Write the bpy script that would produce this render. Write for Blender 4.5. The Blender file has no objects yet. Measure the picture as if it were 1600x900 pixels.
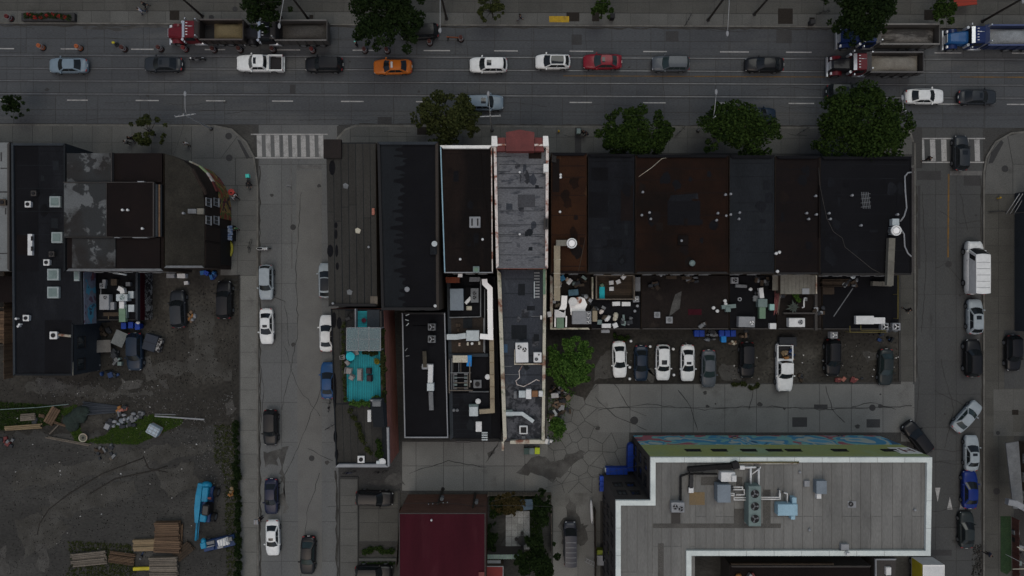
import bpy, bmesh, math, random
from mathutils import Vector, Matrix
random.seed(7)
R = random.Random(11)
scn = bpy.context.scene
COL = scn.collection
rad = math.radians

# ---------------------------------------------------------------- camera, sky, sun, exposure
CAMH = 85.33          # flying height of the camera in metres
SC = 12.5             # photograph pixels per metre on the ground
cam_d = bpy.data.cameras.new('camera')
cam_d.sensor_width = 36.0
cam_d.lens = 24.0
cam_d.clip_start = 0.5
cam_d.clip_end = 3000
cam = bpy.data.objects.new('camera', cam_d)
cam.location = (0, 0, CAMH)
COL.objects.link(cam)
scn.camera = cam

world = bpy.data.worlds.new('World')
scn.world = world
world.use_nodes = True
wn = world.node_tree.nodes
wl = world.node_tree.links
wn.clear()
wo = wn.new('ShaderNodeOutputWorld')
bg = wn.new('ShaderNodeBackground')
sky = wn.new('ShaderNodeTexSky')
sky.sky_type = 'NISHITA'
sky.sun_disc = False
sky.sun_elevation = rad(62)
sky.sun_rotation = rad(200)
sky.air_density = 1.0
sky.dust_density = 4.5
sky.ozone_density = 0.7
bg.inputs['Strength'].default_value = 0.10
wl.new(sky.outputs[0], bg.inputs['Color'])
wl.new(bg.outputs[0], wo.inputs['Surface'])

sun_d = bpy.data.lights.new('sun', 'SUN')
sun_d.energy = 0.9
sun_d.angle = rad(32)
sun_d.color = (0.985, 0.985, 0.90)
sun = bpy.data.objects.new('sun', sun_d)
sun.rotation_euler = (rad(28), 0, rad(160))
COL.objects.link(sun)

scn.view_settings.view_transform = 'Standard'
scn.view_settings.look = 'None'
scn.view_settings.gamma = 1.0
scn.view_settings.use_curve_mapping = False
scn.view_settings.exposure = -0.15
scn.cycles.max_bounces = 4
scn.cycles.diffuse_bounces = 2
scn.cycles.glossy_bounces = 2
scn.cycles.transmission_bounces = 3
scn.cycles.transparent_max_bounces = 6

# ---------------------------------------------------------------- helpers
def G(px, py, h=0.0):
    """world x, y of a point of the place that stands h metres high"""
    k = (CAMH - h) / CAMH / SC
    return ((px - 800.0) * k, (450.0 - py) * k)

def P3(px, py, h):
    x, y = G(px, py, h)
    return (x, y, h)

class MB:
    """collects simple shapes; build() links them as ONE mesh object"""
    def __init__(s):
        s.v = []; s.f = []; s.sm = []
    def add(s, verts, faces, smooth=False):
        o = len(s.v)
        s.v.extend([tuple(v) for v in verts])
        for f in faces:
            s.f.append(tuple(i + o for i in f)); s.sm.append(smooth)
        return s
    def box(s, x0, x1, y0, y1, z0, z1):
        return s.add([(x0,y0,z0),(x1,y0,z0),(x1,y1,z0),(x0,y1,z0),(x0,y0,z1),(x1,y0,z1),(x1,y1,z1),(x0,y1,z1)],
                     [(0,3,2,1),(4,5,6,7),(0,1,5,4),(1,2,6,5),(2,3,7,6),(3,0,4,7)])
    def cbox(s, cx, cy, z0, sx, sy, sz, rot=0.0, bev=0.0):
        c, n = math.cos(rot), math.sin(rot)
        hx, hy = sx/2, sy/2
        if bev <= 0:
            rings = [(hx, hy, z0), (hx, hy, z0+sz)]
            pts = []
            for (a, b, z) in rings:
                for (u, v) in ((-a,-b),(a,-b),(a,b),(-a,b)):
                    pts.append((cx+u*c-v*n, cy+u*n+v*c, z))
            return s.add(pts, [(0,3,2,1),(4,5,6,7),(0,1,5,4),(1,2,6,5),(2,3,7,6),(3,0,4,7)])
        rings = [(0, z0), (0, z0+sz-bev), (bev, z0+sz)]
        pts = []; k = 8
        for (ins, z) in rings:
            a, b = hx-ins, hy-ins
            d = bev
            for (u, v) in ((-a+d,-b),(a-d,-b),(a,-b+d),(a,b-d),(a-d,b),(-a+d,b),(-a,b-d),(-a,-b+d)):
                pts.append((cx+u*c-v*n, cy+u*n+v*c, z))
        fs = []
        for r in range(2):
            for i in range(k):
                j = (i+1) % k
                fs.append((r*k+i, r*k+j, (r+1)*k+j, (r+1)*k+i))
        fs.append(tuple(2*k+i for i in range(k)))
        fs.append(tuple(reversed(range(k))))
        return s.add(pts, fs)
    def prism(s, poly, z0, z1, caps=True, top=True):
        n = len(poly)
        a = sum(poly[i][0]*poly[(i+1)%n][1]-poly[(i+1)%n][0]*poly[i][1] for i in range(n))
        if a < 0: poly = poly[::-1]
        pts = [(p[0],p[1],z0) for p in poly] + [(p[0],p[1],z1) for p in poly]
        fs = [(i,(i+1)%n,n+(i+1)%n,n+i) for i in range(n)]
        if top: fs.append(tuple(range(n, 2*n)))
        if caps: fs.append(tuple(reversed(range(n))))
        return s.add(pts, fs)
    def face(s, pts):
        return s.add(pts, [tuple(range(len(pts)))])
    def cyl(s, cx, cy, z0, z1, r, n=14, r2=None, smooth=True):
        r2 = r if r2 is None else r2
        pts = [(cx+r*math.cos(2*math.pi*i/n), cy+r*math.sin(2*math.pi*i/n), z0) for i in range(n)]
        pts += [(cx+r2*math.cos(2*math.pi*i/n), cy+r2*math.sin(2*math.pi*i/n), z1) for i in range(n)]
        s.add(pts, [(i,(i+1)%n,n+(i+1)%n,n+i) for i in range(n)], smooth)
        o = len(s.v)
        s.v.extend(pts)
        s.f.append(tuple(o+n+i for i in range(n))); s.sm.append(False)
        s.f.append(tuple(o+i for i in reversed(range(n)))); s.sm.append(False)
        return s
    def ring(s, cx, cy, z0, z1, r0, r1, n=18):
        pts = []
        for (r, z) in ((r1,z0),(r1,z1),(r0,z1),(r0,z0)):
            pts += [(cx+r*math.cos(2*math.pi*i/n), cy+r*math.sin(2*math.pi*i/n), z) for i in range(n)]
        fs = []
        for q in range(4):
            for i in range(n):
                j = (i+1) % n
                fs.append((q*n+i, q*n+j, ((q+1)%4)*n+j, ((q+1)%4)*n+i))
        return s.add(pts, fs)
    def tube(s, pts, r, n=8, caps=True, r2=None):
        pts = [Vector(p) for p in pts]
        m = len(pts)
        rings = []
        up = Vector((0,0,1))
        for i, p in enumerate(pts):
            if i == 0: d = pts[1]-p
            elif i == m-1: d = p-pts[i-1]
            else: d = (pts[i+1]-p).normalized()+(p-pts[i-1]).normalized()
            d = d.normalized() if d.length > 1e-9 else Vector((1,0,0))
            a = d.cross(up)
            if a.length < 1e-3: a = d.cross(Vector((1,0,0)))
            a.normalize(); b = a.cross(d).normalized()
            rr = r if r2 is None else r+(r2-r)*i/(m-1)
            rings.append([p+(a*math.cos(2*math.pi*k/n)+b*math.sin(2*math.pi*k/n))*rr for k in range(n)])
        v = [q for rg in rings for q in rg]
        fs = []
        for i in range(m-1):
            for k in range(n):
                l = (k+1) % n
                fs.append((i*n+k, (i+1)*n+k, (i+1)*n+l, i*n+l))
        if caps:
            fs.append(tuple(range(n))); fs.append(tuple((m-1)*n+k for k in reversed(range(n))))
        return s.add(v, fs, True)
    def sweep(s, pts, w, h):
        """rectangular duct w wide, h high along a path (top centre-line given at mid height)"""
        pts = [Vector(p) for p in pts]; m = len(pts); v = []
        for i, p in enumerate(pts):
            if i == 0: d = pts[1]-p
            elif i == m-1: d = p-pts[i-1]
            else: d = (pts[i+1]-p).normalized()+(p-pts[i-1]).normalized()
            d.z = 0
            if d.length < 1e-6: d = Vector((1,0,0))
            d.normalize()
            k = 1.0
            if 0 < i < m-1:
                e = (pts[i+1]-p); e.z = 0
                if e.length > 1e-6:
                    e.normalize(); k = 1/max(0.5, abs(d.dot(e)))
            a = Vector((-d.y, d.x, 0))*w/2*k
            u = Vector((0,0,h/2))
            v += [p-a-u, p+a-u, p+a+u, p-a+u]
        fs = [(3,2,1,0)]
        for i in range(m-1):
            for k in range(4):
                l = (k+1) % 4
                fs.append((i*4+k, i*4+l, (i+1)*4+l, (i+1)*4+k))
        o = (m-1)*4
        fs.append((o,o+1,o+2,o+3))
        return s.add(v, fs)
    def blob(s, cx, cy, cz, rx, ry, rz, n=10, m=6, jit=0.0, rnd=R):
        v = [(cx,cy,cz-rz)]
        for j in range(1, m):
            t = math.pi*j/m - math.pi/2
            for i in range(n):
                a = 2*math.pi*i/n
                q = 1+rnd.uniform(-jit, jit)
                v.append((cx+rx*q*math.cos(t)*math.cos(a), cy+ry*q*math.cos(t)*math.sin(a), cz+rz*math.sin(t)*q))
        v.append((cx,cy,cz+rz))
        fs = []
        for i in range(n): fs.append((0, 1+(i+1)%n, 1+i))
        for j in range(m-2):
            for i in range(n):
                a, b = 1+j*n+i, 1+j*n+(i+1)%n
                fs.append((a, b, b+n, a+n))
        t = len(v)-1
        for i in range(n): fs.append((t, 1+(m-2)*n+i, 1+(m-2)*n+(i+1)%n))
        return s.add(v, fs, True)
    def shift(s, dx, dy, dz=0):
        s.v = [(a+dx, b+dy, c+dz) for (a,b,c) in s.v]; return s
    def mesh(s, name, m):
        me = bpy.data.meshes.new(name)
        me.from_pydata(s.v, [], s.f)
        me.polygons.foreach_set('use_smooth', s.sm)
        if m is not None: me.materials.append(m)
        me.update()
        return me

def link(name, me, parent=None, loc=None, rot=0.0, color=None):
    o = bpy.data.objects.new(name, me)
    COL.objects.link(o)
    if parent is not None: o.parent = parent
    if loc is not None: o.location = loc
    if rot: o.rotation_euler = (0,0,rot)
    if color is not None: o.color = (*color, 1.0)
    return o

def tag(o, label=None, cat=None, group=None, kind=None):
    if label: o['label'] = label
    if cat: o['category'] = cat
    if group: o['group'] = group
    if kind: o['kind'] = kind
    return o

def thing(name, label, cat, loc=(0,0,0), rot=0.0, group=None):
    o = bpy.data.objects.new(name, None)
    o.empty_display_size = 0.3
    COL.objects.link(o)
    o.location = loc; o.rotation_euler = (0,0,rot)
    return tag(o, label, cat, group)

def part(t, name, mb, m, world=False, color=None, root=None):
    """a mesh part under t; world=True when the shape was made in world coordinates"""
    if world:
        b = root if root is not None else t
        L = b.location
        mb.shift(-L.x, -L.y, -L.z)
    return link(name, mb.mesh(name, m), t, color=color)

def structure(name, mb, m, parent=None):
    o = link(name, mb.mesh(name, m), parent)
    if parent is None: o['kind'] = 'structure'
    return o

def copy_thing(root, loc, rot, label=None, group=None, colors=None):
    r = root.copy(); COL.objects.link(r)
    r.location = loc; r.rotation_euler = (0,0,rot)
    if label: r['label'] = label
    if group: r['group'] = group
    for ch in list(root.children):
        c = ch.copy(); COL.objects.link(c); c.parent = r
        if colors and ch.name.split('.')[0] in colors: c.color = (*colors[ch.name.split('.')[0]], 1)
        for g in list(ch.children):
            d = g.copy(); COL.objects.link(d); d.parent = c
    return r

# ---------------------------------------------------------------- materials
MATS = {}
def mat(name, col, rough=0.85, col2=None, scale=0.5, detail=6, sharp=(0.35,0.65), fine=0.12, fscale=9.0,
        spec=0.25, metal=0.0, rnd=0.0, bump=0.15, stretch=None, objcol=False, coat=0.0, alpha=1.0, col3=None, scale3=0.2, sharp3=(0.55,0.7)):
    m = bpy.data.materials.new(name)
    m.use_nodes = True
    nt = m.node_tree; N = nt.nodes; L = nt.links
    b = N['Principled BSDF']
    b.inputs['Roughness'].default_value = rough
    b.inputs['Metallic'].default_value = metal
    b.inputs['Specular IOR Level'].default_value = spec
    if coat: b.inputs['Coat Weight'].default_value = coat; b.inputs['Coat Roughness'].default_value = 0.08
    if alpha < 1: b.inputs['Alpha'].default_value = alpha
    geo = N.new('ShaderNodeNewGeometry')
    vec = geo.outputs['Position']
    if stretch:
        mp = N.new('ShaderNodeMapping'); mp.inputs['Scale'].default_value = stretch
        L.new(vec, mp.inputs['Vector']); svec = mp.outputs[0]
    else: svec = vec
    if objcol:
        oi = N.new('ShaderNodeObjectInfo'); cur = oi.outputs['Color']
    else:
        rgb = N.new('ShaderNodeRGB'); rgb.outputs[0].default_value = (*col, 1); cur = rgb.outputs[0]
    def layer(cur, c2, sc_, sh, seed):
        no = N.new('ShaderNodeTexNoise'); no.noise_dimensions = '4D'
        no.inputs['W'].default_value = seed
        no.inputs['Scale'].default_value = sc_; no.inputs['Detail'].default_value = detail
        no.inputs['Roughness'].default_value = 0.62
        L.new(svec, no.inputs['Vector'])
        mr = N.new('ShaderNodeMapRange'); mr.inputs[1].default_value = sh[0]; mr.inputs[2].default_value = sh[1]
        L.new(no.outputs[0], mr.inputs[0])
        mx = N.new('ShaderNodeMix'); mx.data_type = 'RGBA'
        L.new(mr.outputs[0], mx.inputs[0]); L.new(cur, mx.inputs[6]); mx.inputs[7].default_value = (*c2, 1)
        return mx.outputs[2]
    if col2 is not None: cur = layer(cur, col2, scale, sharp, len(MATS)*1.7)
    if col3 is not None: cur = layer(cur, col3, scale3, sharp3, len(MATS)*1.7+50)
    if fine or rnd:
        mul = N.new('ShaderNodeMix'); mul.data_type = 'RGBA'; mul.blend_type = 'MULTIPLY'; mul.inputs[0].default_value = 1
        no = N.new('ShaderNodeTexNoise'); no.inputs['Scale'].default_value = fscale; no.inputs['Detail'].default_value = 5
        L.new(svec, no.inputs['Vector'])
        mr = N.new('ShaderNodeMapRange'); mr.inputs[1].default_value = 0.25; mr.inputs[2].default_value = 0.75
        mr.inputs[3].default_value = 1-fine*2; mr.inputs[4].default_value = 1+fine*2
        L.new(no.outputs[0], mr.inputs[0])
        val = mr.outputs[0]
        if rnd:
            oi2 = N.new('ShaderNodeObjectInfo')
            m2 = N.new('ShaderNodeMapRange'); m2.inputs[3].default_value = 1-rnd; m2.inputs[4].default_value = 1+rnd
            L.new(oi2.outputs['Random'], m2.inputs[0])
            mm = N.new('ShaderNodeMath'); mm.operation = 'MULTIPLY'
            L.new(val, mm.inputs[0]); L.new(m2.outputs[0], mm.inputs[1]); val = mm.outputs[0]
        L.new(cur, mul.inputs[6]); L.new(val, mul.inputs[7]); cur = mul.outputs[2]
        if bump:
            bp = N.new('ShaderNodeBump'); bp.inputs['Strength'].default_value = bump; bp.inputs['Distance'].default_value = 0.03
            L.new(no.outputs[0], bp.inputs['Height']); L.new(bp.outputs[0], b.inputs['Normal'])
    L.new(cur, b.inputs['Base Color'])
    MATS[name] = m
    return m

def mural(name, cols, scale, stretch, warp=1.5, rough=0.8):
    """flat printed / sprayed colours: many hard-edged patches"""
    m = bpy.data.materials.new(name); m.use_nodes = True
    nt = m.node_tree; N = nt.nodes; L = nt.links
    b = N['Principled BSDF']; b.inputs['Roughness'].default_value = rough
    geo = N.new('ShaderNodeNewGeometry')
    mp = N.new('ShaderNodeMapping'); mp.inputs['Scale'].default_value = stretch
    L.new(geo.outputs['Position'], mp.inputs['Vector'])
    n0 = N.new('ShaderNodeTexNoise'); n0.inputs['Scale'].default_value = scale*1.3; n0.inputs['Detail'].default_value = 3
    L.new(mp.outputs[0], n0.inputs['Vector'])
    ad = N.new('ShaderNodeVectorMath'); ad.operation = 'MULTIPLY_ADD'
    ad.inputs[1].default_value = (warp, warp, warp)
    L.new(n0.outputs['Color'], ad.inputs[0]); L.new(mp.outputs[0], ad.inputs[2])
    n1 = N.new('ShaderNodeTexNoise'); n1.inputs['Scale'].default_value = scale; n1.inputs['Detail'].default_value = 2
    n1.inputs['Distortion'].default_value = 0.8
    L.new(ad.outputs[0], n1.inputs['Vector'])
    cr = N.new('ShaderNodeValToRGB'); cr.color_ramp.interpolation = 'CONSTANT'
    e = cr.color_ramp.elements
    k = len(cols)
    while len(e) < k: e.new(0.5)
    for i, c in enumerate(cols):
        e[i].position = 0.0 if i == 0 else 0.28+0.44*i/k
        e[i].color = (*c, 1)
    L.new(n1.outputs[0], cr.inputs[0]); L.new(cr.outputs[0], b.inputs['Base Color'])
    MATS[name] = m
    return m

def leafmat(name, c1, c2):
    m = bpy.data.materials.new(name); m.use_nodes = True
    nt = m.node_tree; N = nt.nodes; L = nt.links
    b = N['Principled BSDF']; b.inputs['Roughness'].default_value = 0.85; b.inputs['Specular IOR Level'].default_value = 0.06
    geo = N.new('ShaderNodeNewGeometry')
    mx = N.new('ShaderNodeMix'); mx.data_type = 'RGBA'
    mx.inputs[6].default_value = (*c1,1); mx.inputs[7].default_value = (*c2,1)
    L.new(geo.outputs['Random Per Island'], mx.inputs[0]); L.new(mx.outputs[2], b.inputs['Base Color'])
    MATS[name] = m
    return m

ASPH = mat('asphalt', (0.0614,0.0666,0.0705), 0.9, (0.0492,0.0525,0.0559), 0.15, stretch=(0.35,2.2,1), rnd=0.07, fine=0.16, col3=(0.0799,0.0819,0.0799), scale3=0.12)
ASPH2 = mat('lane_concrete', (0.150,0.152,0.143), 0.9, (0.115,0.116,0.109), 0.22, rnd=0.06, fine=0.12, col3=(0.058,0.057,0.052), scale3=0.14, sharp3=(0.58,0.72))
ROADN = mat('street_concrete', (0.1096,0.1137,0.1103), 0.9, (0.0914,0.0949,0.0951), 0.2, stretch=(2.0,0.4,1), rnd=0.06, fine=0.13, col3=(0.0621,0.0633,0.0627), scale3=0.22, sharp3=(0.62,0.70))
ROADR = mat('street_concrete_vignetted', (0.0588,0.0610,0.0591), 0.9, (0.0490,0.0509,0.0510), 0.2, stretch=(2.0,0.4,1), rnd=0.06, fine=0.13, col3=(0.0333,0.0340,0.0336), scale3=0.22, sharp3=(0.62,0.70))  # same concrete as the left street, vignette darkening put into its colour
CRACK = mat('cracked_concrete', (0.125,0.127,0.119), 0.9, (0.095,0.096,0.090), 0.3, fine=0.14, rnd=0.05, col3=(0.045,0.044,0.040), scale3=0.12, sharp3=(0.54,0.68))
PAVE = mat('sidewalk_concrete', (0.0888,0.0897,0.0830), 0.9, (0.0744,0.0750,0.0689), 0.5, rnd=0.08, fine=0.12, col3=(0.0526,0.0518,0.0472), scale3=0.3, sharp3=(0.62,0.74))
PAVEL = mat('sidewalk_concrete_pale', (0.1296,0.1309,0.1212), 0.9, (0.1085,0.1094,0.1005), 0.5, rnd=0.08, fine=0.12, col3=(0.0768,0.0756,0.0689), scale3=0.3, sharp3=(0.62,0.74))
PAVEM = mat('corner_concrete', (0.098,0.099,0.093), 0.9, (0.080,0.081,0.076), 0.4, rnd=0.05, fine=0.12, col3=(0.060,0.060,0.056), scale3=0.3, sharp3=(0.62,0.74))
PAVE2 = mat('sidewalk_concrete_dull', (0.0654,0.0646,0.0579), 0.9, (0.0527,0.0524,0.0463), 0.4, rnd=0.09, fine=0.13)
KERB = mat('kerb_concrete', (0.1265,0.1242,0.1127), 0.9, (0.0805,0.0782,0.0690), 0.9, fine=0.12)
JOINT = mat('joint_dark', (0.042,0.042,0.040), 0.95, fine=0.2)
DIRT = mat('bare_dirt', (0.035,0.0325,0.0275), 0.95, (0.019,0.018,0.0155), 0.14, fine=0.2, fscale=3.0, bump=0.4, col3=(0.062,0.059,0.051), scale3=0.11, sharp3=(0.55,0.70))
DIRT2 = mat('gravel_lot', (0.042,0.0415,0.038), 0.95, (0.027,0.0265,0.0245), 0.10, fine=0.16, fscale=4.0, bump=0.4, stretch=(0.6,1.3,1), col3=(0.068,0.067,0.062), scale3=0.09, sharp3=(0.52,0.72))
PALE = mat('pale_rubble_dirt', (0.0694,0.0680,0.0625), 0.95, (0.0408,0.0391,0.0357), 0.8, fine=0.2)
WETD = mat('damp_stain', (0.034,0.0335,0.031), 0.7, (0.085,0.085,0.080), 0.45, fine=0.15, sharp=(0.42,0.66))
PAINT_W = mat('road_paint_white', (0.30,0.30,0.29), 0.8, (0.14,0.14,0.136), 1.6, fine=0.15, sharp=(0.48,0.75))
PAINT_F = mat('road_paint_faded', (0.115,0.115,0.11), 0.8, (0.07,0.07,0.068), 1.2, fine=0.15)
PAINT_Y = mat('road_paint_yellow', (0.16,0.085,0.015), 0.8, (0.08,0.055,0.03), 1.0, fine=0.15)
TACT_Y = mat('tactile_yellow', (0.36,0.23,0.012), 0.8, (0.25,0.16,0.02), 2.0, fine=0.1)
RAIL = mat('rail_steel', (0.15,0.155,0.16), 0.45, (0.09,0.09,0.09), 0.7, metal=0.4, fine=0.1)
IRON = mat('cast_iron', (0.028,0.028,0.028), 0.7, fine=0.15)
PATCHD = mat('asphalt_patch', (0.034,0.034,0.034), 0.9, (0.042,0.042,0.042), 0.8, fine=0.15)

TAR = mat('roof_tar_black', (0.0042,0.0044,0.0055), 0.8, (0.0063,0.0065,0.0081), 0.22, fine=0.2, spec=0.1, col3=(0.0027,0.0027,0.0031), scale3=0.12)
TAR2 = mat('roof_tar_dark', (0.0096,0.0107,0.0133), 0.8, (0.0058,0.0064,0.0080), 0.25, fine=0.2, spec=0.1, stretch=(1.6,0.5,1), col3=(0.0149,0.0165,0.0197), scale3=0.2)
TARB = mat('roof_tar_blue_grey', (0.0141,0.0165,0.0195), 0.8, (0.0098,0.0116,0.0134), 0.3, fine=0.16, spec=0.1, stretch=(1.8,0.4,1))
DRIP = mat('roof_black_coating', (0.0036,0.0037,0.0050), 0.75, (0.0050,0.0053,0.0068), 0.4, fine=0.2, spec=0.1)
RUST = mat('roof_rust_brown', (0.0152,0.0068,0.0040), 0.85, (0.0085,0.0046,0.0030), 0.3, fine=0.2, spec=0.1, col3=(0.0042,0.0039,0.0035), scale3=0.12, sharp3=(0.5,0.7))
RUST2 = mat('roof_orange_rust', (0.0324,0.0137,0.0062), 0.85, (0.0188,0.0085,0.0050), 0.25, fine=0.2, spec=0.1, col3=(0.0501,0.0273,0.0136), scale3=0.28, sharp3=(0.62,0.68))
BROWN = mat('roof_dark_brown', (0.0094,0.0063,0.0058), 0.8, (0.0060,0.0044,0.0043), 0.3, fine=0.14, spec=0.1)
BROWN2 = mat('roof_brown_stained', (0.0144,0.0096,0.0078), 0.85, (0.0054,0.0043,0.0041), 0.12, fine=0.2, spec=0.1, stretch=(1.6,0.6,1), sharp=(0.40,0.56))
GREYS = mat('roof_grey_strip', (0.0374,0.0365,0.0331), 0.9, (0.0289,0.0281,0.0255), 0.4, fine=0.16, rnd=0.10, stretch=(2.2,0.5,1), spec=0.1)
CONCR = mat('roof_pale_strip', (0.165,0.165,0.155), 0.9, (0.105,0.105,0.099), 0.22, fine=0.07, fscale=5.0, rnd=0.07, stretch=(2.2,0.5,1), spec=0.15, sharp=(0.38,0.72), col3=(0.075,0.075,0.071), scale3=0.5, sharp3=(0.60,0.78))
PEEL = mat('roof_peeling', (0.0255,0.0277,0.0285), 0.9, (0.0975,0.1050,0.1072), 0.35, fine=0.14, sharp=(0.535,0.56), detail=8, col3=(0.0165,0.0142,0.0128), scale3=0.15, sharp3=(0.45,0.6))
MOSS = mat('roof_mossy', (0.0226,0.0209,0.0158), 0.95, (0.0113,0.0104,0.0079), 0.45, fine=0.24, detail=9, col3=(0.0339,0.0317,0.0245), scale3=0.25, sharp3=(0.5,0.75))
SUBJ = mat('roof_highlit_coating', (0.1080,0.1120,0.1200), 0.85, (0.0360,0.0400,0.0480), 0.9, fine=0.2, detail=10, sharp=(0.55,0.64), stretch=(0.6,1.6,1), col3=(0.0800,0.0840,0.0920), scale3=0.3)  # worn coating, its grey lightened so the colour carries the property's highlight
SUBJ2 = mat('roof_worn_coating', (0.0324,0.0369,0.0450), 0.85, (0.0765,0.0855,0.0990), 0.5, fine=0.18, detail=9, sharp=(0.55,0.72), stretch=(1.5,0.7,1), spec=0.2)
SUBJ3 = mat('roof_mottled', (0.0675,0.0702,0.0774), 0.85, (0.0198,0.0216,0.0252), 1.3, fine=0.2, detail=9, sharp=(0.46,0.54))
WHITEP = mat('white_parapet', (0.72,0.72,0.69), 0.7, (0.50,0.50,0.47), 0.8, fine=0.06, sharp=(0.5,0.8))
PARAPC = mat('pale_metal_coping', (0.60,0.65,0.62), 0.5, (0.48,0.53,0.51), 0.6, fine=0.04)
WORNW = mat('worn_white_parapet', (0.58,0.53,0.49), 0.8, (0.22,0.09,0.06), 1.1, fine=0.12, sharp=(0.50,0.60), detail=9)
WORNW2 = mat('worn_cream_parapet', (0.42,0.40,0.32), 0.8, (0.16,0.07,0.045), 0.8, fine=0.14, sharp=(0.50,0.64), detail=9, col3=(0.10,0.12,0.07), scale3=0.9)
REDM = mat('red_metal', (0.135,0.032,0.030), 0.6, (0.09,0.022,0.021), 0.8, fine=0.08)
REDR = mat('red_roof_sheet', (0.043,0.0075,0.0125), 0.75, (0.032,0.0060,0.0098), 0.25, fine=0.10, spec=0.05, stretch=(2.5,0.5,1), col3=(0.052,0.013,0.018), scale3=0.3, sharp3=(0.55,0.75))
BRICK = mat('dark_red_brick', (0.3480,0.1414,0.1015), 0.9, (0.2320,0.0943,0.0731), 0.7, fine=0.25, fscale=14, bump=0.5, stretch=(1,1,2.5))
BRICKB = mat('brown_brick', (0.058,0.045,0.032), 0.9, (0.04,0.031,0.023), 0.7, fine=0.25, fscale=14, bump=0.5, stretch=(1,1,2.5))
BRICKH = mat('brown_house_brick', (0.105,0.056,0.040), 0.9, (0.075,0.038,0.028), 0.7, fine=0.25, fscale=14, bump=0.5, stretch=(1,1,2.5))
WALLG = mat('grey_wall', (0.052,0.048,0.045), 0.9, (0.042,0.039,0.036), 0.5, fine=0.15)
WALLD = mat('dark_wall', (0.0160,0.0160,0.0160), 0.9, (0.0208,0.0200,0.0192), 0.5, fine=0.15)
WALLB = mat('blue_grey_wall', (0.028,0.034,0.040), 0.9, (0.022,0.027,0.032), 0.5, fine=0.15)
SHING = mat('brown_shingle', (0.0240,0.0165,0.0128), 0.9, (0.0180,0.0120,0.0090), 0.6, fine=0.18, rnd=0.12)
STEEL = mat('galvanised_steel', (0.42,0.47,0.48), 0.5, (0.33,0.37,0.38), 1.5, metal=0.25, fine=0.06)
STEELD = mat('dull_steel', (0.15,0.16,0.165), 0.6, (0.10,0.105,0.11), 1.2, metal=0.2, fine=0.08)
DUCTW = mat('white_duct', (0.8692,0.8692,0.8480), 0.55, (0.7950,0.7950,0.7738), 1.0, fine=0.03)
DUCTT = mat('tan_duct', (0.28,0.24,0.165), 0.7, (0.20,0.17,0.12), 0.8, fine=0.1)
DUCTG = mat('grey_tan_duct', (0.15,0.145,0.12), 0.7, (0.10,0.095,0.08), 0.8, fine=0.1)
UNITW = mat('unit_white', (0.62,0.63,0.62), 0.6, (0.50,0.51,0.50), 1.0, fine=0.05)
UNITG = mat('unit_grey', (0.24,0.25,0.26), 0.6, (0.19,0.20,0.21), 1.0, fine=0.06)
UNITL = mat('unit_blue_grey', (0.17,0.205,0.235), 0.55, (0.14,0.17,0.195), 0.9, fine=0.05)
UNITS = mat('unit_pale_blue', (0.27,0.42,0.50), 0.55, (0.22,0.35,0.42), 0.9, fine=0.05)
GREENM = mat('green_metal', (0.13,0.21,0.14), 0.6, (0.10,0.165,0.11), 1.2, fine=0.08)
TEALG = mat('teal_grey_metal', (0.15,0.20,0.19), 0.6, (0.11,0.15,0.145), 1.2, fine=0.08)
BLACKM = mat('black_metal', (0.010,0.010,0.011), 0.6, fine=0.1, spec=0.2)
BLACKR = mat('black_rubber', (0.012,0.012,0.012), 0.9, fine=0.15, spec=0.15)
SILV = mat('bright_metal', (0.60,0.62,0.63), 0.3, metal=0.7, fine=0.04)
POLEG = mat('pole_grey', (0.32,0.33,0.33), 0.6, (0.24,0.25,0.25), 1.0, metal=0.2, fine=0.06)
POLEW = mat('wood_pole', (0.026,0.022,0.018), 0.9, (0.018,0.015,0.012), 1.5, fine=0.2)
WOODL = mat('pale_timber', (0.20,0.155,0.088), 0.85, (0.14,0.10,0.06), 0.9, fine=0.16, rnd=0.22, stretch=(0.6,3,1))
WOODB = mat('brown_timber', (0.115,0.075,0.045), 0.85, (0.075,0.048,0.030), 0.9, fine=0.18, rnd=0.28, stretch=(0.6,3,1))
WOODG = mat('weathered_timber', (0.14,0.122,0.098), 0.9, (0.095,0.082,0.066), 0.9, fine=0.18, rnd=0.22)
WOODD = mat('dark_timber', (0.045,0.033,0.022), 0.9, (0.03,0.022,0.016), 0.9, fine=0.2, rnd=0.25)
TEAL = mat('teal_deck_paint', (0.010,0.215,0.245), 0.7, (0.008,0.16,0.185), 0.5, fine=0.08, rnd=0.13)
TEALF = mat('teal_cloth', (0.02,0.40,0.46), 0.8, fine=0.06)
POLY = mat('polycarbonate', (0.17,0.215,0.22), 0.3, (0.14,0.18,0.185), 0.5, fine=0.05, alpha=0.62)
GLASS = mat('car_glass', (0.012,0.015,0.017), 0.08, fine=0, bump=0, spec=0.35)
GLASSG = mat('car_glass_green', (0.020,0.032,0.032), 0.1, fine=0, bump=0, spec=0.4)
WINDOWG = mat('window_glass', (0.02,0.026,0.03), 0.1, fine=0, bump=0, spec=0.5)
CARP = mat('car_paint', (0.5,0.5,0.5), 0.36, fine=0.05, fscale=2.5, bump=0, objcol=True, coat=0.10, spec=0.22)
PLAST = mat('black_plastic', (0.014,0.014,0.015), 0.6, fine=0.06, spec=0.2)
LAMPW = mat('lamp_lens', (0.70,0.72,0.72), 0.15, fine=0, bump=0, spec=0.5)
LAMPR = mat('red_lens', (0.22,0.010,0.012), 0.2, fine=0, bump=0, spec=0.5)
OBJC = mat('tinted', (0.5,0.5,0.5), 0.75, fine=0.08, objcol=True)
SAND = mat('sand_load', (0.13,0.105,0.055), 0.95, (0.10,0.08,0.043), 0.9, fine=0.16, bump=0.5)
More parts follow.
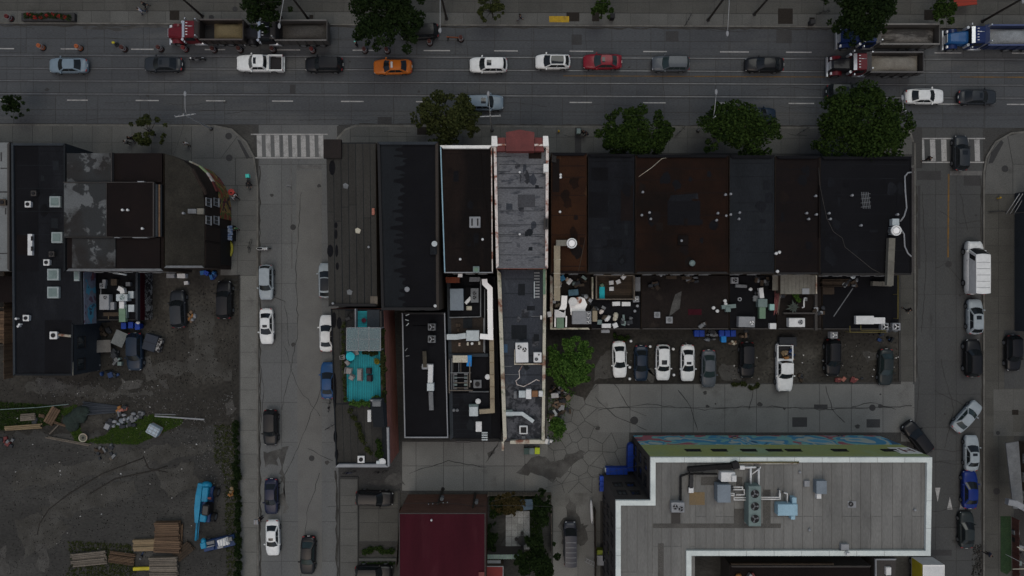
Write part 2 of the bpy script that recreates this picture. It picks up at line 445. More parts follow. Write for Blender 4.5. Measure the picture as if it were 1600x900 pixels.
PLACOAT = mat('pale_load', (0.19,0.18,0.155), 0.95, (0.145,0.135,0.115), 0.9, fine=0.12, bump=0.5)
SKIN = mat('skin', (0.32,0.19,0.13), 0.6, fine=0.05)
HAIR = mat('hair_dark', (0.02,0.014,0.01), 0.7, fine=0.2)
CLOTH = mat('cloth', (0.1,0.1,0.1), 0.9, fine=0.1, objcol=True)
BLUEB = mat('blue_plastic', (0.008,0.045,0.30), 0.5, (0.006,0.035,0.23), 1.0, fine=0.06)
LIFTB = mat('machine_blue', (0.010,0.20,0.34), 0.45, (0.008,0.14,0.25), 0.8, fine=0.06)
NAVY = mat('machine_navy', (0.012,0.035,0.11), 0.5, (0.01,0.028,0.08), 0.8, fine=0.08)
TARPB = mat('blue_tarp', (0.010,0.19,0.50), 0.6, (0.008,0.15,0.42), 1.0, fine=0.08)
YELP = mat('yellow_paint', (0.42,0.36,0.02), 0.6, (0.32,0.27,0.02), 1.2, fine=0.08)
LIME = mat('lime_plastic', (0.36,0.46,0.02), 0.6, fine=0.06)
GRASSM = leafmat('grass_leaf', (0.0144,0.0360,0.0056), (0.0440,0.0680,0.0128))
LEAFD = leafmat('leaf_dark', (0.0030,0.0070,0.0020), (0.0130,0.0235,0.0062))
LEAFM = leafmat('leaf_mid', (0.0030,0.0085,0.0018), (0.0260,0.0460,0.0090))
LEAFO = leafmat('leaf_olive', (0.0080,0.0125,0.0035), (0.0400,0.0470,0.0150))
LEAFB = leafmat('leaf_bright', (0.0055,0.0220,0.0030), (0.0640,0.1250,0.0240))
LEAFR = leafmat('leaf_autumn', (0.0200,0.0176,0.0065), (0.0480,0.0358,0.0130))
BARK = mat('bark', (0.035,0.028,0.021), 0.95, (0.022,0.018,0.014), 2.0, fine=0.25)
MUR_TOP = mural('mural_graffiti', [(0.0330,0.1100,0.1980),(0.0990,0.3300,0.4840),(0.3740,0.4400,0.3960),(0.0550,0.2420,0.3960),(0.1760,0.3960,0.3740),(0.3300,0.1100,0.1320),(0.0330,0.0550,0.0990),(0.4180,0.3960,0.1760)], 0.22, (0.9000,0.9000,0.9000))
MUR_BLUE = mural('mural_blue_pink', [(0.03,0.06,0.10),(0.05,0.22,0.32),(0.13,0.15,0.19),(0.16,0.18,0.23),(0.10,0.06,0.09),(0.18,0.06,0.06)], 0.45, (1,1,1.4))
MUR_BW = mural('mural_black_white', [(0.0080,0.0064,0.0064),(0.0096,0.0080,0.0080),(0.2400,0.2400,0.2320),(0.0096,0.0080,0.0080),(0.0080,0.0064,0.0064),(0.2240,0.2240,0.2160),(0.0160,0.0096,0.0096)], 1.0, (0.8000,0.8000,0.8000))
MUR_CORN = mural('mural_corner', [(0.14,0.018,0.012),(0.20,0.05,0.02),(0.05,0.10,0.02),(0.26,0.16,0.05),(0.03,0.02,0.02),(0.16,0.02,0.03)], 0.5, (1,1,1.3))
GREENW = mat('olive_painted_wall', (0.3133,0.3426,0.1127), 0.85, (0.2669,0.3315,0.1597), 0.25, fine=0.08, col3=(0.2785,0.4199,0.3193), scale3=0.1, sharp3=(0.5,0.7))

WORN = mat('worn_track_dirt', (0.055,0.0535,0.048), 0.95, (0.036,0.0345,0.030), 0.55, fine=0.2, sharp=(0.40,0.60))
# ================================================================ THE GROUND, STREETS AND PAVEMENTS
TILT = 0.0045
def yt(px, y):                    # the main street runs slightly off the picture's horizontal
    return y + TILT*px

def sheet(name, poly, z0, z1, m, h=None, parent=None, kind=True):
    mb = MB().prism([G(x, y) for x, y in poly], z0, z1)
    o = link(name, mb.mesh(name, m), parent)
    if kind and parent is None: o['kind'] = 'structure'
    return o

gm = MB().face([(-400,-400,-0.06),(400,-400,-0.06),(400,400,-0.06),(-400,400,-0.06)])
ground = structure('ground', gm, DIRT2)

_slab = {}
def slab_mesh(name, w, d, t, m):
    k = (name, round(w,2), round(d,2), t, m.name)
    if k not in _slab:
        _slab[k] = MB().box(-w/2, w/2, -d/2, d/2, -t, 0).mesh(name, m)
    return _slab[k]

def slabs(parent, name, x0, y0, x1, y1, nx, ny, z, m, gap=0.05, tilt=0.0, t=0.08, skip=None, xs=None, ys=None, jit=0.003, phase=0.0):
    """lays nx x ny paving pieces over a pixel rectangle (ground level)"""
    xs = xs or [x0+(x1-x0)*i/nx for i in range(nx+1)]
    ys = ys or [y0+(y1-y0)*i/ny for i in range(ny+1)]
    for j in range(len(ys)-1):
        for i in range(len(xs)-1):
            cx, cy = (xs[i]+xs[i+1])/2, (ys[j]+ys[j+1])/2
            if skip and skip(cx, cy): continue
            w = (xs[i+1]-xs[i])/SC-gap; d = (ys[j+1]-ys[j])/SC-gap
            X, Y = G(cx, cy+(tilt*cx))
            o = link(name, slab_mesh(name, w, d, t, m), parent, (X, Y, z+R.uniform(-jit, jit)))
            if tilt: o.rotation_euler = (0, 0, -math.atan(tilt))

# ---- main street (west-east, two streetcar tracks)
mb = MB().prism([G(-300,yt(-300,37)),G(1900,yt(1900,37)),G(1900,yt(1900,193)),G(-300,yt(-300,193))], -0.25, -0.015)
street = structure('main_street', mb, JOINT)
slabs(street, 'road_slab', -17, 38.5, 1617, 0, 0, 0, 0.0, ASPH, tilt=TILT, gap=0.06,
      xs=[-20+61*i for i in range(28)], ys=[37.5, 60, 82.5])
slabs(street, 'road_slab', 0, 0, 0, 0, 0, 0, 0.0, ASPH, tilt=TILT, gap=0.06,
      xs=[-45+66*i for i in range(26)], ys=[149, 171, 193])
slabs(street, 'track_slab', 0, 0, 0, 0, 0, 0, 0.002, ASPH, tilt=TILT, gap=0.05,
      xs=[-30+41*i for i in range(41)], ys=[82.5, 108.5, 124.5, 149])
def strip_px(mb, x0, x1, y, wpx, z0, z1):
    a, b = yt(x0, y), yt(x1, y)
    return mb.prism([G(x0,a-wpx/2),G(x1,b-wpx/2),G(x1,b+wpx/2),G(x0,a+wpx/2)], z0, z1)
for y in (86.3, 106.3, 126.0, 146.2):
    link('tram_rail', strip_px(MB(), -250, 1850, y, 1.15, -0.05, 0.018).mesh('tram_rail', RAIL), street)
    link('rail_groove', strip_px(MB(), -250, 1850, y+(1.6 if y in (86.3,126.0) else -1.6), 0.9, -0.05, 0.010).mesh('rail_groove', IRON), street)
for y in (82.5, 149.0):
    pass
dashN = [(320,352),(430,469),(551,586),(662,703),(772,809),(890,927),(1005,1042),(1125,1170),(1228,1268),(1460,1502),(1581,1622),(205,240),(95,130),(-10,22)]
dashS = [(-10,15),(105,137),(212,248),(322,352),(425,458),(533,568),(650,668),(890,925),(1005,1040),(1120,1160),(1232,1272),(1465,1503),(1573,1612)]
for a, b in dashN: link('lane_dash', strip_px(MB(), a, b, 76.0, 1.7, 0.004, 0.013).mesh('lane_dash', PAINT_W), street)
for a, b in dashS: link('lane_dash', strip_px(MB(), a, b, 156.0, 1.7, 0.004, 0.013).mesh('lane_dash', PAINT_W), street)
link('centre_line', strip_px(MB(), 880, 1310, 114.5, 1.6, 0.004, 0.012).mesh('centre_line', PAINT_Y), street)
link('centre_line', strip_px(MB(), 1500, 1660, 113.5, 1.6, 0.004, 0.012).mesh('centre_line', PAINT_Y), street)
for (x0,x1,y0,y1) in ((425,431,88,104),(453,461,130,144),(1213,1237,42,62),(893,909,50,66),(1040,1060,44,60),(590,612,180,192)):
    link('road_patch', MB().prism([G(x0,yt(x0,y0)),G(x1,yt(x1,y0)),G(x1,yt(x1,y1)),G(x0,yt(x0,y1))],0.0,0.009).mesh('road_patch',PATCHD), street)

# ---- side street on the left
mb = MB().prism([G(x,y) for x,y in ((392,190),(545,190),(528,230),(530,1300),(403,1300),(403,255))], -0.25, -0.03)
lst = structure('left_side_street', mb, JOINT)
slabs(lst, 'road_slab', 404, 248, 528, 1000, 0, 0, -0.008, ROADN, gap=0.035, xs=[404,440,467,529], ys=[195+62*i for i in range(15)], skip=lambda x,y: y<248 and x>520)
link('trench_patch', MB().prism([G(463,266),G(503,266),G(503,900),G(466,900)],-0.02,0.002).mesh('trench_patch',mat('pale_trench',(0.118,0.119,0.112),0.9,(0.10,0.10,0.095),0.4,fine=0.1)), lst)
link('stop_line', MB().prism([G(464,258),G(502,258),G(502,264),G(464,264)],0.0,0.009).mesh('stop_line',PAINT_F), lst)
link('edge_line', MB().prism([G(454,250),G(456,250),G(457,420),G(455,420)],0.0,0.009).mesh('edge_line',PAINT_F), lst)
for (x,y) in ((458,355),(487,716)):
    X,Y = G(x,y); link('manhole_cover', MB().cyl(0,0,0,0.012,0.36,18).mesh('manhole_cover',IRON), lst, (X,Y,0.0))
def crosswalk(name, x0, x1, ya, yb, n, wpx, parent, lab=None):
    for i in range(n):
        x = x0+(x1-x0)*(i+0.5)/n
        link('crosswalk_bar', MB().prism([G(x-wpx/2,ya),G(x+wpx/2,ya),G(x+wpx/2+1,yb),G(x-wpx/2+1,yb)],-0.005,0.014).mesh('crosswalk_bar',PAINT_W), parent)
    for y in (ya-1.6, yb+1.6):
        link('crosswalk_edge', MB().prism([G(x0-6,y-0.9),G(x1+4,y-0.9),G(x1+4,y+0.9),G(x0-6,y+0.9)],-0.005,0.012).mesh('crosswalk_edge',PAINT_W), parent)
crosswalk('crosswalk', 398, 508, 211.5, 245, 8, 7.6, lst)

# ---- side street on the right
mb = MB().prism([G(x,y) for x,y in ((1418,195),(1600,195),(1560,212),(1538,240),(1536,1300),(1420,1300))], -0.25, -0.03)
rst = structure('right_side_street', mb, JOINT)
slabs(rst, 'road_slab', 0, 0, 0, 0, 0, 0, -0.008, ROADR, gap=0.045, xs=[1426,1462,1494,1536], ys=[200+52*i for i in range(18)])
crosswalk('crosswalk', 1431, 1535, 218, 252, 6, 8.2, rst)
link('stop_line', MB().prism([G(1484,267),G(1536,267),G(1536,274),G(1484,274)],0.0,0.009).mesh('stop_line',PAINT_F), rst)
link('centre_line', MB().prism([G(1481,272),G(1483.5,272),G(1482.5,402),G(1480,402)],0.0,0.010).mesh('centre_line',PAINT_Y), rst)
for (x,y0,y1) in ((1465,762,784),(1484,796,776),(1503,796,776)):
    link('hump_triangle', MB().prism([G(x-4.2,y0),G(x+4.2,y0),G(x,y1)],-0.004,0.010).mesh('hump_triangle',PAINT_W), rst)
for (x0,x1,y0,y1) in ((1433,1470,267,281),(1506,1532,274,290),(1433,1487,859,868),(1434,1438,290,420)):
    link('road_patch', MB().prism([G(x0,y0),G(x1,y0),G(x1,y1),G(x0,y1)],-0.01,0.004).mesh('road_patch',PATCHD), rst)
for (x,y) in ((1482,413),(1363,637)):
    X,Y = G(x,y); link('manhole_cover', MB().cyl(0,0,0,0.012,0.40,18).mesh('manhole_cover',IRON), rst, (X,Y,0.005))

# ---- lanes behind the buildings
mb = MB().prism([G(x,y) for x,y in ((905,596),(1428,596),(1428,690),(985,690),(940,760),(940,1300),(862,1300),(862,770),(528,770),(528,688),(860,688))], -0.2, -0.035)
lane = structure('back_lane', mb, JOINT)
slabs(lane, 'lane_slab', 0, 0, 0, 0, 0, 0, -0.004, ASPH2, gap=0.05, xs=[935+49.4*i for i in range(11)], ys=[600,637,676])
slabs(lane, 'lane_slab', 0, 0, 0, 0, 0, 0, -0.004, ASPH2, gap=0.05, xs=[628,650,693,724,756,788,820,856], ys=[690,728,767])
slabs(lane, 'lane_slab', 0, 0, 0, 0, 0, 0, -0.004, ASPH2, gap=0.04, xs=[864,903,938], ys=[770,830,905,980,1100])
# the cracked corner of the lane, each broken piece its own slab
rc = random.Random(5)
gx = [858+27*i for i in range(4)]
corner = [(858,690),(858,766),(936,766),(984,690),(935,676),(935,602),(912,602),(884,648),(858,688)]
def inside(p, poly):
    c = False; n = len(poly)
    for i in range(n):
        (x1,y1),(x2,y2) = poly[i], poly[(i+1)%n]
        if (y1>p[1]) != (y2>p[1]) and p[0] < (x2-x1)*(p[1]-y1)/(y2-y1)+x1: c = not c
    return c
sites = []
for _ in range(400):
    p = (rc.uniform(858,984), rc.uniform(602,766))
    if inside(p, corner) and all((p[0]-q[0])**2+(p[1]-q[1])**2 > 200 for q in sites): sites.append(p)
def clip(poly, a, b, c):          # keep a*x+b*y <= c
    out = []
    for i in range(len(poly)):
        p, q = poly[i], poly[(i+1)%len(poly)]
        dp, dq = a*p[0]+b*p[1]-c, a*q[0]+b*q[1]-c
        if dp <= 0: out.append(p)
        if dp*dq < 0:
            t = dp/(dp-dq); out.append((p[0]+(q[0]-p[0])*t, p[1]+(q[1]-p[1])*t))
    return out
for s_ in sites:
    cell = [(s_[0]-30,s_[1]-30),(s_[0]+30,s_[1]-30),(s_[0]+30,s_[1]+30),(s_[0]-30,s_[1]+30)]
    for q in sites:
        if q == s_: continue
        dx, dy = q[0]-s_[0], q[1]-s_[1]
        d = math.hypot(dx, dy)
        if d < 75: cell = clip(cell, dx/d, dy/d, (dx*(s_[0]+q[0])/2+dy*(s_[1]+q[1])/2)/d-0.42)
    if len(cell) > 2:
        cell = [(min(983,max(853,x)),y) for x,y in cell]
        link('broken_slab', MB().prism([G(x,y) for x,y in cell], -0.09, -0.006+rc.uniform(-0.012,0.008)).mesh('broken_slab',CRACK), lane)
for (x,y,r) in ((991,657,0.5),):
    X,Y=G(x,y); link('manhole_cover', MB().cyl(0,0,0,0.012,r,18).mesh('manhole_cover',IRON), lane, (X,Y,0.0))
for (x0,x1,y0,y1) in ((1238,1261,652,667),(1354,1375,655,668),(1272,1293,632,639)):
    link('drain_cover', MB().prism([G(x0,y0),G(x1,y0),G(x1,y1),G(x0,y1)],-0.01,0.012).mesh('drain_cover',PATCHD), lane)
def stain(name, pts, parent, m=WETD, z=0.011, seed=1, grow=1.0):
    rs = random.Random(seed); out = []
    for i in range(len(pts)):
        p, q = pts[i], pts[(i+1)%len(pts)]
        k=max(3,int(math.hypot(q[0]-p[0],q[1]-p[1])/7)); j=min(5.5,2.0+k*.35)
        for t in range(k):
            t/=k; out.append((p[0]+(q[0]-p[0])*t+rs.uniform(-j,j), p[1]+(q[1]-p[1])*t+rs.uniform(-j,j)))
    link(name, MB().prism([G(x,y) for x,y in out],-0.01,z).mesh(name,m), parent)
stain('damp_stain', [(808,738),(838,712),(872,722),(905,700),(920,706),(885,735),(862,752),(838,742)], lane, seed=3)
stain('damp_stain', [(575,757),(612,742),(622,735),(632,756),(600,760)], lane, z=0.012, seed=4)
stain('damp_stain', [(758,722),(764,708),(780,690),(774,706)], lane, seed=5)
stain('damp_stain', [(884,806),(890,776),(900,792),(906,818),(918,820),(915,850),(880,850),(874,822)], lane, seed=6, z=0.012)
stain('damp_stain', [(440,700),(446,700),(448,800),(441,800)], lst, seed=8)
stain('damp_stain', [(412,706),(436,704),(434,728),(414,728)], lst, seed=9)

# ---- rear parking strip, dirt lots
sheet('parking_yard', [(855,515),(1410,515),(1410,597),(930,600),(905,640),(855,690)], -0.2, -0.012, DIRT)
for i,(poly) in enumerate(([(1408,596),(1428,596),(1428,690),(1408,690)],)):
    sheet('lane_mouth', poly, -0.2, -0.006, ASPH2)
for i,pts in enumerate(([(935,556),(962,540),(968,560),(955,590),(930,595)],[(1350,548),(1372,550),(1374,562),(1352,568)],[(1010,575),(1022,578),(1020,596),(1005,594)],[(1120,570),(1160,575),(1158,594),(1125,594)])):
    stain('pale_patch', pts, bpy.data.objects['parking_yard'], PALE, 0.004, seed=20+i)
rj = random.Random(8)
lot = sheet('dirt_lot', [(-200,425),(372,420),(376,600),(374,668)]+[(368-i*9,668+rj.uniform(-5,6)+(8 if i>10 else 0)) for i in range(63)], -0.2, -0.004, DIRT)
sheet('gravel_lot', [(-200,655),(374,655),(372,1300),(-200,1300)], -0.2, -0.010, DIRT2)
for i,pts in enumerate(([(55,592),(90,590),(112,606),(96,612),(62,606)],[(190,592),(222,594),(216,610),(188,606)],[(246,594),(258,593),(266,604),(258,610)],[(58,850),(75,850),(78,880),(70,895),(58,888)],
     [(78,770),(86,774),(84,788),(76,784)],[(0,860),(12,855),(14,900),(0,900)],[(350,630),(366,622),(368,640),(356,646)],[(222,560),(238,556),(242,590),(224,588)])):
    stain('pale_patch', pts, lot, PALE, 0.006, seed=40+i)
for i,pts in enumerate(([(20,740),(120,722),(230,700),(330,690),(335,705),(220,728),(120,752),(20,765)],[(60,790),(140,765),(210,750),(215,770),(140,795),(70,815)],[(300,480),(330,476),(338,560),(320,600),(300,560)],[(225,575),(300,560),(365,575),(362,592),(290,582),(228,596)],[(20,815),(60,800),(110,818),(90,850),(40,870)],[(240,735),(300,722),(312,760),(262,780)],[(40,598),(150,606),(240,612),(238,622),(120,620),(42,612)])):
    stain('worn_track', pts, lot, WORN, 0.0035+.0003*i, seed=70+i)
# wheel ruts in the lot
for i,pts in enumerate(([(58,836),(62,818),(76,796),(110,770),(160,740),(225,715)],[(140,772),(180,748),(240,735),(262,728)],[(224,712),(232,732),(262,738)])):
    link('wheel_rut', MB().tube([(*G(x,y),-0.10) for x,y in pts],0.135,8).mesh('wheel_rut',mat('rut_%d'%i,(0.022,0.020,0.017),0.95,fine=0.2)), lot)

# ---- sidewalks (raised 0.13 m) with kerbs
def walk(name, poly, m=JOINT, z=0.105):
    return sheet(name, poly, -0.2, z, m)
north = walk('north_sidewalk', [(-300,yt(-300,-160)),(1900,yt(1900,-160)),(1900,yt(1900,35)),(-300,yt(-300,35))])
slabs(north, 'paving_slab', 0,0,0,0,0,0, 0.13, PAVE, gap=0.035, tilt=TILT, xs=[-30+29*i for i in range(58)], ys=[17,35])
slabs(north, 'paving_slab', 0,0,0,0,0,0, 0.132, PAVE2, gap=0.035, tilt=TILT, xs=[-40+34*i for i in range(50)], ys=[-28,-6,16.5])
link('kerb', strip_px(MB(), -300, 1900, 36.3, 2.4, -0.1, 0.14).mesh('kerb', KERB), north)
link('tactile_plate', MB().prism([G(858,yt(858,22)),G(889,yt(889,22)),G(889,yt(889,31.5)),G(858,yt(858,31.5))],0.1,0.145).mesh('tactile_plate',TACT_Y), north)
for (x0,x1,y0,y1) in ((266,281,17,32),(484,490,24,30),(885,905,20,34),(1215,1238,14,38),(1264,1272,28,38),(1443,1458,16,32),(925,936,20,34),(1362,1380,18,36)):
    link('tree_pit', MB().prism([G(x0,y0),G(x1,y0),G(x1,y1),G(x0,y1)],0.1,0.142).mesh('tree_pit',mat('pit_%d'%x0,(0.017,0.014,0.011),0.95,fine=0.2)), north)
for (x,y) in ((331,28),(368,15)):
    X,Y=G(x,y); link('manhole_cover', MB().cyl(0,0,0,0.012,0.34,16).mesh('manhole_cover',IRON), north, (X,Y,0.134))

def south_walk(name, poly, px0, px1, ys, n, m=PAVE, skip=None):
    w = walk(name, poly)
    slabs(w, 'paving_slab', 0,0,0,0,0,0, 0.13, m, gap=0.035, tilt=TILT, xs=[px0+(px1-px0)*i/n for i in range(n+1)], ys=ys, skip=skip)
    return w
sw1 = south_walk('corner_sidewalk', [(-200,yt(-200,195)),(335,196.5),(362,202),(385,222),(397,245),(403,290),(403,430),(360,430),(345,290),(255,262),(-200,262)], -10, 300, [195.5,222,250], 10)
# curved corner in larger bays
def bays(parent, polys, z=0.13, m=PAVEM):
    for p in polys:
        link('paving_slab', MB().prism([G(x,y) for x,y in p], 0.02, z+R.uniform(-.002,.002)).mesh('paving_slab', m), parent)
bays(sw1, [[(300.4,197.2),(334,197.6),(334,247),(300.4,247)],[(334.6,197.7),(361,203.5),(372,212),(346,247),(334.6,247)],
           [(372.5,212.6),(384,223),(396,246),(369,247),(346.5,247)],[(300.4,247.7),(368,247.7),(368,290),(340,290),(300.4,262)],[(369,247.7),(396.4,247.7),(402,290),(369,290)]])
slabs(sw1, 'paving_slab', 0,0,0,0,0,0, 0.13, PAVEM, gap=0.035, xs=[345,372,402], ys=[290.5+23.3*i for i in range(7)])
kb = MB(); kp = [(300,196.6),(335,197),(362,202.5),(385,222.5),(397,245.5),(403,290),(403,430),(403,640),(404,1100)]
kb.sweep([(*G(x,y),0.02) for x,y in kp], 0.22, 0.25); link('kerb', kb.mesh('kerb',KERB), sw1)
kb = MB(); kb.sweep([(*G(x,y),0.02) for x,y in ((-200,194.5),(300,196.6))], 0.22, 0.25); link('kerb', kb.mesh('kerb',KERB), sw1)
for (x,y) in ((358,213),(359,247)):
    X,Y=G(x,y); link('manhole_cover', MB().cyl(0,0,0,0.012,0.42,16).mesh('manhole_cover',IRON), sw1, (X,Y,0.134))
link('tactile_plate', MB().prism([G(x,y) for x,y in ((371,218),(376,220),(391,246),(386,249))],0.1,0.142).mesh('tactile_plate',IRON), sw1)

sw2 = walk('left_street_sidewalk', [(374,430),(403,430),(404,1200),(374,1200)])
slabs(sw2, 'paving_slab', 0,0,0,0,0,0, 0.13, PAVEL, gap=0.04, xs=[376,402], ys=[430.5,470,510,550,590,609,640,672,709,748,785,824,862,900,940])
sw3 = south_walk('shopfront_sidewalk', [(527,yt(527,195)),(548,yt(548,192)),(1440,yt(1440,192.6)),(1440,262),(527,262)], 548, 1424, [193.5,211,235], 30)
kb = MB(); kb.sweep([(*G(x,y),0.02) for x,y in ((522,235),(528,216),(540,203),(556,yt(556,194.2)),(1400,yt(1400,194.2)),(1420,204),(1426,222))], 0.24, 0.25); link('kerb', kb.mesh('kerb',KERB), sw3)
bays(sw3, [[(526,226),(531,214),(541,203.5),(547.4,199),(547.4,240),(526,240)]])
link('tree_pit', MB().prism([G(652,199),G(671,199),G(671,211),G(652,211)],0.1,0.142).mesh('tree_pit',bpy.data.materials['pit_266']), sw3)
link('grate_strip', MB().prism([G(898,199),G(908,199),G(908,240),G(898,240)],0.1,0.140).mesh('grate_strip',PATCHD), sw3)
sw4 = walk('right_street_west_sidewalk', [(1404,425),(1427,425),(1428,596),(1404,596)])
slabs(sw4, 'paving_slab', 0,0,0,0,0,0, 0.13, PAVE2, gap=0.04, xs=[1406.5,1426], ys=[426+24.3*i for i in range(8)])
sw4b = walk('corner_store_sidewalk', [(1414,258),(1428,258),(1428,425),(1414,425)])
slabs(sw4b, 'paving_slab', 0,0,0,0,0,0, 0.13, PAVE, gap=0.04, xs=[1416,1427.5], ys=[258+24*i for i in range(8)])
kb = MB(); kb.sweep([(*G(x,y),0.02) for x,y in ((1428.6,224),(1429,596))], 0.2, 0.25); link('kerb', kb.mesh('kerb',KERB), sw4)
sw5 = walk('right_sidewalk', [(1900,yt(1900,192)),(1610,yt(1610,198)),(1580,208),(1555,222),(1541,246),(1536,270),(1536,1200),(1900,1200)])
slabs(sw5, 'paving_slab', 0,0,0,0,0,0, 0.13, PAVE2, gap=0.035, xs=[1538,1559,1583], ys=[304+26.5*i for i in range(24)])
slabs(sw5, 'paving_slab', 0,0,0,0,0,0, 0.131, PAVE2, gap=0.035, xs=[1583,1610,1637], ys=[516+26.5*i for i in range(7)])
bays(sw5, [[(1539,270),(1543,247),(1556,224),(1573,213.5),(1581,258),(1581,303),(1538,303)],[(1573.8,213),(1606,205),(1606,256.5),(1581.8,256.5)],[(1581.8,257.3),(1606,257.3),(1606,303),(1581.8,303)]])
slabs(sw5, 'paving_slab', 0,0,0,0,0,0, 0.131, PAVE, gap=0.035, xs=[1551,1582,1612,1645], ys=[608,642,681])
kb = MB(); kb.sweep([(*G(x,y),0.02) for x,y in ((1640,yt(1640,196)),(1608,yt(1608,198.6)),(1579,208.5),(1554.5,222.5),(1540.5,246),(1536.4,270),(1536.4,1200))], 0.22, 0.25); link('kerb', kb.mesh('kerb',KERB), sw5)
link('tactile_plate', MB().prism([G(x,y) for x,y in ((1563,219),(1567,223),(1550,255),(1543,256),(1548,238))],0.1,0.142).mesh('tactile_plate',IRON), sw5)
for (x,y,r) in ((1569,264,0.42),(1556,767,0.42),(1558,676,0.25)):
    X,Y=G(x,y); link('manhole_cover', MB().cyl(0,0,0,0.012,r,16).mesh('manhole_cover',IRON), sw5, (X,Y,0.134))
link('tree_pit', MB().prism([G(1580,640),G(1590,640),G(1590,648),G(1580,648)],0.1,0.142).mesh('tree_pit',bpy.data.materials['pit_266']), sw5)
# parking pad for the black car on the far right
sheet('parking_pad', [(1568,516),(1700,516),(1700,607),(1568,607)], 0.0, 0.14, ROADR)
sw6 = walk('lower_sidewalk', [(531,745),(560,745),(560,1200),(531,1200)])
slabs(sw6, 'paving_slab', 0,0,0,0,0,0, 0.13, PAVE, gap=0.04, xs=[532,559], ys=[748+26*i for i in range(8)])
sheet('driveway', [(561,766),(625,766),(625,846),(561,846)], -0.1, 0.10, JOINT)
slabs(bpy.data.objects['driveway'], 'paving_slab', 0,0,0,0,0,0, 0.125, PAVE2, gap=0.05, xs=[562,592,622], ys=[768,794,816,845])
for k in range(3):
    pass
sheet('lower_path', [(561,872),(625,872),(625,876),(561,876)], -0.1, 0.11, PAVE)

# sealed and open cracks, gutters' grime and old repairs on the carriageways
CRK=mat('crack_filler',(0.032,0.032,0.031),0.9,fine=0.2)
def crack(parent, pts, w=0.06, z=0.0115, seed=0, step=9, m=CRK):
    rs=random.Random(seed); P=[]
    for i in range(len(pts)-1):
        a,b=pts[i],pts[i+1]; n=max(1,int(math.hypot(b[0]-a[0],b[1]-a[1])/step))
        for j in range(n):
            u=j/n; P.append((a[0]+(b[0]-a[0])*u+rs.uniform(-1.3,1.3),a[1]+(b[1]-a[1])*u+rs.uniform(-1.3,1.3)))
    P.append(pts[-1]); Q=[Vector(G(x,y)) for x,y in P]; L_=[];R_=[]
    for i,p in enumerate(Q):
        d=(Q[min(i+1,len(Q)-1)]-Q[max(i-1,0)]).normalized(); n_=Vector((-d.y,d.x))*w*rs.uniform(.3,.9)
        L_.append(p+n_); R_.append(p-n_)
    v=[(p.x,p.y,z) for p in L_]+[(p.x,p.y,z) for p in R_]; k=len(Q)
    link('crack',MB().add(v,[(i+k,i+1+k,i+1,i) for i in range(k-1)]).mesh('crack',m),parent)
rk=random.Random(77)
for i,p in enumerate(([(470,300),(462,420),(466,520),(440,640)],[(445,540),(462,600),(500,650)],[(520,560),(470,690),(430,770)],[(405,560),(412,600),(408,660)],[(500,740),(480,800),(470,900)],[(420,460),(445,470),(452,540)],[(480,700),(520,720)])): crack(lst,p,.05,seed=i)
for i,p in enumerate(([(1440,300),(1448,420),(1440,520)],[(1470,330),(1500,350),(1535,345)],[(1460,420),(1478,412),(1500,440),(1520,470)],[(1430,520),(1436,600),(1428,690)],[(1470,560),(1490,640),(1476,700)],[(1500,300),(1512,360)],[(1440,720),(1500,725)],[(1432,700),(1490,705),(1535,702)],[(1430,790),(1460,800),(1500,792)],[(1445,800),(1440,850)],[(1460,610),(1520,640)])): crack(rst,p,.05,seed=20+i)
for i,p in enumerate(([(935,640),(1010,632),(1100,640),(1180,634),(1290,640),(1425,634)],[(930,620),(960,650),(1010,672)],[(1290,605),(1300,640),(1320,660)],[(1180,600),(1170,640)],[(960,600),(985,640),(1010,650)],[(640,740),(700,720),(760,730)],[(1330,636),(1360,628),(1400,640)],[(1060,610),(1080,636),(1090,672)])): crack(lane,p,.06,seed=40+i,z=.0135)
for i in range(26):
    x=rk.uniform(0,1600); y=rk.choice((42,58,70,90,116,135,160,175,186)); y=yt(x,y); l=rk.uniform(30,110)
    crack(street,[(x,y),(x+l*.5,y+rk.uniform(-4,4)),(x+l,y+rk.uniform(-4,4))],.035,seed=60+i,z=.0125)
for i in range(16):
    x=20+i*100+rk.uniform(-20,20); crack(street,[(x,yt(x,40)),(x+rk.uniform(-5,5),yt(x,110)),(x,yt(x,190))],.03,seed=90+i,z=.0125,step=16)
GRIME=mat('kerb_grime',(0.026,0.025,0.022),.95,(0.045,0.044,0.040),.8,fine=.2)
crack(lst,[(405.5,260),(406,420),(406,640),(407,900)],.14,seed=120,z=.010,m=GRIME); crack(lst,[(525,735),(526,800),(527,900)],.22,seed=121,z=.010,m=GRIME)
crack(rst,[(1431,290),(1432,430),(1431,590)],.24,seed=122,z=.010,m=GRIME); crack(rst,[(1533,280),(1533,420),(1534,620),(1534,900)],.16,seed=123,z=.010,m=GRIME)
crack(street,[(0,yt(0,39.5)),(500,yt(500,39.5)),(1000,yt(1000,39.5)),(1600,yt(1600,39.5))],.14,seed=124,z=.0115,m=GRIME); crack(street,[(560,yt(560,191.5)),(1000,yt(1000,191.5)),(1420,yt(1420,191.5))],.12,seed=125,z=.0115,m=GRIME)
crack(street,[(130,43.5),(180,46),(220,42),(262,41)],.28,seed=126,z=.0118,m=WETD)
OIL=mat('oil_stain',(0.020,0.020,0.019),.55,(0.036,0.036,0.034),1.2,fine=.15)
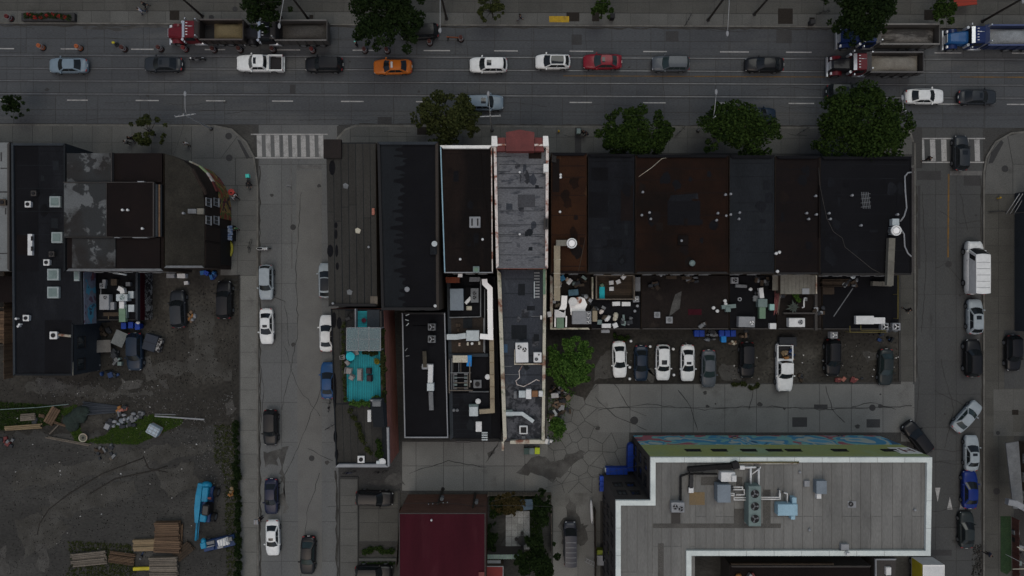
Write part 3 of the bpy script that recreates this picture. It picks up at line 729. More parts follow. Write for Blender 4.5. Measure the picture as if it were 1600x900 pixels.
for i in range(30):
    x,y,pa=rk.choice(((rk.uniform(20,1580),rk.uniform(50,180),street),(rk.uniform(410,520),rk.uniform(270,890),lst),(rk.uniform(1436,1530),rk.uniform(280,890),rst),(rk.uniform(930,1420),rk.uniform(604,670),lane)))
    if pa is street: y=yt(x,y)
    r=rk.uniform(1.2,4.5); link('oil_stain',MB().prism([G(x+r*rk.uniform(.6,1.3)*math.cos(a*.7),y+r*rk.uniform(.5,1.0)*math.sin(a*.7)) for a in range(9)],0,.0108+.0004*(i%5)).mesh('oil_stain',OIL),pa)
for i,p in enumerate(([(290,215),(300,240)],[(600,205),(640,208)],[(880,212),(930,214)],[(1230,210),(1260,212)])): crack(sw1 if i==0 else sw3,p,.04,seed=150+i,z=.1345)

# ================================================================ BUILDINGS
def area(p):
    return sum(p[i][0]*p[(i+1)%len(p)][1]-p[(i+1)%len(p)][0]*p[i][1] for i in range(len(p)))/2
def inset(poly, d):
    """polygon moved inward by d (list of d per side allowed); side i runs from point i to i+1"""
    n = len(poly); s = 1 if area(poly) > 0 else -1
    ds = d if isinstance(d, (list, tuple)) else [d]*n
    L = []
    for i in range(n):
        p, q = Vector(poly[i]), Vector(poly[(i+1)%n])
        t = (q-p).normalized(); nn = Vector((-t.y, t.x))*s
        L.append((p+nn*ds[i], t))
    out = []
    for i in range(n):
        (p, t), (q, u) = L[i-1], L[i]
        den = t.x*u.y-t.y*u.x
        if abs(den) < 1e-6: out.append(tuple(q)); continue
        k = ((q.x-p.x)*u.y-(q.y-p.y)*u.x)/den
        out.append((p.x+t.x*k, p.y+t.y*k))
    return out

WIN = {}
def window(t, root, x, y, z, ang, w=1.0, h=1.4, frame=None, pane=WINDOWG, name='window'):
    """window on a wall; ang = direction the wall faces"""
    k = (round(w,2), round(h,2), frame.name if frame else '', pane.name)
    if k not in WIN:
        f = 0.07
        a = MB(); a.box(-0.03,0.05,-w/2,w/2,0,f); a.box(-0.03,0.05,-w/2,w/2,h-f,h)
        a.box(-0.03,0.05,-w/2,-w/2+f,f,h-f); a.box(-0.03,0.05,w/2-f,w/2,f,h-f); a.box(-0.03,0.045,-0.025,0.025,f,h-f)
        a.box(-0.03,0.13,-w/2-0.06,w/2+0.06,-0.07,0)
        p = MB().box(-0.02,0.015,-w/2+f,w/2-f,f,h-f)
        WIN[k] = (a.mesh('window', frame or WHITEP), p.mesh('pane', pane))
    L = root.location
    o = link(name, WIN[k][0], t, (x-L.x, y-L.y, z-L.z), ang)
    link('pane', WIN[k][1], o)
    return o

def wall_windows(t, A, B, zs, n, w=1.0, h=1.4, frame=None, m0=0.1):
    """row(s) of windows along the wall A-B (world points, outside on the right of A->B)"""
    A, B = Vector(A), Vector(B); d = B-A
    ang = math.atan2(d.y, d.x)-math.pi/2
    for z in zs:
        for i in range(n):
            p = A+d*(m0+(1-2*m0)*(i+0.5)/n)
            window(t, t, p.x, p.y, z, ang, w, h, frame)

def building(name, label, px, h, wallm, roofm, par=(), base=False, gap=0.03, cat='building', group=None, z0=-0.2, windows=()):
    W = [G(x, y, 0 if base else h) for x, y in px]
    W = inset(W, gap)
    cx = sum(p[0] for p in W)/len(W); cy = sum(p[1] for p in W)/len(W)
    t = thing(name, label, cat, (cx,cy,0), 0, group)
    part(t, 'wall', MB().prism(W, z0, h-0.06), wallm, True)
    rf = part(t, 'roof', MB().prism(inset(W, 0.02), h-0.055, h), roofm, True)
    n = len(W)
    for (sides, w, ph, m) in par:
        inner = inset(W, w)
        for i in sides:
            j = (i+1) % n
            part(rf, 'parapet', MB().prism([W[i],W[j],inner[j],inner[i]], h-0.05, h+ph+0.002*i), m, True, root=t)
    for (i, zs, k, w, hh) in windows:
        A, B = W[i], W[(i+1)%n]
        if area(W) < 0: A, B = B, A
        wall_windows(t, A, B, zs, k, w, hh, STEELD)
    t['_h'] = h
    return t, rf, W

def rect(x0, y0, x1, y1): return [(x0,y0),(x1,y0),(x1,y1),(x0,y1)]     # sides: 0 north, 1 east, 2 south, 3 west

def roof_sheet(rf, t, name, poly, h, th, m):
    """a patch, section or strip lying on a roof (pixels at roof height)"""
    return part(rf, name, MB().prism([G(x,y,h) for x,y in poly], h-0.02, h+th), m, True, root=t)

def vents(rf, t, h, pts, m=UNITW, r=0.10, hh=0.45):
    for (x, y) in pts:
        X, Y = G(x, y, h+hh)
        part(rf, 'vent_pipe', MB().cyl(X,Y,h-0.02,h+hh,r,10).cyl(X,Y,h+hh+0.01,h+hh+0.09,r*1.5,10,r*0.9), m, True, root=t)

def skylight(rf, t, h, x, y, w, d, m=UNITW, glass=None, rot=0.0):
    X, Y = G(x, y, h+0.4)
    s = part(rf, 'skylight', MB().cbox(X,Y,h-0.02,w/SC,d/SC,0.38,rot,0.05), m, True, root=t)
    if glass: part(rf, 'skylight_pane', MB().cbox(X,Y,h+0.365,w/SC*0.7,d/SC*0.7,0.03,rot), glass, True, root=t)

def roof_vent_square(rf, t, h, x, y, w=8, m=UNITW, cm=BLACKM):
    X, Y = G(x, y, h+0.5); a = w/SC
    part(rf, 'roof_ventilator', MB().cbox(X,Y,h-0.02,a*0.8,a*0.8,0.4).cbox(X,Y,h+0.40,a,a,0.08,0,0.03), m, True, root=t)
    part(rf, 'ventilator_cap', MB().cyl(X,Y,h+0.482,h+0.56,a*0.30,12), cm, True, root=t)

def seam(rf, t, h, pts, m, r=0.04, name='roof_cable'):
    part(rf, name, MB().tube([(*G(x,y,h),h+r*0.8) for x,y in pts], r, 6), m, True, root=t)

DKWIN = WALLD
# ---------- left block
t,rf,W = building('white_roof_building','flat building with dirty white roof cut by the left edge of the photo', rect(-90,222,17.5,424), 5.2, WALLG, mat('dirty_white_roof',(0.17,0.18,0.18),0.85,(0.13,0.14,0.14),0.3,fine=0.1,col3=(0.10,0.09,0.085),scale3=0.5,sharp3=(0.62,0.7)), par=[((1,),0.25,0.25,WALLG)], windows=[(0,(3.2,),6,1.2,1.4)])
for (x,y,w,d) in ((6,300,14,2),(6,263,10,1.5),(5,396,16,1.5),(2,245,2,14),(9,330,2,10)):
    roof_sheet(rf,t,'roof_patch',rect(x-w/2,y-d/2,x+w/2,y+d/2),5.2,0.02,IRON)
roof_vent_square(rf,t,5.2,3,316,10,BRICKB)

t,rf,W = building('long_dark_building','long black flat roofed building with skylights beside the dirt lot', [(19,224),(103.5,224),(103.5,422),(129.5,422),(131,507),(116,508),(115,587),(22,587)], 5.3, WALLB, TAR2, par=[((1,3,5,6),0.22,0.12,TARB),((0,7),0.25,0.2,WALLB)])
long_dark = t; H=5.3
for y0,y1,x0,x1 in ((226,424,24,60),(500,585,70,112)):
    roof_sheet(rf,t,'roof_patch',rect(x0,y0,x1,y1),H,0.015,TAR)
roof_sheet(rf,t,'roof_patch',[(26,366),(48,368),(48,398),(28,398)],H,0.02,BROWN)
for i in range(9): roof_sheet(rf,t,'roof_seam',rect(26,240+18*i,100,240.8+18*i),H,0.02,TARB) if i%2 else None
for (x,y,w,d) in ((85,315,16,16),(88,371,16,16),(82,429,17,17),(82,457,17,17),(119,430,8,17)):
    skylight(rf,t,H,x,y,w,d,mat('skylight_dome_%d_%d'%(x,y),(0.30,0.34,0.34),0.4,(0.22,0.26,0.26),1,fine=0.05),TEALG)
roof_sheet(rf,t,'roof_hatch_frame',rect(46.5,366,53.5,399),H,0.35,UNITW)
for y in (373,389): roof_sheet(rf,t,'hatch_opening',rect(48.2,y-4,52.2,y+3),H+0.35,0.01,BLACKM)
for (x,y) in ((43,319),(72,410),(40,497)): roof_vent_square(rf,t,H,x,y,9)
roof_vent_square(rf,t,H,80,397,8,WALLG); roof_vent_square(rf,t,H,52,302,8,WALLG)
roof_vent_square(rf,t,H,83,524,11); seam(rf,t,H,[(84,522),(112,525)],WORNW2,0.16,'drain_pipe')
vents(rf,t,H,[(25,498),(28,510),(30,507)])
# east face: two square windows, and the sprayed wall further north
def face_panel(t, root, A, B, z0, z1, out, m, name):
    A, B = Vector(A), Vector(B); d = (B-A).normalized(); n = Vector((d.y,-d.x))
    p = [A+n*0.004, B+n*0.004, B+n*(0.004+out), A+n*(0.004+out)]
    return part(t, name, MB().prism([tuple(q) for q in p], z0, z1), m, True, root=root)
A, B = W[4], W[3]
part(t,'mural_wall', MB().prism([(A[0]+0.01,A[1]),(B[0]+0.01,B[1]),(B[0]+0.05,B[1]),(A[0]+0.05,A[1])],2.9,5.2), MUR_BLUE, True)
A, B = Vector(W[6]), Vector(W[5])
for f in (0.36, 0.8):
    p = B+(A-B)*f
    window(t,t,p.x+0.02,p.y,3.3,0.0,1.35,1.35,BLACKM)
A = W[5]; part(t,'coping', MB().box(W[6][0]-0.1,W[6][0]+0.02,W[6][1],W[5][1],5.32,5.42), WORNW2, True)

t,rf,W = building('low_rear_extension','low flat roof crowded with kitchen vents between two sprayed walls', rect(152,424,219,501), 2.8, WALLD, TAR, par=[((1,),0.25,0.5,WALLB),((2,),0.15,0.15,WALLD)])
hvac_roof = t; H=2.8
A, B = W[1], W[2]
part(t,'graffiti_wall', MB().prism([(A[0]+0.01,A[1]),(B[0]+0.01,B[1]),(B[0]+0.05,B[1]),(A[0]+0.05,A[1])],0.0,1.75), MUR_BW, True)
part(t,'red_wall_band', MB().prism([(A[0]+0.01,A[1]),(B[0]+0.01,B[1]),(B[0]+0.045,B[1]),(A[0]+0.045,A[1])],1.755,2.7), REDR, True)
for (x0,y0,x1,y1,z,m) in ((163,437,168,446,0.4,UNITG),(177,436,186,446,0.5,BRICKB),(200,441,207,447,0.5,STEELD),(162,488,186,494,0.10,WOODD),(204,455,212,466,0.5,STEEL),(204,476,213,487,0.5,STEEL),(199,476,201.5,497,0.5,TEALG)):
    roof_sheet(rf,t,'roof_box',rect(x0,y0,x1,y1),H,z,m)
seam(rf,t,H,[(158,449),(158,462)],UNITG,0.06,'conduit'); seam(rf,t,H,[(170,500),(170,493),(186,493)],WOODL,0.05,'conduit')
seam(rf,t,H,[(178,426),(199,429)],STEEL,0.14,'conduit')

t,rf,W = building('peeling_roof_building','flat building with peeling grey and brown roof sections behind the street corner', rect(104,239,256,424), 6.9, BRICKB, BROWN, par=[((2,),0.28,0.12,STEELD)], windows=[(2,(1.2,4.2),5,1.0,1.5),(0,(4.0,),6,1.0,1.6)])
for (p,z,m) in ((rect(106,240,178.6,285),0.20,PEEL),(rect(180,240,255,285),0.24,BROWN),(rect(105,287,171,370),0.55,PEEL),(rect(172,287,243,370),0.60,BROWN),(rect(246,289,249.4,370),0.45,WALLB),(rect(250,289,252.6,370),0.35,WOODB),(rect(253.2,289,255.6,370),0.4,TARB),(rect(114.5,372,182,419),0.22,PEEL),(rect(183.5,372,251,419),0.18,BROWN)):
    roof_sheet(rf,t,'roof_section',p,6.9,z,m)
for p in (rect(171.4,286.5,172.0,371),rect(243.4,286.5,245.2,371),rect(104.4,285.6,244,286.6),rect(104.4,370.5,244,371.4),rect(178.8,239.6,179.8,285)):
    roof_sheet(rf,t,'roof_edge',p,6.9,0.66,WALLG)
vents(rf,t,7.5,[(191,328),(199,328),(222,357)],UNITW,0.10,0.3)
for p in ((184,371.5,192,372.3),(212,371.5,235,372.3),(220,284.5,230,286)): roof_sheet(rf,t,'flashing',rect(*p),6.9,0.70,UNITG)

cpx = [(257,240),(272,243.5),(288,251),(300,262),(309,276),(316,292),(319.5,312),(320,335),(320,419),(257,419)]
t,rf,W = building('curved_corner_shop','curved corner shop with mossy roof and painted ground floor facade', cpx, 7.5, SHING, MOSS, par=[((8,),0.25,0.15,STEELD)])
corner = t
out = inset(W, -0.05)
for i in range(1,7):
    part(t,'painted_shopfront', MB().prism([W[i],W[i+1],out[i+1],out[i]],0.1,3.3), MUR_CORN, True)
for i in range(1,5):
    o2 = inset(W,-0.18)
    part(t,'sign_board', MB().prism([W[i],W[i+1],o2[i+1],o2[i]],3.32,3.9), (WORNW2,GREENW,WORNW,REDM)[i-1], True)
part(t,'shopfront', MB().box(W[7][0]-0.02,W[7][0]+0.05,W[8][1]+0.5,W[7][1]-1.2,0.1,3.2), BLACKM, True)
for y0,y1 in ((0.2,0.48),(0.52,0.95)):
    a = W[7][1]+(W[8][1]-W[7][1])*y0; b = W[7][1]+(W[8][1]-W[7][1])*y1
    part(t,'wall_cladding', MB().box(W[7][0]+0.005,W[7][0]+0.06,b,a,3.4,7.3), SHING, True)
for z in (4.0,6.1):
    for yy in (317,345):
        Y = G(0,yy,z)[1]
        window(t,t,W[7][0]+0.06,Y,z,0.0,0.95,1.2,UNITG)
roof_sheet(rf,t,'roof_vent_box',rect(296,327,309,334),7.5,0.4,STEELD); roof_sheet(rf,t,'roof_vent_box',rect(309.5,326,320,335),7.5,0.3,DUCTG)
vents(rf,t,7.5,[(286,333)],UNITG)
part(rf,'roof_ridge',MB().tube([(*G(x,y,7.5),7.5) for x,y in ((302,264),(311,282),(319,296),(322,304))],0.22,6),SHING,True,root=t)

# ---------- middle block
t,rf,W = building('grey_strip_roof_building','flat building roofed in long grey felt strips beside the left crosswalk', [(509,222),(587.5,222),(589.5,479),(513,479)], 7.5, BRICKB, TARB, par=[((2,),0.3,0.25,BLACKM)], windows=[(0,(1.0,4.4),4,1.2,1.6),(3,(1.2,4.4),9,1.1,1.6)])
H=7.5
xs = [510,521,532.5,544,555.5,567,578,587]
for i in range(7):
    for (a,b) in ((224,330+R.uniform(-30,30)),(0,477)):
        if a == 0: a = yb
        yb = b
        roof_sheet(rf,t,'roof_strip',[(xs[i]+0.4+(a-222)*0.012,a+0.4),(xs[i+1]-0.4+(a-222)*0.010,a+0.4),(xs[i+1]-0.4+(b-222)*0.010,b-0.4),(xs[i]+0.4+(b-222)*0.012,b-0.4)],H,0.03+0.004*(i%2),GREYS)
roof_sheet(rf,t,'roof_corner_box',rect(507,219,534.5,248),H,0.45,mat('corner_box_roof',(0.013,0.010,0.009),0.85,(0.019,0.014,0.012),0.5,fine=0.2))
for (x,y,w,d) in ((519,262,10,24),(525,352,5,10),(525,366,5,16),(516,392,10,20),(526,392,5,20),(527,416,5,12)):
    pts=[(x+w/2*math.cos(a*0.7)*1.0,y+d/2*math.sin(a*0.7)) for a in range(9)]
    roof_sheet(rf,t,'damp_patch',pts,H+0.034,0.012,TAR)
for (x,y) in ((559,361),(540,291),(546,457)): roof_sheet(rf,t,'debris',[(x-4,y-3),(x,y-5),(x+5,y-2),(x+3,y+4),(x-3,y+3)],H+0.03,0.06,WORNW2 if y==361 else STEELD)
roof_sheet(rf,t,'wooden_hatch',rect(579,463,590,475),H,0.12,WOODG); roof_sheet(rf,t,'orange_bucket',rect(582,326,586,336),H,0.35,BRICK)
vents(rf,t,H,[(520,474),(576,386)],UNITG,0.1,0.25)

t,rf,W = building('black_coated_building','tall flat roofed building with jagged black roof coating and brown brick side', [(589.5,222),(685,222),(686.5,485),(596,485)], 9.0, BRICKB, TARB, par=[((0,),0.3,0.35,WALLB),((1,),0.30,0.2,mat('brown_coping',(0.036,0.030,0.025),0.9,fine=0.15)),((2,3),0.3,0.2,BLACKM)], windows=[(0,(1.2,4.4,6.6),4,1.2,1.5),(2,(5.6,),3,1.0,1.4)])
H=9.0
rj = random.Random(3); edge=[]
y = 230
while y < 480:
    b=rj.uniform(-5,10)-(7 if 300<y<370 else 0); k=rj.uniform(4,9)
    edge += [(627+b*.5+rj.uniform(0,6),y),(620+b,y+k*.3),(619+b,y+k*.8),(626+b*.6+rj.uniform(0,5),y+k*1.1)]; y += k*1.15+rj.uniform(1,5)
roof_sheet(rf,t,'black_coating',[(630,226)]+edge+[(640,481),(682,481),(681,226)],H,0.012,DRIP)
vents(rf,t,H,[(636,452)],UNITG,0.2,0.25); vents(rf,t,H,[(680,478)],UNITW,0.12,0.3)
part(rf,'satellite_dish',MB().cyl(*G(679,381,H+0.6),H-0.02,H+0.6,0.04,6).cyl(*G(679,381,H+0.6),H+0.6,H+0.75,0.12,12,0.32),STEEL,True,root=t)
roof_sheet(rf,t,'roof_box',rect(673,384,683,398),H,0.5,TARB)

t,rf,W = building('terrace_building','narrow building with turquoise roof terrace and red brick side wall', [(517,482),(600,482),(608,729),(525,729)], 7.0, BRICK, TARB, par=[((2,),0.35,0.45,UNITG),((3,),0.12,0.2,TARB)], windows=[(3,(1.2,4.2),9,1.1,1.5),(2,(1.0,4.2),3,1.1,1.5)])
terrace = t; H=7.0
for i in range(7):
    x0=519+i*11.2
    roof_sheet(rf,t,'roof_strip',[(x0+5.0,632),(x0+15.6,632),(x0+18.6,722),(x0+8.0,722)] if i<6 else [(x0+4,632),(x0+9,632),(x0+12,722),(x0+8,722)],H,0.03,GREYS)
for i in range(2):
    x0=518.6+i*10.6
    roof_sheet(rf,t,'roof_strip',[(x0,484),(x0+10.2,484),(x0+15.0,630),(x0+4.8,630)],H,0.028,GREYS)
part(rf,'white_edge',MB().prism([G(604,668,7.4),G(607.4,668,7.4),G(608.6,729,7.4),G(605.6,729,7.4)],6.9,7.42),UNITG,True,root=t)
for (x,y,w,d) in ((522,500,7,26),(523,612,6,60),(524,682,6,20),(526,710,6,18),(530,505,8,20)):
    pts=[(x+w/2*math.cos(a*0.7),y+d/2*math.sin(a*0.7)) for a in range(9)]
    roof_sheet(rf,t,'damp_patch',pts,H+0.03,0.012,TAR)
# deck of painted boards
dk = part(rf,'roof_deck',MB().prism([G(x,y,H+.1) for x,y in ((540,486),(597,486),(600,630),(542,630))],H-0.02,H+0.05),WALLD,True,root=t)
def deck_boards(x0,x1,y0,y1,n,m):
    for i in range(n):
        a=x0+(x1-x0)*i/n; b=x0+(x1-x0)*(i+1)/n
        part(rf,'deck_board',MB().prism([G(a+.18,y0,H+.1),G(b-.18,y0,H+.1),G(b+.8,y1,H+.1),G(a+1.2,y1,H+.1)],H+0.052,H+0.10+R.uniform(0,.006)),m,True,root=t)
deck_boards(541,594,548,627,19,TEAL)
for i in range(9):
    y=486+i*3.2
    part(rf,'deck_board',MB().prism([G(559,y,H+.1),G(574,y,H+.1),G(574,y+2.7,H+.1),G(559,y+2.7,H+.1)],H+0.052,H+0.10),TEAL,True,root=t)
deck_boards(541,594,512,547,19,TEAL)
roof_sheet(rf,t,'terrace_step',rect(575,484,594,511),H,0.5,WALLB)
roof_sheet(rf,t,'rail_wall',rect(557.2,482,558.6,512),H,0.9,UNITG)
roof_sheet(rf,t,'brick_edge',[(594,486),(597,486),(600,630),(597,630)],H,0.35,WALLG)
roof_vent_square(rf,t,H,564,718,10); vents(rf,t,H,[(597,722)],UNITW,0.3,0.3); roof_sheet(rf,t,'roof_box',rect(589,719,595,726),H,0.4,STEEL)

ph,rf2,W2 = building('roof_penthouse','grey stair box standing on the terrace building roof', [(577,624),(597,624),(601,668),(583,668)], 9.0, WALLB, TARB, z0=7.03, par=[((0,),0.5,0.08,UNITG)], cat='stair box')
skylight(rf2,ph,9.0,588,631,12,8,STEELD)

t,rf,W = building('black_low_building','low building with glossy black roof inside a white metal edge', [(628,488),(696,488),(701,684),(632,684)], 5.0, WALLB, DRIP, par=[((2,3),0.13,0.28,UNITG),((1,),0.11,0.28,UNITG),((0,),0.2,0.1,BLACKM)], windows=[(2,(1.0,),3,1.2,1.6)])
blackroof=t; H=5.0
roof_sheet(rf,t,'roof_patch',[(645,505),(668,505),(668,545),(648,545)],H,0.010,TAR)
for (x,y,a) in ((637,492,.4),(636,500,-.3),(637,507,.8),(635,546,.9),(637,556,.2)):
    X,Y=G(x,y,H); part(rf,'bracket',MB().cbox(X,Y,H-0.02,0.42,0.09,0.2,a),STEEL if y<520 else STEELD,True,root=t)
part(t,'blue_paint_band',MB().box(*sorted((G(634,0,5)[0],G(663,0,5)[0])),W[2][1]-0.04,W[2][1]-0.005,0.1,0.9),TARPB,True)

t,rf,W = building('brown_roof_building','flat building with stained brown roof and white front parapet left of the grey coated building', [(687.5,228),(769,228),(770.5,427),(694,427)], 8.4, BRICKB, BROWN2, par=[((0,),0.32,0.45,WHITEP),((2,),0.11,0.25,UNITG),((1,),0.10,0.15,WORNW),((3,),0.12,0.22,UNITS)], windows=[(0,(1.0,4.2),4,1.1,1.7),(2,(5.0,),3,1.0,1.5)])
brownroof=t; H=8.4
X,Y=G(742,347,H+.4); part(rf,'roof_hatch',MB().cbox(X,Y,H-0.02,1.25,1.25,0.4,0,0.05),UNITG,True,root=t)
part(rf,'hatch_slot',MB().cbox(X-0.32,Y,H+0.383,0.16,0.8,0.02).cbox(X+0.32,Y,H+0.383,0.16,0.8,0.02),BLACKM,True,root=t)
roof_vent_square(rf,t,H,744,421,9,TEALG,GREENM)
vents(rf,t,H,[(754,374),(719,405)],UNITW,0.10,0.3)
seam(rf,t,H,[(751,234),(756,300),(768,372)],BROWN,0.03); 
part(rf,'roof_ladder',MB().prism([G(715,427.5,8),G(722,427.5,8),G(722,433,7.4),G(715,433,7.4)],7.0,7.2),WHITEP,True,root=t)

# rear yard roof of the brown building
t,rf,W = building('cluttered_rear_building','dark rear roof cluttered with ducts and decks left of the grey coated building', [(698,431),(774,431),(783,688),(703,688)], 4.5, WALLB, TAR, par=[((3,),0.4,0.2,WALLB),((2,),0.2,0.1,WALLD)], windows=[(2,(1.0,),2,1.2,1.8)])
clut=t; H=4.5
for (p,z,m) in ((rect(703,449,751,494),0.35,TAR),(rect(704,496,757,551),0.2,mat('brown_wet_deck',(0.026,0.018,0.012),0.8,(0.014,0.011,0.009),0.5,fine=0.25)),(rect(724,497,738,513),0.28,TARB),(rect(702,552,763,557),0.45,WALLB),(rect(706,557,760,612),0.1,TAR),(rect(707,614,768,684),0.12,TAR2),(rect(712,688,735,691),0.3,WALLG)):
    roof_sheet(rf,t,'roof_section',p,H,z,m)
for p in ([(703,495),(750,494),(750,495.4),(703,496.6)],rect(750.5,434,752,495),rect(757,452,758.2,551),rect(755.5,497,757,549),rect(733,610.6,764,611.6),rect(762,446,763,508)):
    roof_sheet(rf,t,'roof_kerb',p,H,0.6,STEELD)
part(rf,'orange_vent_hood',MB().prism([G(696,433,5.5),G(718,433,5.5),G(718,442,5.5),G(697,442,5.5)],4.4,5.5),mat('orange_rust_hood',(0.15,0.032,0.010),0.7,(0.10,0.025,0.01),1.0,fine=0.12),True,root=t)
part(rf,'roof_box',MB().prism([G(734,433,5.6),G(750,433,5.6),G(749,440,5.6),G(733,440,5.6)],4.4,5.6),STEELD,True,root=t)
for (x,y) in ((714,508),(718,508),(716,516),(718,538),(731,537),(749,536)):
    roof_sheet(rf,t,'pallet_block',rect(x-1.5,y-2.5,x+1.5,y+2.5),H+0.2,0.2,WOODD if y<530 else WORNW2)
part(rf,'vent_pipe',MB().cyl(*G(737.5,537,5.2),4.5,5.2,0.16,12),UNITW,True,root=t)
roof_sheet(rf,t,'roof_debris',rect(706,560,709,580),H+.1,0.1,IRON)
vents(rf,t,H+.1,[(762,589),(747,627)],UNITW,0.22,0.5); vents(rf,t,H+.1,[(709,641),(714.5,641)],STEELD,0.13,0.3)
skylight(rf,t,H+0.1,748,667,9,15,UNITW)
for i in range(4): roof_sheet(rf,t,'ladder_rung',rect(753,674+i*3.6,762,675.8+i*3.6),H,0.5,STEEL)
vents(rf,t,H+.1,[(735,596)],UNITW,0.1,0.3); roof_vent_square(rf,t,H+0.1,746,600,12,STEELD)

# ---------- the grey coated building in the centre
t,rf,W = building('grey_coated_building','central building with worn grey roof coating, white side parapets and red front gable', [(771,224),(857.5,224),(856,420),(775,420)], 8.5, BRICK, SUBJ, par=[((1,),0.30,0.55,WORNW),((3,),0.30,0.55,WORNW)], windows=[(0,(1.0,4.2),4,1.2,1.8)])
subj=t; H=8.5
part(t,'front_gable',MB().prism([G(x,y,9.7) for x,y in ((790.5,206.5),(812,202.5),(835,206.5),(835,236),(790.5,236))],6.5,9.7),REDM,True)
part(t,'front_gable',MB().prism([G(x,y,9.3) for x,y in ((778,215),(790,215),(790,236),(776,236))],6.5,9.3),REDM,True)
part(t,'front_gable',MB().prism([G(x,y,9.3) for x,y in ((835.6,215),(847.5,215),(850,236),(835.6,236))],6.5,9.3),REDM,True)
for p in (((777,225),(801,225),(801,227.5),(777,227.5)),((824,225),(848,225),(848,228),(824,228))):
    part(t,'worn_trim',MB().prism([G(x,y,9.4) for x,y in p],9.0,9.43),WORNW,True)
for x0,x1 in ((768,776.5),(848.5,856.5)):
    part(t,'white_pillar',MB().prism([G(x0,212.5,9.6),G(x1,212.5,9.6),G(x1+1,228,9.6),G(x0,228,9.6)],0.1,9.62),WHITEP,True)
for (p,m) in ((rect(809,304,836,324),mat('dark_patch',(0.055,0.057,0.063),0.85,(0.045,0.046,0.05),1,fine=0.15)),(rect(826,238,846,248),BROWN2),):
    roof_sheet(rf,t,'roof_patch',p,H,0.014,m)
for (x0,y0,x1) in ((777,268,797),(777,353,812),(777,366,851),(777,379,800),(776,244,798),(810,259,830),(777,294,850)):
    roof_sheet(rf,t,'roof_seam',rect(x0,y0,x1,y0+0.7),H,0.018,TARB)
vents(rf,t,H,[(812,269),(812,366)],UNITW,0.09,0.25)
part(rf,'white_box',MB().prism([G(x,y,9.4) for x,y in rect(849.3,256,857,268.5)],8.5,9.42),WHITEP,True,root=t)
part(rf,'chimney',MB().prism([G(x,y,9.5) for x,y in rect(850.2,341,856.6,358)],8.5,9.5),WALLG,True,root=t)
part(rf,'chimney_flue',MB().prism([G(x,y,9.5) for x,y in rect(852.5,343,855,355)],9.5,9.53),BLACKM,True,root=t)

t,rf,W = building('worn_rear_roof','long rear wing with dark worn roof between rusty cream parapet walls', [(776.5,421),(854,421),(851,690),(786,690)], 6.6, BRICK, SUBJ2, par=[((1,),0.34,0.5,WORNW2),((3,),0.42,0.5,WORNW2)], windows=[(2,(1.0,3.8),3,1.1,1.5)])
rear=t; H=6.6
for (p,m) in ((rect(784,406,794,421),BLACKM),(rect(794,408,824,420),TARB),(rect(824,411,845,421),WOODD)):
    pass
roof_sheet(rf,t,'roof_section',[(787,600),(850,600),(849,688),(789,688)],H,0.012,SUBJ3)
roof_sheet(rf,t,'roof_patch',rect(799,508,823,530),H,0.016,TARB)
roof_sheet(rf,t,'roof_hatch',rect(824,411.5,845,422),H,0.5,WOODD); roof_sheet(rf,t,'stair_opening',rect(782,406,794,422),H,0.1,BLACKM)
for i in range(9): roof_sheet(rf,t,'stair_tread',rect(834.5,425+i*4.7,843,427.6+i*4.7),H,0.25-0.02*i,STEELD if i<5 else UNITG)
roof_sheet(rf,t,'stair_rail',rect(834,440,835.2,466),H,0.6,STEEL)
part(rf,'end_parapet',MB().prism([G(x,y,7.2) for x,y in ((797,689),(816,687.5),(843,687.5),(851.5,689.5),(851.5,693.5),(797,693.5))],6.4,7.22),WORNW2,True,root=t)
part(rf,'end_pillar',MB().prism([G(x,y,7.0) for x,y in rect(784,690,787.5,704)],0.1,7.05),WORNW2,True,root=t)
skylight(rf,t,H,818,672,12,12,UNITW,BLACKM)
for (x0,y0,x1) in ((786,585,812),(786,620,800),(830,494,848),(786,572,800)): roof_sheet(rf,t,'roof_seam',rect(x0,y0,x1,y0+0.8),H,0.02,STEELD)
roof_sheet(rf,t,'drain_tray',rect(787,538,793,551),H,0.05,mat('blue_tray',(0.035,0.07,0.12),0.8,fine=0.15))
for (x,y,w,d,m) in ((788,640,13,10,TEALG),(815,681,6,5,STEELD),(844,493,3,6,UNITW)): roof_sheet(rf,t,'roof_box',rect(x,y,x+w,y+d),H,0.25,m)
seam(rf,t,H,[(816,571),(811,580),(812,590),(806,595),(808,601),(818,604),(828,599),(838,593),(843,595)],WORNW,0.05,'hose')
roof_sheet(rf,t,'railing_wall',[(803.5,546),(805,546),(805,567.5),(850,567.5),(850,569.5),(803.5,569.5)],H,0.35,WORNW2)
part(rf,'green_gutter',MB().prism([G(x,y,7.2) for x,y in rect(848.5,408,852.5,460)],6.6,7.25),GREENM,True,root=t)

# ---------- row of shops to the right
def row(name,label,x0,x1,y0,y1,h,roofm,**k):
    return building(name,label,rect(x0,y0,x1,y1),h,BRICKB,roofm,par=k.get('par',[((0,),0.3,0.30,TAR),((2,),0.22,0.10,k.get('edge',WALLD)),((1,),0.14,0.05,roofm)]),windows=[(0,(1.0,4.2),max(2,int((x1-x0)/20)),1.1,1.7),(2,(4.6,),max(2,int((x1-x0)/26)),1.0,1.4)])
t,rf,W=row('rust_roof_shop','narrow shop with rusty orange roof right of the central building',861,917,239,427,7.9,RUST2,edge=BROWN)
H=7.9; roof_sheet(rf,t,'roof_patch',rect(863,248,874,300),H,0.015,BROWN)
vents(rf,t,H,[(876,273),(876,277),(875,331)],UNITW,0.1,0.3); seam(rf,t,H,[(916,364),(910,394),(904,424)],BRICKB,0.03)
roof_sheet(rf,t,'iron_frame',rect(862,240,869,254),H,0.2,WALLD)
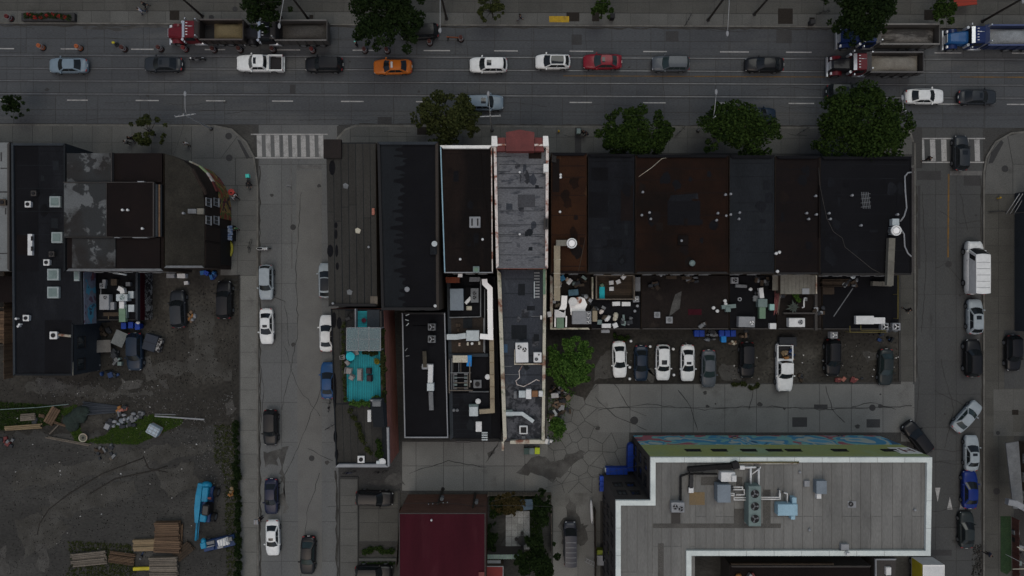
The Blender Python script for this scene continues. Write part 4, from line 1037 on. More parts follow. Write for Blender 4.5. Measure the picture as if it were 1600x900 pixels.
t,rf,W=row('dark_shop_roof','shop with patched dark slate coloured roof behind the second street tree',918.5,991.5,241,428,7.7,TAR2)
for p in (rect(924,262,950,282),rect(920,300,950,340),rect(948,374,972,386)): roof_sheet(rf,t,'roof_patch',p,7.7,0.014,TAR)
roof_sheet(rf,t,'roof_patch',rect(970,290,990,345),7.7,0.012,BROWN)
t,rf,W=row('wide_rust_roof_shop','widest shop with dark rust brown roof and a square black patch',993,1138,242,428,7.8,RUST)
H=7.8; roof_sheet(rf,t,'roof_patch',rect(1043,314,1094,352),H,0.014,TAR); roof_sheet(rf,t,'roof_patch',[(1048,305),(1090,302),(1092,316),(1044,316)],H,0.012,TAR2)
vents(rf,t,H,[(1004.5,300),(1003,336),(1017,342),(1015,332),(1120,344),(1122,333),(1134,304)],UNITG,0.10,0.4)
roof_sheet(rf,t,'roof_hatch',rect(1059,368,1075,383),H,0.2,BROWN2); vents(rf,t,H,[(1065,376)],UNITG,0.1,0.4)
X,Y=G(1082,411,H+.6); part(rf,'turbine_vent',MB().cyl(X,Y,H-.02,H+.3,0.2,12).blob(X,Y,H+.5,0.36,0.36,0.28,12,8,0.04),TEALG,True,root=t)
seam(rf,t,H,[(1052,244),(1034,248),(1018,262),(998,276)],WORNW2,0.03)
t,rf,W=row('blue_grey_shop_roof','shop with plain blue grey roof between brown roofs',1139.5,1210,243,428,7.5,TARB)
vents(rf,t,7.5,[(1134.8,337),(1142,303),(1142,335),(1155,342),(1156,332)],UNITG,0.10,0.4)
t,rf,W=row('maroon_roof_shop','shop with very dark brown roof left of the black corner roof',1211.5,1280,244,429,7.6,BROWN)
H=7.6; vents(rf,t,H,[(1261,333),(1264,342),(1275,306),(1276,335)],UNITG,0.10,0.4); vents(rf,t,H,[(1218,394),(1213,396),(1215,424)],UNITW,0.12,0.35)
roof_sheet(rf,t,'raised_kerb',rect(1278,290,1281,372),H,0.25,BROWN2)
t,rf,W=row('black_corner_roof_building','large corner building with black flat roof and white hose by the right street',1281.5,1424,245,430,7.9,TAR)
cornerR=t; H=7.9
vents(rf,t,H,[(1296,333),(1298,342),(1332,305),(1346,352),(1403,335)],UNITG,0.10,0.4)
seam(rf,t,H,[(1279,262),(1281,290),(1286,315),(1292,342),(1302,362),(1316,372),(1320,386),(1340,402),(1362,420),(1382,430)],WALLG,0.03)
seam(rf,t,H+0.05,[(1428,269),(1418,270),(1413,276),(1414,300),(1416,325),(1412,338),(1406,346)],UNITG,0.09,'white_hose')
seam(rf,t,H+0.05,[(1407,358),(1412,366),(1413,385),(1418,396),(1425,402)],UNITG,0.09,'white_hose')
part(rf,'side_coping',MB().prism([G(x,y,8.1) for x,y in rect(1424.6,262,1428.4,425)],7.0,8.13),WALLG,True,root=t)
for i in range(5):
    a=1346+R.uniform(-.4,.4)
    X,Y=G(1353+(i-2)*2.6,313,H+.1); part(rf,'wire_rack',MB().cbox(X,Y,H-.02,0.05,1.9,0.12,0.12),STEELD,True,root=t)
for j in range(4):
    X,Y=G(1353,303.5+j*6.4,H+.1); part(rf,'wire_rack',MB().cbox(X,Y,H-.02,1.1,0.05,0.13,0.12),STEELD,True,root=t)

def roof_wear(t,h,x0,y0,x1,y1,seed,ms,n=9,lines=5):
    rs=random.Random(seed); rf=[c for c in t.children if c.name.split('.')[0]=='roof'][0]
    for i in range(lines):
        y=y0+(y1-y0)*(i+rs.uniform(.2,.8))/lines
        roof_sheet(rf,t,'roof_seam',[(x0+1,y),(x1-1,y+rs.uniform(-.5,.5)),(x1-1,y+.7),(x0+1,y+.8)],h,.010+.0005*i,ms[0])
    for i in range(n):
        x,y=rs.uniform(x0+8,x1-8),rs.uniform(y0+12,y1-12); m=rs.choice(ms)
        if rs.random()<.5:
            w,d=rs.uniform(4,13),rs.uniform(4,20); w=min(w,x1-x-2); d=min(d,y1-y-2)
            roof_sheet(rf,t,'roof_patch',[(x,y),(x+w,y+rs.uniform(-1,1)),(x+w,y+d),(x+rs.uniform(-1,1),y+d)],h,.004+.0009*i,m)
        else:
            r=rs.uniform(3,9); p=[(x+r*rs.uniform(.6,1.2)*math.cos(a*.63),y+r*1.4*rs.uniform(.6,1.2)*math.sin(a*.63)) for a in range(10)]
            p=[(min(x1-1,max(x0+1,a)),min(y1-1,max(y0+1,b))) for a,b in p]
            roof_sheet(rf,t,'ponding_mark',p,h,.004+.0009*i,m)
OB=bpy.data.objects
for nm,h,r,ms in (('rust_roof_shop',7.9,(861,240,917,426),(BROWN,RUST,RUST2)),('dark_shop_roof',7.7,(919,242,991,427),(TAR,TARB,TAR2)),('wide_rust_roof_shop',7.8,(993,243,1138,427),(BROWN,RUST,TAR,BROWN2)),('blue_grey_shop_roof',7.5,(1140,244,1209,427),(TAR2,TARB)),('maroon_roof_shop',7.6,(1212,245,1279,428),(TAR,BROWN2,BROWN)),('black_corner_roof_building',7.9,(1283,247,1422,428),(TAR2,DRIP,TAR2)),('brown_roof_building',8.4,(691,232,768,425),(BROWN,BROWN2,TAR)),('grey_coated_building',8.5,(779,240,850,405),(TARB,SUBJ2,SUBJ3)),('worn_rear_roof',6.6,(787,426,846,600),(TARB,SUBJ2,SUBJ3)),('long_dark_building',5.3,(24,230,100,420),(TAR,TARB)),('cluttered_rear_building',4.63,(708,616,766,682),(TARB,TAR)),('black_low_building',5.0,(636,492,692,680),(TAR,DRIP))):
    roof_wear(OB[nm],h,*r,hash(nm)%997 if False else sum(map(ord,nm)),ms,n=6+int((r[2]-r[0])/9),lines=7)

# ---------- low rear extensions of the row
def ext(label,x0,x1,y0,y1,h,m,par=(),name='rear_extension'):
    return building(name,label,rect(x0,y0,x1,y1),h,BRICKB,m,par=par,windows=[(2,(1.0,),2,1.0,1.2)])
EXTR=mat('brown_felt_roof',(0.016,0.0125,0.011),0.85,(0.010,0.0085,0.008),0.4,fine=0.22,spec=0.1,col3=(0.030,0.024,0.020),scale3=0.3,sharp3=(0.6,0.7))
t,rf,W=ext('low rear roof piled with white ducts and junk beside the pale green tree',859,922,429,515,3.3,EXTR,[((2,),0.2,0.2,WORNW2),((3,),0.3,0.3,WORNW2)]); ex1=t; rf1=rf
t,rf,W=ext('low rear roof with a walled wooden terrace holding white chairs',923,1001,430,515,3.2,TAR,[((2,),0.15,0.15,WALLG)]); ex2=t; rf2_=rf
t,rf,W=ext('wide dark low rear roof with two small vent boxes above the parked white cars',1002,1139,430,515,3.25,EXTR,[((2,),0.15,0.15,WALLG)]); ex3=t
for (x,y,w) in ((1027,492,9),(1046,500,10)): roof_vent_square(rf,t,3.25,x,y,w,UNITG,STEELD)
roof_sheet(rf,t,'roof_patch',rect(1075,483,1096,492),3.25,0.05,REDR); roof_sheet(rf,t,'roof_patch',[(1055,460),(1065,455),(1062,482),(1045,495),(1050,475)],3.25,0.01,WETD)
for (x0,x1,y0) in ((1040,1056,431),(1064,1080,432)): roof_sheet(rf,t,'timber_sill',rect(x0,y0,x1,y0+5),3.25,0.4,WOODD)
vents(rf,t,3.25,[(992,486),(996,478),(1033,430)],UNITG,0.12,0.3)
t,rf,W=ext('low black rear roof with green vents and a grey condenser',1140,1213,430,515,3.3,TAR,[((2,),0.15,0.15,WALLG)]); ex4=t
vents(rf,t,3.3,[(1133,470),(1134,475),(1173,452),(1121,486),(1115,481)],UNITW,0.14,0.4); H=3.3
X,Y=G(1156,467.5,H+.3); part(rf,'vent_ring',MB().ring(X,Y,H-.02,H+.3,0.13,0.24),UNITG,True,root=t)
t,rf,W=ext('low rear roof under a tan shed with a potted plant terrace',1214,1284,430,515,3.2,EXTR,[((2,),0.15,0.15,WALLG)]); ex5=t
roof_sheet(rf,t,'brick_edge',[(1222,488),(1272,488),(1272,490.5),(1222,490.5)],3.2,0.5,WALLG); roof_sheet(rf,t,'edge_wall',rect(1271,455,1275,516),3.2,0.4,WALLG)
t,rf,W=ext('black low rear roof with yellow handrail at the corner of the right street',1285,1404,430,515,3.2,TAR,[((2,),0.12,0.12,WALLG)]); ex6=t; rf6=rf
roof_sheet(rf,t,'roof_seam',[(1332,450),(1333,451),(1303,495),(1302,494)],3.2,0.02,STEELD)
roof_sheet(rf,t,'timber_deck',rect(1283,436,1326,447),3.2,0.3,WOODD); roof_sheet(rf,t,'timber_deck',rect(1284,449,1302,460),3.2,0.25,WOODD)
for y in (440,447): roof_sheet(rf,t,'timber_rail',rect(1280,y,1320,y+1),3.2,0.6,WOODD)
part(rf,'handrail',MB().tube([P3(1403,428,4.2),P3(1403,498,4.2)],0.05).tube([P3(1328,519,4.2),P3(1328,509,4.2)],0.05).tube([P3(1328,519,4.2),P3(1385,519,4.2)],0.05).tube([P3(1345,516,4.2),P3(1385,516,4.2)],0.04).tube([P3(1345,516,4.2),P3(1345,508,4.2)],0.04),mat('rail_yellow',(0.12,0.10,0.03),0.7,fine=0.1),True,root=t)
for x,y in ((1403,428),(1403,460),(1403,498),(1328,519),(1357,519),(1385,519)):
    part(rf,'rail_post',MB().cyl(*G(x,y,4.2),3.1,4.2,0.04,6),bpy.data.materials['rail_yellow'],True,root=t)
vents(rf,t,3.2,[(1333,432),(1320,445)],STEEL,0.2,0.35)
roof_sheet(rf,t,'window_sill_box',rect(1405.5,450,1414,461),2.4,0.02,BLACKM) if False else None

# ---------- big building with the pale strip roof
H=10.6
spx=[(1015,713),(1454,713),(1451.5,867),(1079.5,867),(1079.5,1060),(961,1060),(961,780),(1015,780)]
t,rf,W=building('pale_roof_apartment_building','large building with pale strip roof, white edge and painted north wall', spx, H, WALLG, CONCR, par=[((0,1,2,3,5,6,7),0.55,0.35,PARAPC)])
big=t
x=966.0
k=0
while x<1447:
    x2=min(x+R.uniform(13.5,17.5),1447.5)
    ya=722 if x>=1019 else 789
    if x<1019<x2: x2=1019
    yb=858.5 if x>=1086 else 1050
    if x<1086<x2: x2=1086
    segs=[(ya,yb)] if R.random()<0.35 else [(ya,ya+(yb-ya)*(0.62 if yb<900 else 0.4)),(ya+(yb-ya)*(0.62 if yb<900 else 0.4),yb)]
    for (a,b) in segs:
        roof_sheet(rf,t,'roof_strip',rect(x+0.45,a+0.4,x2-0.45,b-0.4),H,0.035+0.006*R.random(),CONCR)
    x=x2
for p,m in ((rect(1139,790,1163,850),0),(rect(1080,782,1102,842),0),): pass
DUSK=mat('roof_soiled_strip',(0.085,0.082,0.074),0.9,(0.055,0.053,0.048),0.5,fine=0.2)
RUSTS=mat('roof_rust_stain',(0.14,0.11,0.07),0.9,(0.17,0.12,0.06),0.9,fine=0.12)
for p,m in ((rect(1077,769,1101,789),RUSTS),(rect(1028,849,1037,905),DUSK),(rect(1020,818,1220,825),DUSK),(rect(1147,795,1163,818),DUSK),(rect(1192,765,1204,818),DUSK),(rect(1095,745,1122,758),DUSK),(rect(1049,800,1063,818),WALLG),(rect(1150,745,1160,760),DUSK)):
    roof_sheet(rf,t,'roof_patch',p,H+0.04,0.012,m)
# north wall: painted olive above, sprayed mural below
a,b=Vector(W[0]),Vector(W[1])
if area(W)<0: a,b=b,a
n_=Vector((0,1))
for (z0,z1,m,nm,o) in ((0.1,5.0,MUR_TOP,'mural_wall',0.05),(5.02,10.5,GREENW,'painted_wall',0.04)):
    part(t,nm,MB().box(min(a.x,b.x)+0.02,max(a.x,b.x)-0.02,a.y+0.005,a.y+o,z0,z1),m,True)
for xx in (1083,1124,1170,1210,1240,1312,1390):
    X,Y=G(xx,702,8.0); window(t,t,X,a.y+0.045,7.8,math.pi/2,1.7,0.7,BLACKM)
cx0,cx1=G(1398,0,8.2)[0],G(1432,0,8.2)[0]
part(t,'sign_panel',MB().box(cx0,cx1,a.y+0.045,a.y+0.075,6.6,9.4),WHITEP,True)
part(t,'red_lettering',MB().box(cx0+0.9,cx0+1.15,a.y+0.078,a.y+0.095,7.1,8.9).box(cx0+1.16,cx0+1.9,a.y+0.078,a.y+0.095,7.9,8.15).box(cx0+1.9,cx0+2.1,a.y+0.078,a.y+0.095,7.2,8.7),REDM,True)
# west walls: rows of windows
for (i,n) in ((5,7),(7,2)):
    A,B=W[i],W[(i+1)%len(W)]
    if area(W)<0: A,B=B,A
    wall_windows(t,A,B,(1.2,4.4,7.6),n,1.3,1.5,BLACKM)
A,B=W[6],W[7]
if area(W)<0: A,B=B,A
wall_windows(t,A,B,(4.4,7.6),2,1.0,1.4,BLACKM)
A,B=W[2],W[3]
if area(W)<0: A,B=B,A
wall_windows(t,A,B,(1.2,4.4,7.6),10,1.3,1.5,STEELD)
A,B=W[1],W[2]
if area(W)<0: A,B=B,A
wall_windows(t,A,B,(1.2,4.4,7.6),4,1.3,1.5,STEELD)
# small fittings of that roof
for (x0,y0,x1,y1,z,m) in ((1255,750,1263,759,0.35,UNITG),(1270,748,1286,768,0.9,UNITL),(1273,769,1280,777,0.5,UNITW),(1311,848,1323,857,0.5,UNITG),(1317,859,1322,863,0.9,UNITW),(1324,783,1337,793,0.08,UNITG)):
    roof_sheet(rf,t,'roof_box',rect(x0,y0,x1,y1),H,z,m)
X,Y=G(1330,788,H+.2); part(rf,'drain_ring',MB().ring(X,Y,H+.05,H+.2,0.12,0.26),IRON,True,root=t)
for x,y in ((1265,828),(1430,797),(1250,738)): vents(rf,t,H,[(x,y)],UNITG,0.10,0.25)
part(rf,'white_pipe',MB().tube([P3(1175,741,11.2),P3(1188,731,11.2),P3(1188,729,11.2)],0.06),UNITW,True,root=t)

# metal joints across the pale edge
cj=MB().box(-.012,.012,-.275,.275,0,.006).mesh('coping_joint',STEELD); bw=W if area(W)>0 else W[::-1]
for i in range(len(bw)):
    A,B=Vector(bw[i]),Vector(bw[(i+1)%len(bw)]); d=(B-A); L_=d.length
    if L_<2 or (abs(d.y)>abs(d.x) and 0): continue
    nn=Vector((-d.y,d.x)).normalized(); ang=math.atan2(d.y,d.x)
    for q in range(1,int(L_/3.0)):
        p=A+d*(q*3.0/L_)+nn*.275
        if i==4 and False: continue
        o=link('coping_joint',cj,rf,(p.x-t.location.x,p.y-t.location.y,H+.35+.002*7+.001),ang)

# ---------- red roof house and others along the lower edge
t,rf,W=building('red_roof_house','brown brick house with flat dark red roof at the bottom of the lane',rect(623,801,759,1010),7.0,BRICKH,REDR,par=[((0,1,3),0.10,0.06,WALLG)],windows=[(3,(0.9,4.0),5,1.0,1.4)])
vents(rf,t,7.0,[(674,813)],UNITW,0.08,0.3); roof_sheet(rf,t,'roof_hatch',rect(748,893,757,930),7.0,0.2,REDM)
building('small_red_shed','small shed with bright red roof beside the red roof house',rect(760,884,787,960),3.4,BRICKB,mat('bright_red_roof',(0.16,0.022,0.020),0.7,(0.12,0.018,0.018),0.6,fine=0.06),par=[((0,1),0.08,0.05,UNITG)])
t,rf,W=building('teal_lean_to','narrow lean-to with teal ribbed roof beside the red roof house',rect(761,866,819,874),2.8,WALLG,TEALG)
for i in range(14): roof_sheet(rf,t,'roof_rib',rect(762+i*4.1,866.2,763+i*4.1,873.8),2.8,0.05,GREENM)
building('grey_lean_to','small grey lean-to between the teal roof and the red shed',rect(761,875,783,883.5),2.6,WALLG,UNITG)
# low building inside the courtyard
t,rf,W=building('courtyard_building','low dark roofed building in the courtyard of the pale roof building',rect(1140,882,1360,1010),3.6,WALLG,BROWN,par=[((0,),0.2,0.3,WALLG)])
roof_sheet(rf,t,'roof_kerb',rect(1140,878,1300,880),3.6,0.5,WOODD)
t,rf,W=building('courtyard_shed','grey shed roof beside the white lorry box',rect(1366,872,1400,960),3.2,WALLG,WALLG,par=[((0,3),0.15,0.2,UNITG)])
skylight(rf,t,3.2,1389,893,8,12,UNITW)
# right edge
t,rf,W=building('blue_grey_side_building','dark blue grey building wall along the right sidewalk',rect(1584,302,1800,517),6.5,WALLB,TARB,base=True,par=[((0,3),0.3,0.3,UNITG)],windows=[(3,(3.4,),5,1.3,1.6)])
t,rf,W=building('right_edge_house','house with pale gutter and brown side wall at the right edge',rect(1590,688,1800,796),6.0,BRICKB,TAR,base=True,par=[((0,3),0.25,0.2,UNITG)],windows=[(3,(1.0,3.8),3,1.1,1.5)])
part(t,'porch_roof',MB().prism([G(1572,693,3),G(1592,690,3),G(1600,795,3),G(1584,795,3)],2.8,2.95),STEELD,True)

# ================================================================ VEHICLES
def lerp(a, b, t): return a+(b-a)*t

def body_loft(stations, nose=True):
    """stations: (x, half width, z bottom, z shoulder, crown) -> closed painted shell"""
    mb = MB(); n = 0; v = []
    for (x, w, zb, zs, cr) in stations:
        prof = [(w*0.90,zb),(w*0.985,zb+0.10),(w,lerp(zb,zs,0.45)),(w*0.985,zs-0.10),(w*0.93,zs-0.015),(w*0.6,zs+cr*0.75),(0,zs+cr)]
        ring = [(x,-a,z) for a,z in prof]+[(x,a,z) for a,z in reversed(prof[:-1])]
        n = len(ring); v += ring
    fs = []
    m = len(stations)
    for i in range(m-1):
        for k in range(n):
            l = (k+1) % n
            fs.append((i*n+k, i*n+l, (i+1)*n+l, (i+1)*n+k))
    mb.add(v, fs, True)
    mb.add(v[:n], [tuple(reversed(range(n)))]); mb.add(v[-n:], [tuple(range(n))])
    return mb

SPEC = {
 # kind: L, W, H, windscreen base/top, rear top/base (x from centre, front +), shoulder heights front/mid/rear, roof half-width ratio
 'sedan':  dict(L=4.75,W=1.86,H=1.46,xA=1.05,xB=0.28,xC=-1.10,xD=-1.78,zf=0.70,zm=0.93,zr=0.93,rw=0.64,nw=2),
 'suv':    dict(L=4.65,W=1.90,H=1.68,xA=1.05,xB=0.42,xC=-1.85,xD=-2.17,zf=0.86,zm=1.04,zr=1.06,rw=0.70,nw=3),
 'hatch':  dict(L=4.30,W=1.82,H=1.50,xA=1.10,xB=0.35,xC=-1.50,xD=-1.98,zf=0.74,zm=0.95,zr=0.98,rw=0.66,nw=2),
 'pickup': dict(L=5.75,W=2.02,H=1.88,xA=1.20,xB=0.62,xC=-0.75,xD=-0.95,zf=1.02,zm=1.16,zr=1.16,rw=0.74,nw=2),
 'van':    dict(L=6.60,W=2.06,H=2.65,xA=2.35,xB=1.62,xC=-3.22,xD=-3.26,zf=1.10,zm=1.30,zr=1.30,rw=0.86,nw=1),
}
_car = {}
def wheel_meshes(r, w):
    k = ('wheel', r, w)
    if k not in _car:
        n = 16
        def disc(y0, y1, ra, rb):
            m = MB(); v = []
            for (y, q) in ((y0,ra),(y1,rb)):
                v += [(q*math.cos(2*math.pi*i/n), y, q*math.sin(2*math.pi*i/n)) for i in range(n)]
            m.add(v, [(i,(i+1)%n,n+(i+1)%n,n+i) for i in range(n)], True)
            m.add(v[:n], [tuple(range(n))]); m.add(v[n:], [tuple(reversed(range(n)))])
            return m
        ty = disc(-w/2, w/2, r, r)
        rm = disc(-w/2-0.012, w/2+0.012, r*0.66, r*0.66)
        _car[k] = (ty.mesh('tyre', BLACKR), rm.mesh('rim', STEELD))
    return _car[k]

def car_meshes(kind, pano=False, rails=False, greenglass=False):
    key = (kind, pano, rails, greenglass)
    if key in _car: return _car[key]
    s = SPEC[kind]; L, W, H = s['L'], s['W'], s['H']
    hw = W/2; gl = GLASSG if greenglass else GLASS
    P = []            # (name, mesh, tinted)
    zb = 0.24 if kind in ('sedan','hatch') else 0.34
    def plan(x):
        u = abs(x)/(L/2)
        return hw*(1-0.20*u**7-0.05*u**2)
    xs = [-L/2, -L/2+0.06, -L/2+0.22, -L/2+0.6, s['xD']-0.05, -1.0, 0, 0.6, s['xA']+0.05, L/2-0.9, L/2-0.42, L/2-0.16, L/2-0.04, L/2]
    if kind == 'pickup': xs = [s['xD']-0.14]+[x for x in xs if x > s['xD']]
    xs = sorted(set(xs))
    st = []
    for x in xs:
        if x > s['xA']: z = lerp(s['zm'], s['zf'], ((x-s['xA'])/(L/2-s['xA']))**1.5)
        elif x < s['xD']: z = lerp(s['zr'], s['zr']-0.06, min(1,(s['xD']-x)/0.8))
        else: z = lerp(s['zm'], s['zr'], (s['xA']-x)/(s['xA']-s['xD']))
        e = 0.0
        d = min(L/2-abs(x), 0.22)
        k = 1-(1-d/0.22)**2
        if kind == 'pickup' and x < 0: k = 1
        zs = lerp(zb+0.30, z, 0.45+0.55*k)
        st.append((x, plan(x)*(0.90+0.10*k), zb+0.10*(1-k), zs, 0.045*k))
    body = body_loft(st)
    wb, wr = hw*0.88, hw*s['rw']; z0, z1 = s['zm']-0.03, H-0.05
    bowA, bowB = 0.16, 0.10
    def front(u, v):
        b = (s['xA']+0.10-bowA*u*u*1.4, wb*u, z0+0.03); t_ = (s['xB']-bowB*u*u, wr*u, z1+0.05-0.05*u*u)
        return tuple(lerp(b[i], t_[i], v) for i in range(3))
    def rear(u, v):
        b = (s['xD']-0.05+0.12*u*u, wb*u, s['zr']); t_ = (s['xC']+0.10*u*u, wr*u, z1+0.05-0.05*u*u)
        return tuple(lerp(b[i], t_[i], v) for i in range(3))
    def side(sg, q, v):
        f, r = front(sg, v), rear(sg, v)
        bul = 0.03*math.sin(math.pi*v)
        return (lerp(f[0],r[0],q), lerp(f[1],r[1],q)+sg*bul, lerp(f[2],r[2],q))
    def top(q, u):
        f, r = front(u, 1), rear(u, 1)
        return (lerp(f[0],r[0],q), lerp(f[1],r[1],q), lerp(f[2],r[2],q)+0.025*math.sin(math.pi*q))
    def patch(fn, a0, a1, b0, b1, na, nb, off=(0,0,0), flip=False):
        v = []
        for j in range(nb+1):
            for i in range(na+1):
                p = fn(lerp(a0,a1,i/na), lerp(b0,b1,j/nb)); v.append((p[0]+off[0],p[1]+off[1],p[2]+off[2]))
        f = []
        for j in range(nb):
            for i in range(na):
                a = j*(na+1)+i
                q = (a,a+1,a+na+2,a+na+1)
                f.append(tuple(reversed(q)) if flip else q)
        return v, f
    for fn, a, b, na, nb, fl in ((front,(-1,1),(0,1),8,2,False),(rear,(-1,1),(0,1),8,2,True)):
        body.add(*patch(fn,*a,*b,na,nb,flip=fl), True)
    body.add(*patch(lambda q,v: side(1,q,v),0,1,0,1,6,2), True)
    body.add(*patch(lambda q,v: side(-1,q,v),0,1,0,1,6,2,flip=True), True)
    body.add(*patch(lambda q,u: top(q,u),0,1,-1,1,6,8,flip=True), True)
    P.append(('body', body.mesh('body', CARP), True))
    e = 0.012
    P.append(('windscreen', MB().add(*patch(front,-0.90,0.90,0.02,0.95,8,3,(e,0,e)),True).mesh('windscreen', gl), False))
    if kind not in ('van',):
        P.append(('rear_window', MB().add(*patch(rear,-0.84,0.84,0.12,0.92,8,2,(-e,0,e),True),True).mesh('rear_window', gl), False))
    else:
        P.append(('rear_window', MB().add(*patch(rear,-0.80,0.80,0.30,0.80,4,2,(-e,0,e),True),True).mesh('rear_window', gl), False))
    nw = s['nw']
    q1 = 0.93 if kind != 'van' else 0.20
    for sg in (1,-1):
        for k in range(nw):
            a = 0.06+(q1-0.06)*k/nw; b = 0.06+(q1-0.06)*(k+1)/nw-0.025
            P.append(('side_window', MB().add(*patch(lambda q,v: side(sg,q,v),a,b,0.14,0.90,3,2,(0,sg*e,0.002),sg<0),True).mesh('side_window', gl), False))
    if pano == 'small':
        P.append(('sunroof', MB().add(*patch(top,0.10,0.36,-0.52,0.52,3,6,(0,0,0.012),True),True).mesh('sunroof', GLASS), False))
    elif pano:
        P.append(('sunroof', MB().add(*patch(top,0.04,0.90,-0.84,0.84,5,8,(0,0,0.012),True),True).mesh('sunroof', GLASS), False))
    if kind == 'van':
        for q in (0.20,0.36,0.52,0.68,0.84):
            P.append(('roof_rib', MB().add(*patch(top,q,q+0.012,-0.9,0.9,1,6,(0,0,0.014),True),True).mesh('roof_rib', UNITG), False))
    if rails:
        for sg in (1,-1):
            P.append(('roof_rail', MB().tube([(p[0],p[1],p[2]+0.05) for p in (top(q,sg*0.9) for q in (0.05,0.3,0.6,0.93))],0.022,6).mesh('roof_rail', BLACKM), False))
    # bonnet shut lines, grille, lamps, plates, mirrors, bumper
    zf = s['zf']
    xn = L/2
    for sg in (1,-1):
        lm = MB().blob(xn-0.20, sg*plan(xn-0.2)*0.74, zf-0.10, 0.17, 0.20, 0.085, 8, 6)
        P.append(('headlight', lm.mesh('headlight', LAMPW), False))
        xr = -L/2
        if kind == 'pickup': tl = MB().cbox(xr+0.02, sg*hw*0.86, 0.78, 0.10, 0.14, 0.34)
        elif kind == 'van': tl = MB().cbox(xr+0.02, sg*hw*0.86, 0.9, 0.08, 0.12, 0.6)
        else: tl = MB().blob(xr+0.13, sg*plan(xr+0.2)*0.76, s['zr']-0.17, 0.12, 0.20, 0.08, 8, 6)
        P.append(('tail_light', tl.mesh('tail_light', LAMPR), False))
        mx = s['xA']-0.28
        P.append(('wing_mirror', MB().cbox(mx, sg*(hw+0.06), s['zm']-0.02, 0.16, 0.24, 0.15, sg*0.25, 0.04).mesh('wing_mirror', CARP), True))
        for hx in ((-0.05,-0.95) if kind != 'van' else (0.9,)):
            P.append(('door_handle', MB().cbox(hx, sg*hw*0.99, s['zm']-0.17, 0.18, 0.035, 0.03).mesh('door_handle', PLAST), False))
        for hx in (s['xA']-0.10, -0.30):
            P.append(('door_seam', MB().cbox(hx, sg*hw*0.985, zb+0.12, 0.012, 0.03, s['zm']-zb-0.25).mesh('door_seam', PLAST), False))
    P.append(('grille', MB().cbox(xn-0.02, 0, zf-0.26, 0.06, hw*1.0, 0.16).mesh('grille', PLAST), False))
    P.append(('bumper', MB().cbox(xn-0.03, 0, zb+0.10, 0.08, hw*1.5, 0.14).mesh('bumper', PLAST), False))
    P.append(('licence_plate', MB().cbox(-L/2-0.012, 0, 0.62, 0.03, 0.34, 0.14).mesh('licence_plate', UNITW), False))
    # cowl strip under the windscreen and wipers
    P.append(('cowl', MB().add(*patch(lambda u,v: (front(u,0)[0]+0.05+0.10*v, front(u,0)[1], s['zm']+0.022-0.012*v-0.035*u*u),-0.92,0.92,0,1,6,1),True).mesh('cowl', PLAST), False))
    for yy in (0.12,-0.42):
        P.append(('wiper', MB().tube([(front(yy/wb,0.04)[0]+0.03,yy,front(yy/wb,0.04)[2]+0.03),(front((yy+0.42)/wb,0.16)[0]+0.03,yy+0.42,front((yy+0.42)/wb,0.16)[2]+0.03)],0.010,5).mesh('wiper', PLAST), False))
    if kind == 'pickup':
        x0, x1 = -L/2, s['xD']-0.14
        zt = 1.14
        bed = MB().box(x0+0.02,x1-0.005,-hw*0.98,-hw*0.98+0.14,0.40,zt).box(x0+0.02,x1-0.005,hw*0.98-0.14,hw*0.98,0.40,zt).box(x1-0.10,x1-0.006,-hw*0.98+0.141,hw*0.98-0.141,0.40,zt-0.003)
        P.append(('bed_wall', bed.mesh('bed_wall', CARP), True))
        P.append(('bed_floor', MB().box(x0+0.1,x1-0.105,-hw*0.98+0.142,hw*0.98-0.142,0.45,0.60).mesh('bed_floor', PLAST), False))
        P.append(('tailgate', MB().box(x0+0.025,x0+0.095,-hw*0.98+0.143,hw*0.98-0.143,0.46,zt-0.002).mesh('tailgate', CARP), True))
        P.append(('rear_bumper', MB().box(x0-0.10,x0+0.015,-hw*0.9,hw*0.9,0.42,0.56).mesh('rear_bumper', SILV), False))
    _car[key] = P
    return P

def car(kind, label, px, py, heading, color, name=None, cat='car', group=None, scale=1.0, z=0.0, **kw):
    """heading: picture direction of the nose in degrees (0 right, 90 up, 180 left, 270 down); px,py where the picture shows its roof centre"""
    s = SPEC[kind]
    x, y = G(px, py, s['H']*0.7)
    t = thing(name or {'sedan':'parked_car','suv':'sport_utility_car','hatch':'hatchback_car','pickup':'pickup_truck','van':'cargo_van'}[kind], label, cat, (x,y,z), rad(heading), group)
    t.scale = (scale,)*3
    for (n, me, tint) in car_meshes(kind, **kw):
        link(n, me, t, color=color if tint else None)
    L, W = s['L'], s['W']
    r = 0.34 if kind in ('sedan','hatch') else (0.37 if kind == 'suv' else 0.40)
    ty, rm = wheel_meshes(r, 0.24)
    for sx in (L*0.30, -L*0.285):
        for sy in (1,-1):
            w = link('wheel', ty, t, (sx, sy*(W/2-0.115), r))
            link('rim', rm, w)
    return t

BLK=(0.008,0.0085,0.0095); DKG=(0.022,0.026,0.030); MDG=(0.065,0.075,0.085); SLV=(0.26,0.30,0.32); WHT=(0.62,0.64,0.63)
DKB=(0.010,0.020,0.036); BLU=(0.012,0.055,0.15); SBL=(0.15,0.20,0.24); RED=(0.17,0.010,0.018); ORG=(0.42,0.115,0.012); GRN=(0.018,0.024,0.024)
GQ='cars queueing west on the main street'; GE='cars driving east on the main street'; GL_='cars along the left side street'; GR_='cars along the right side street'; GP='cars parked in the rear yard'
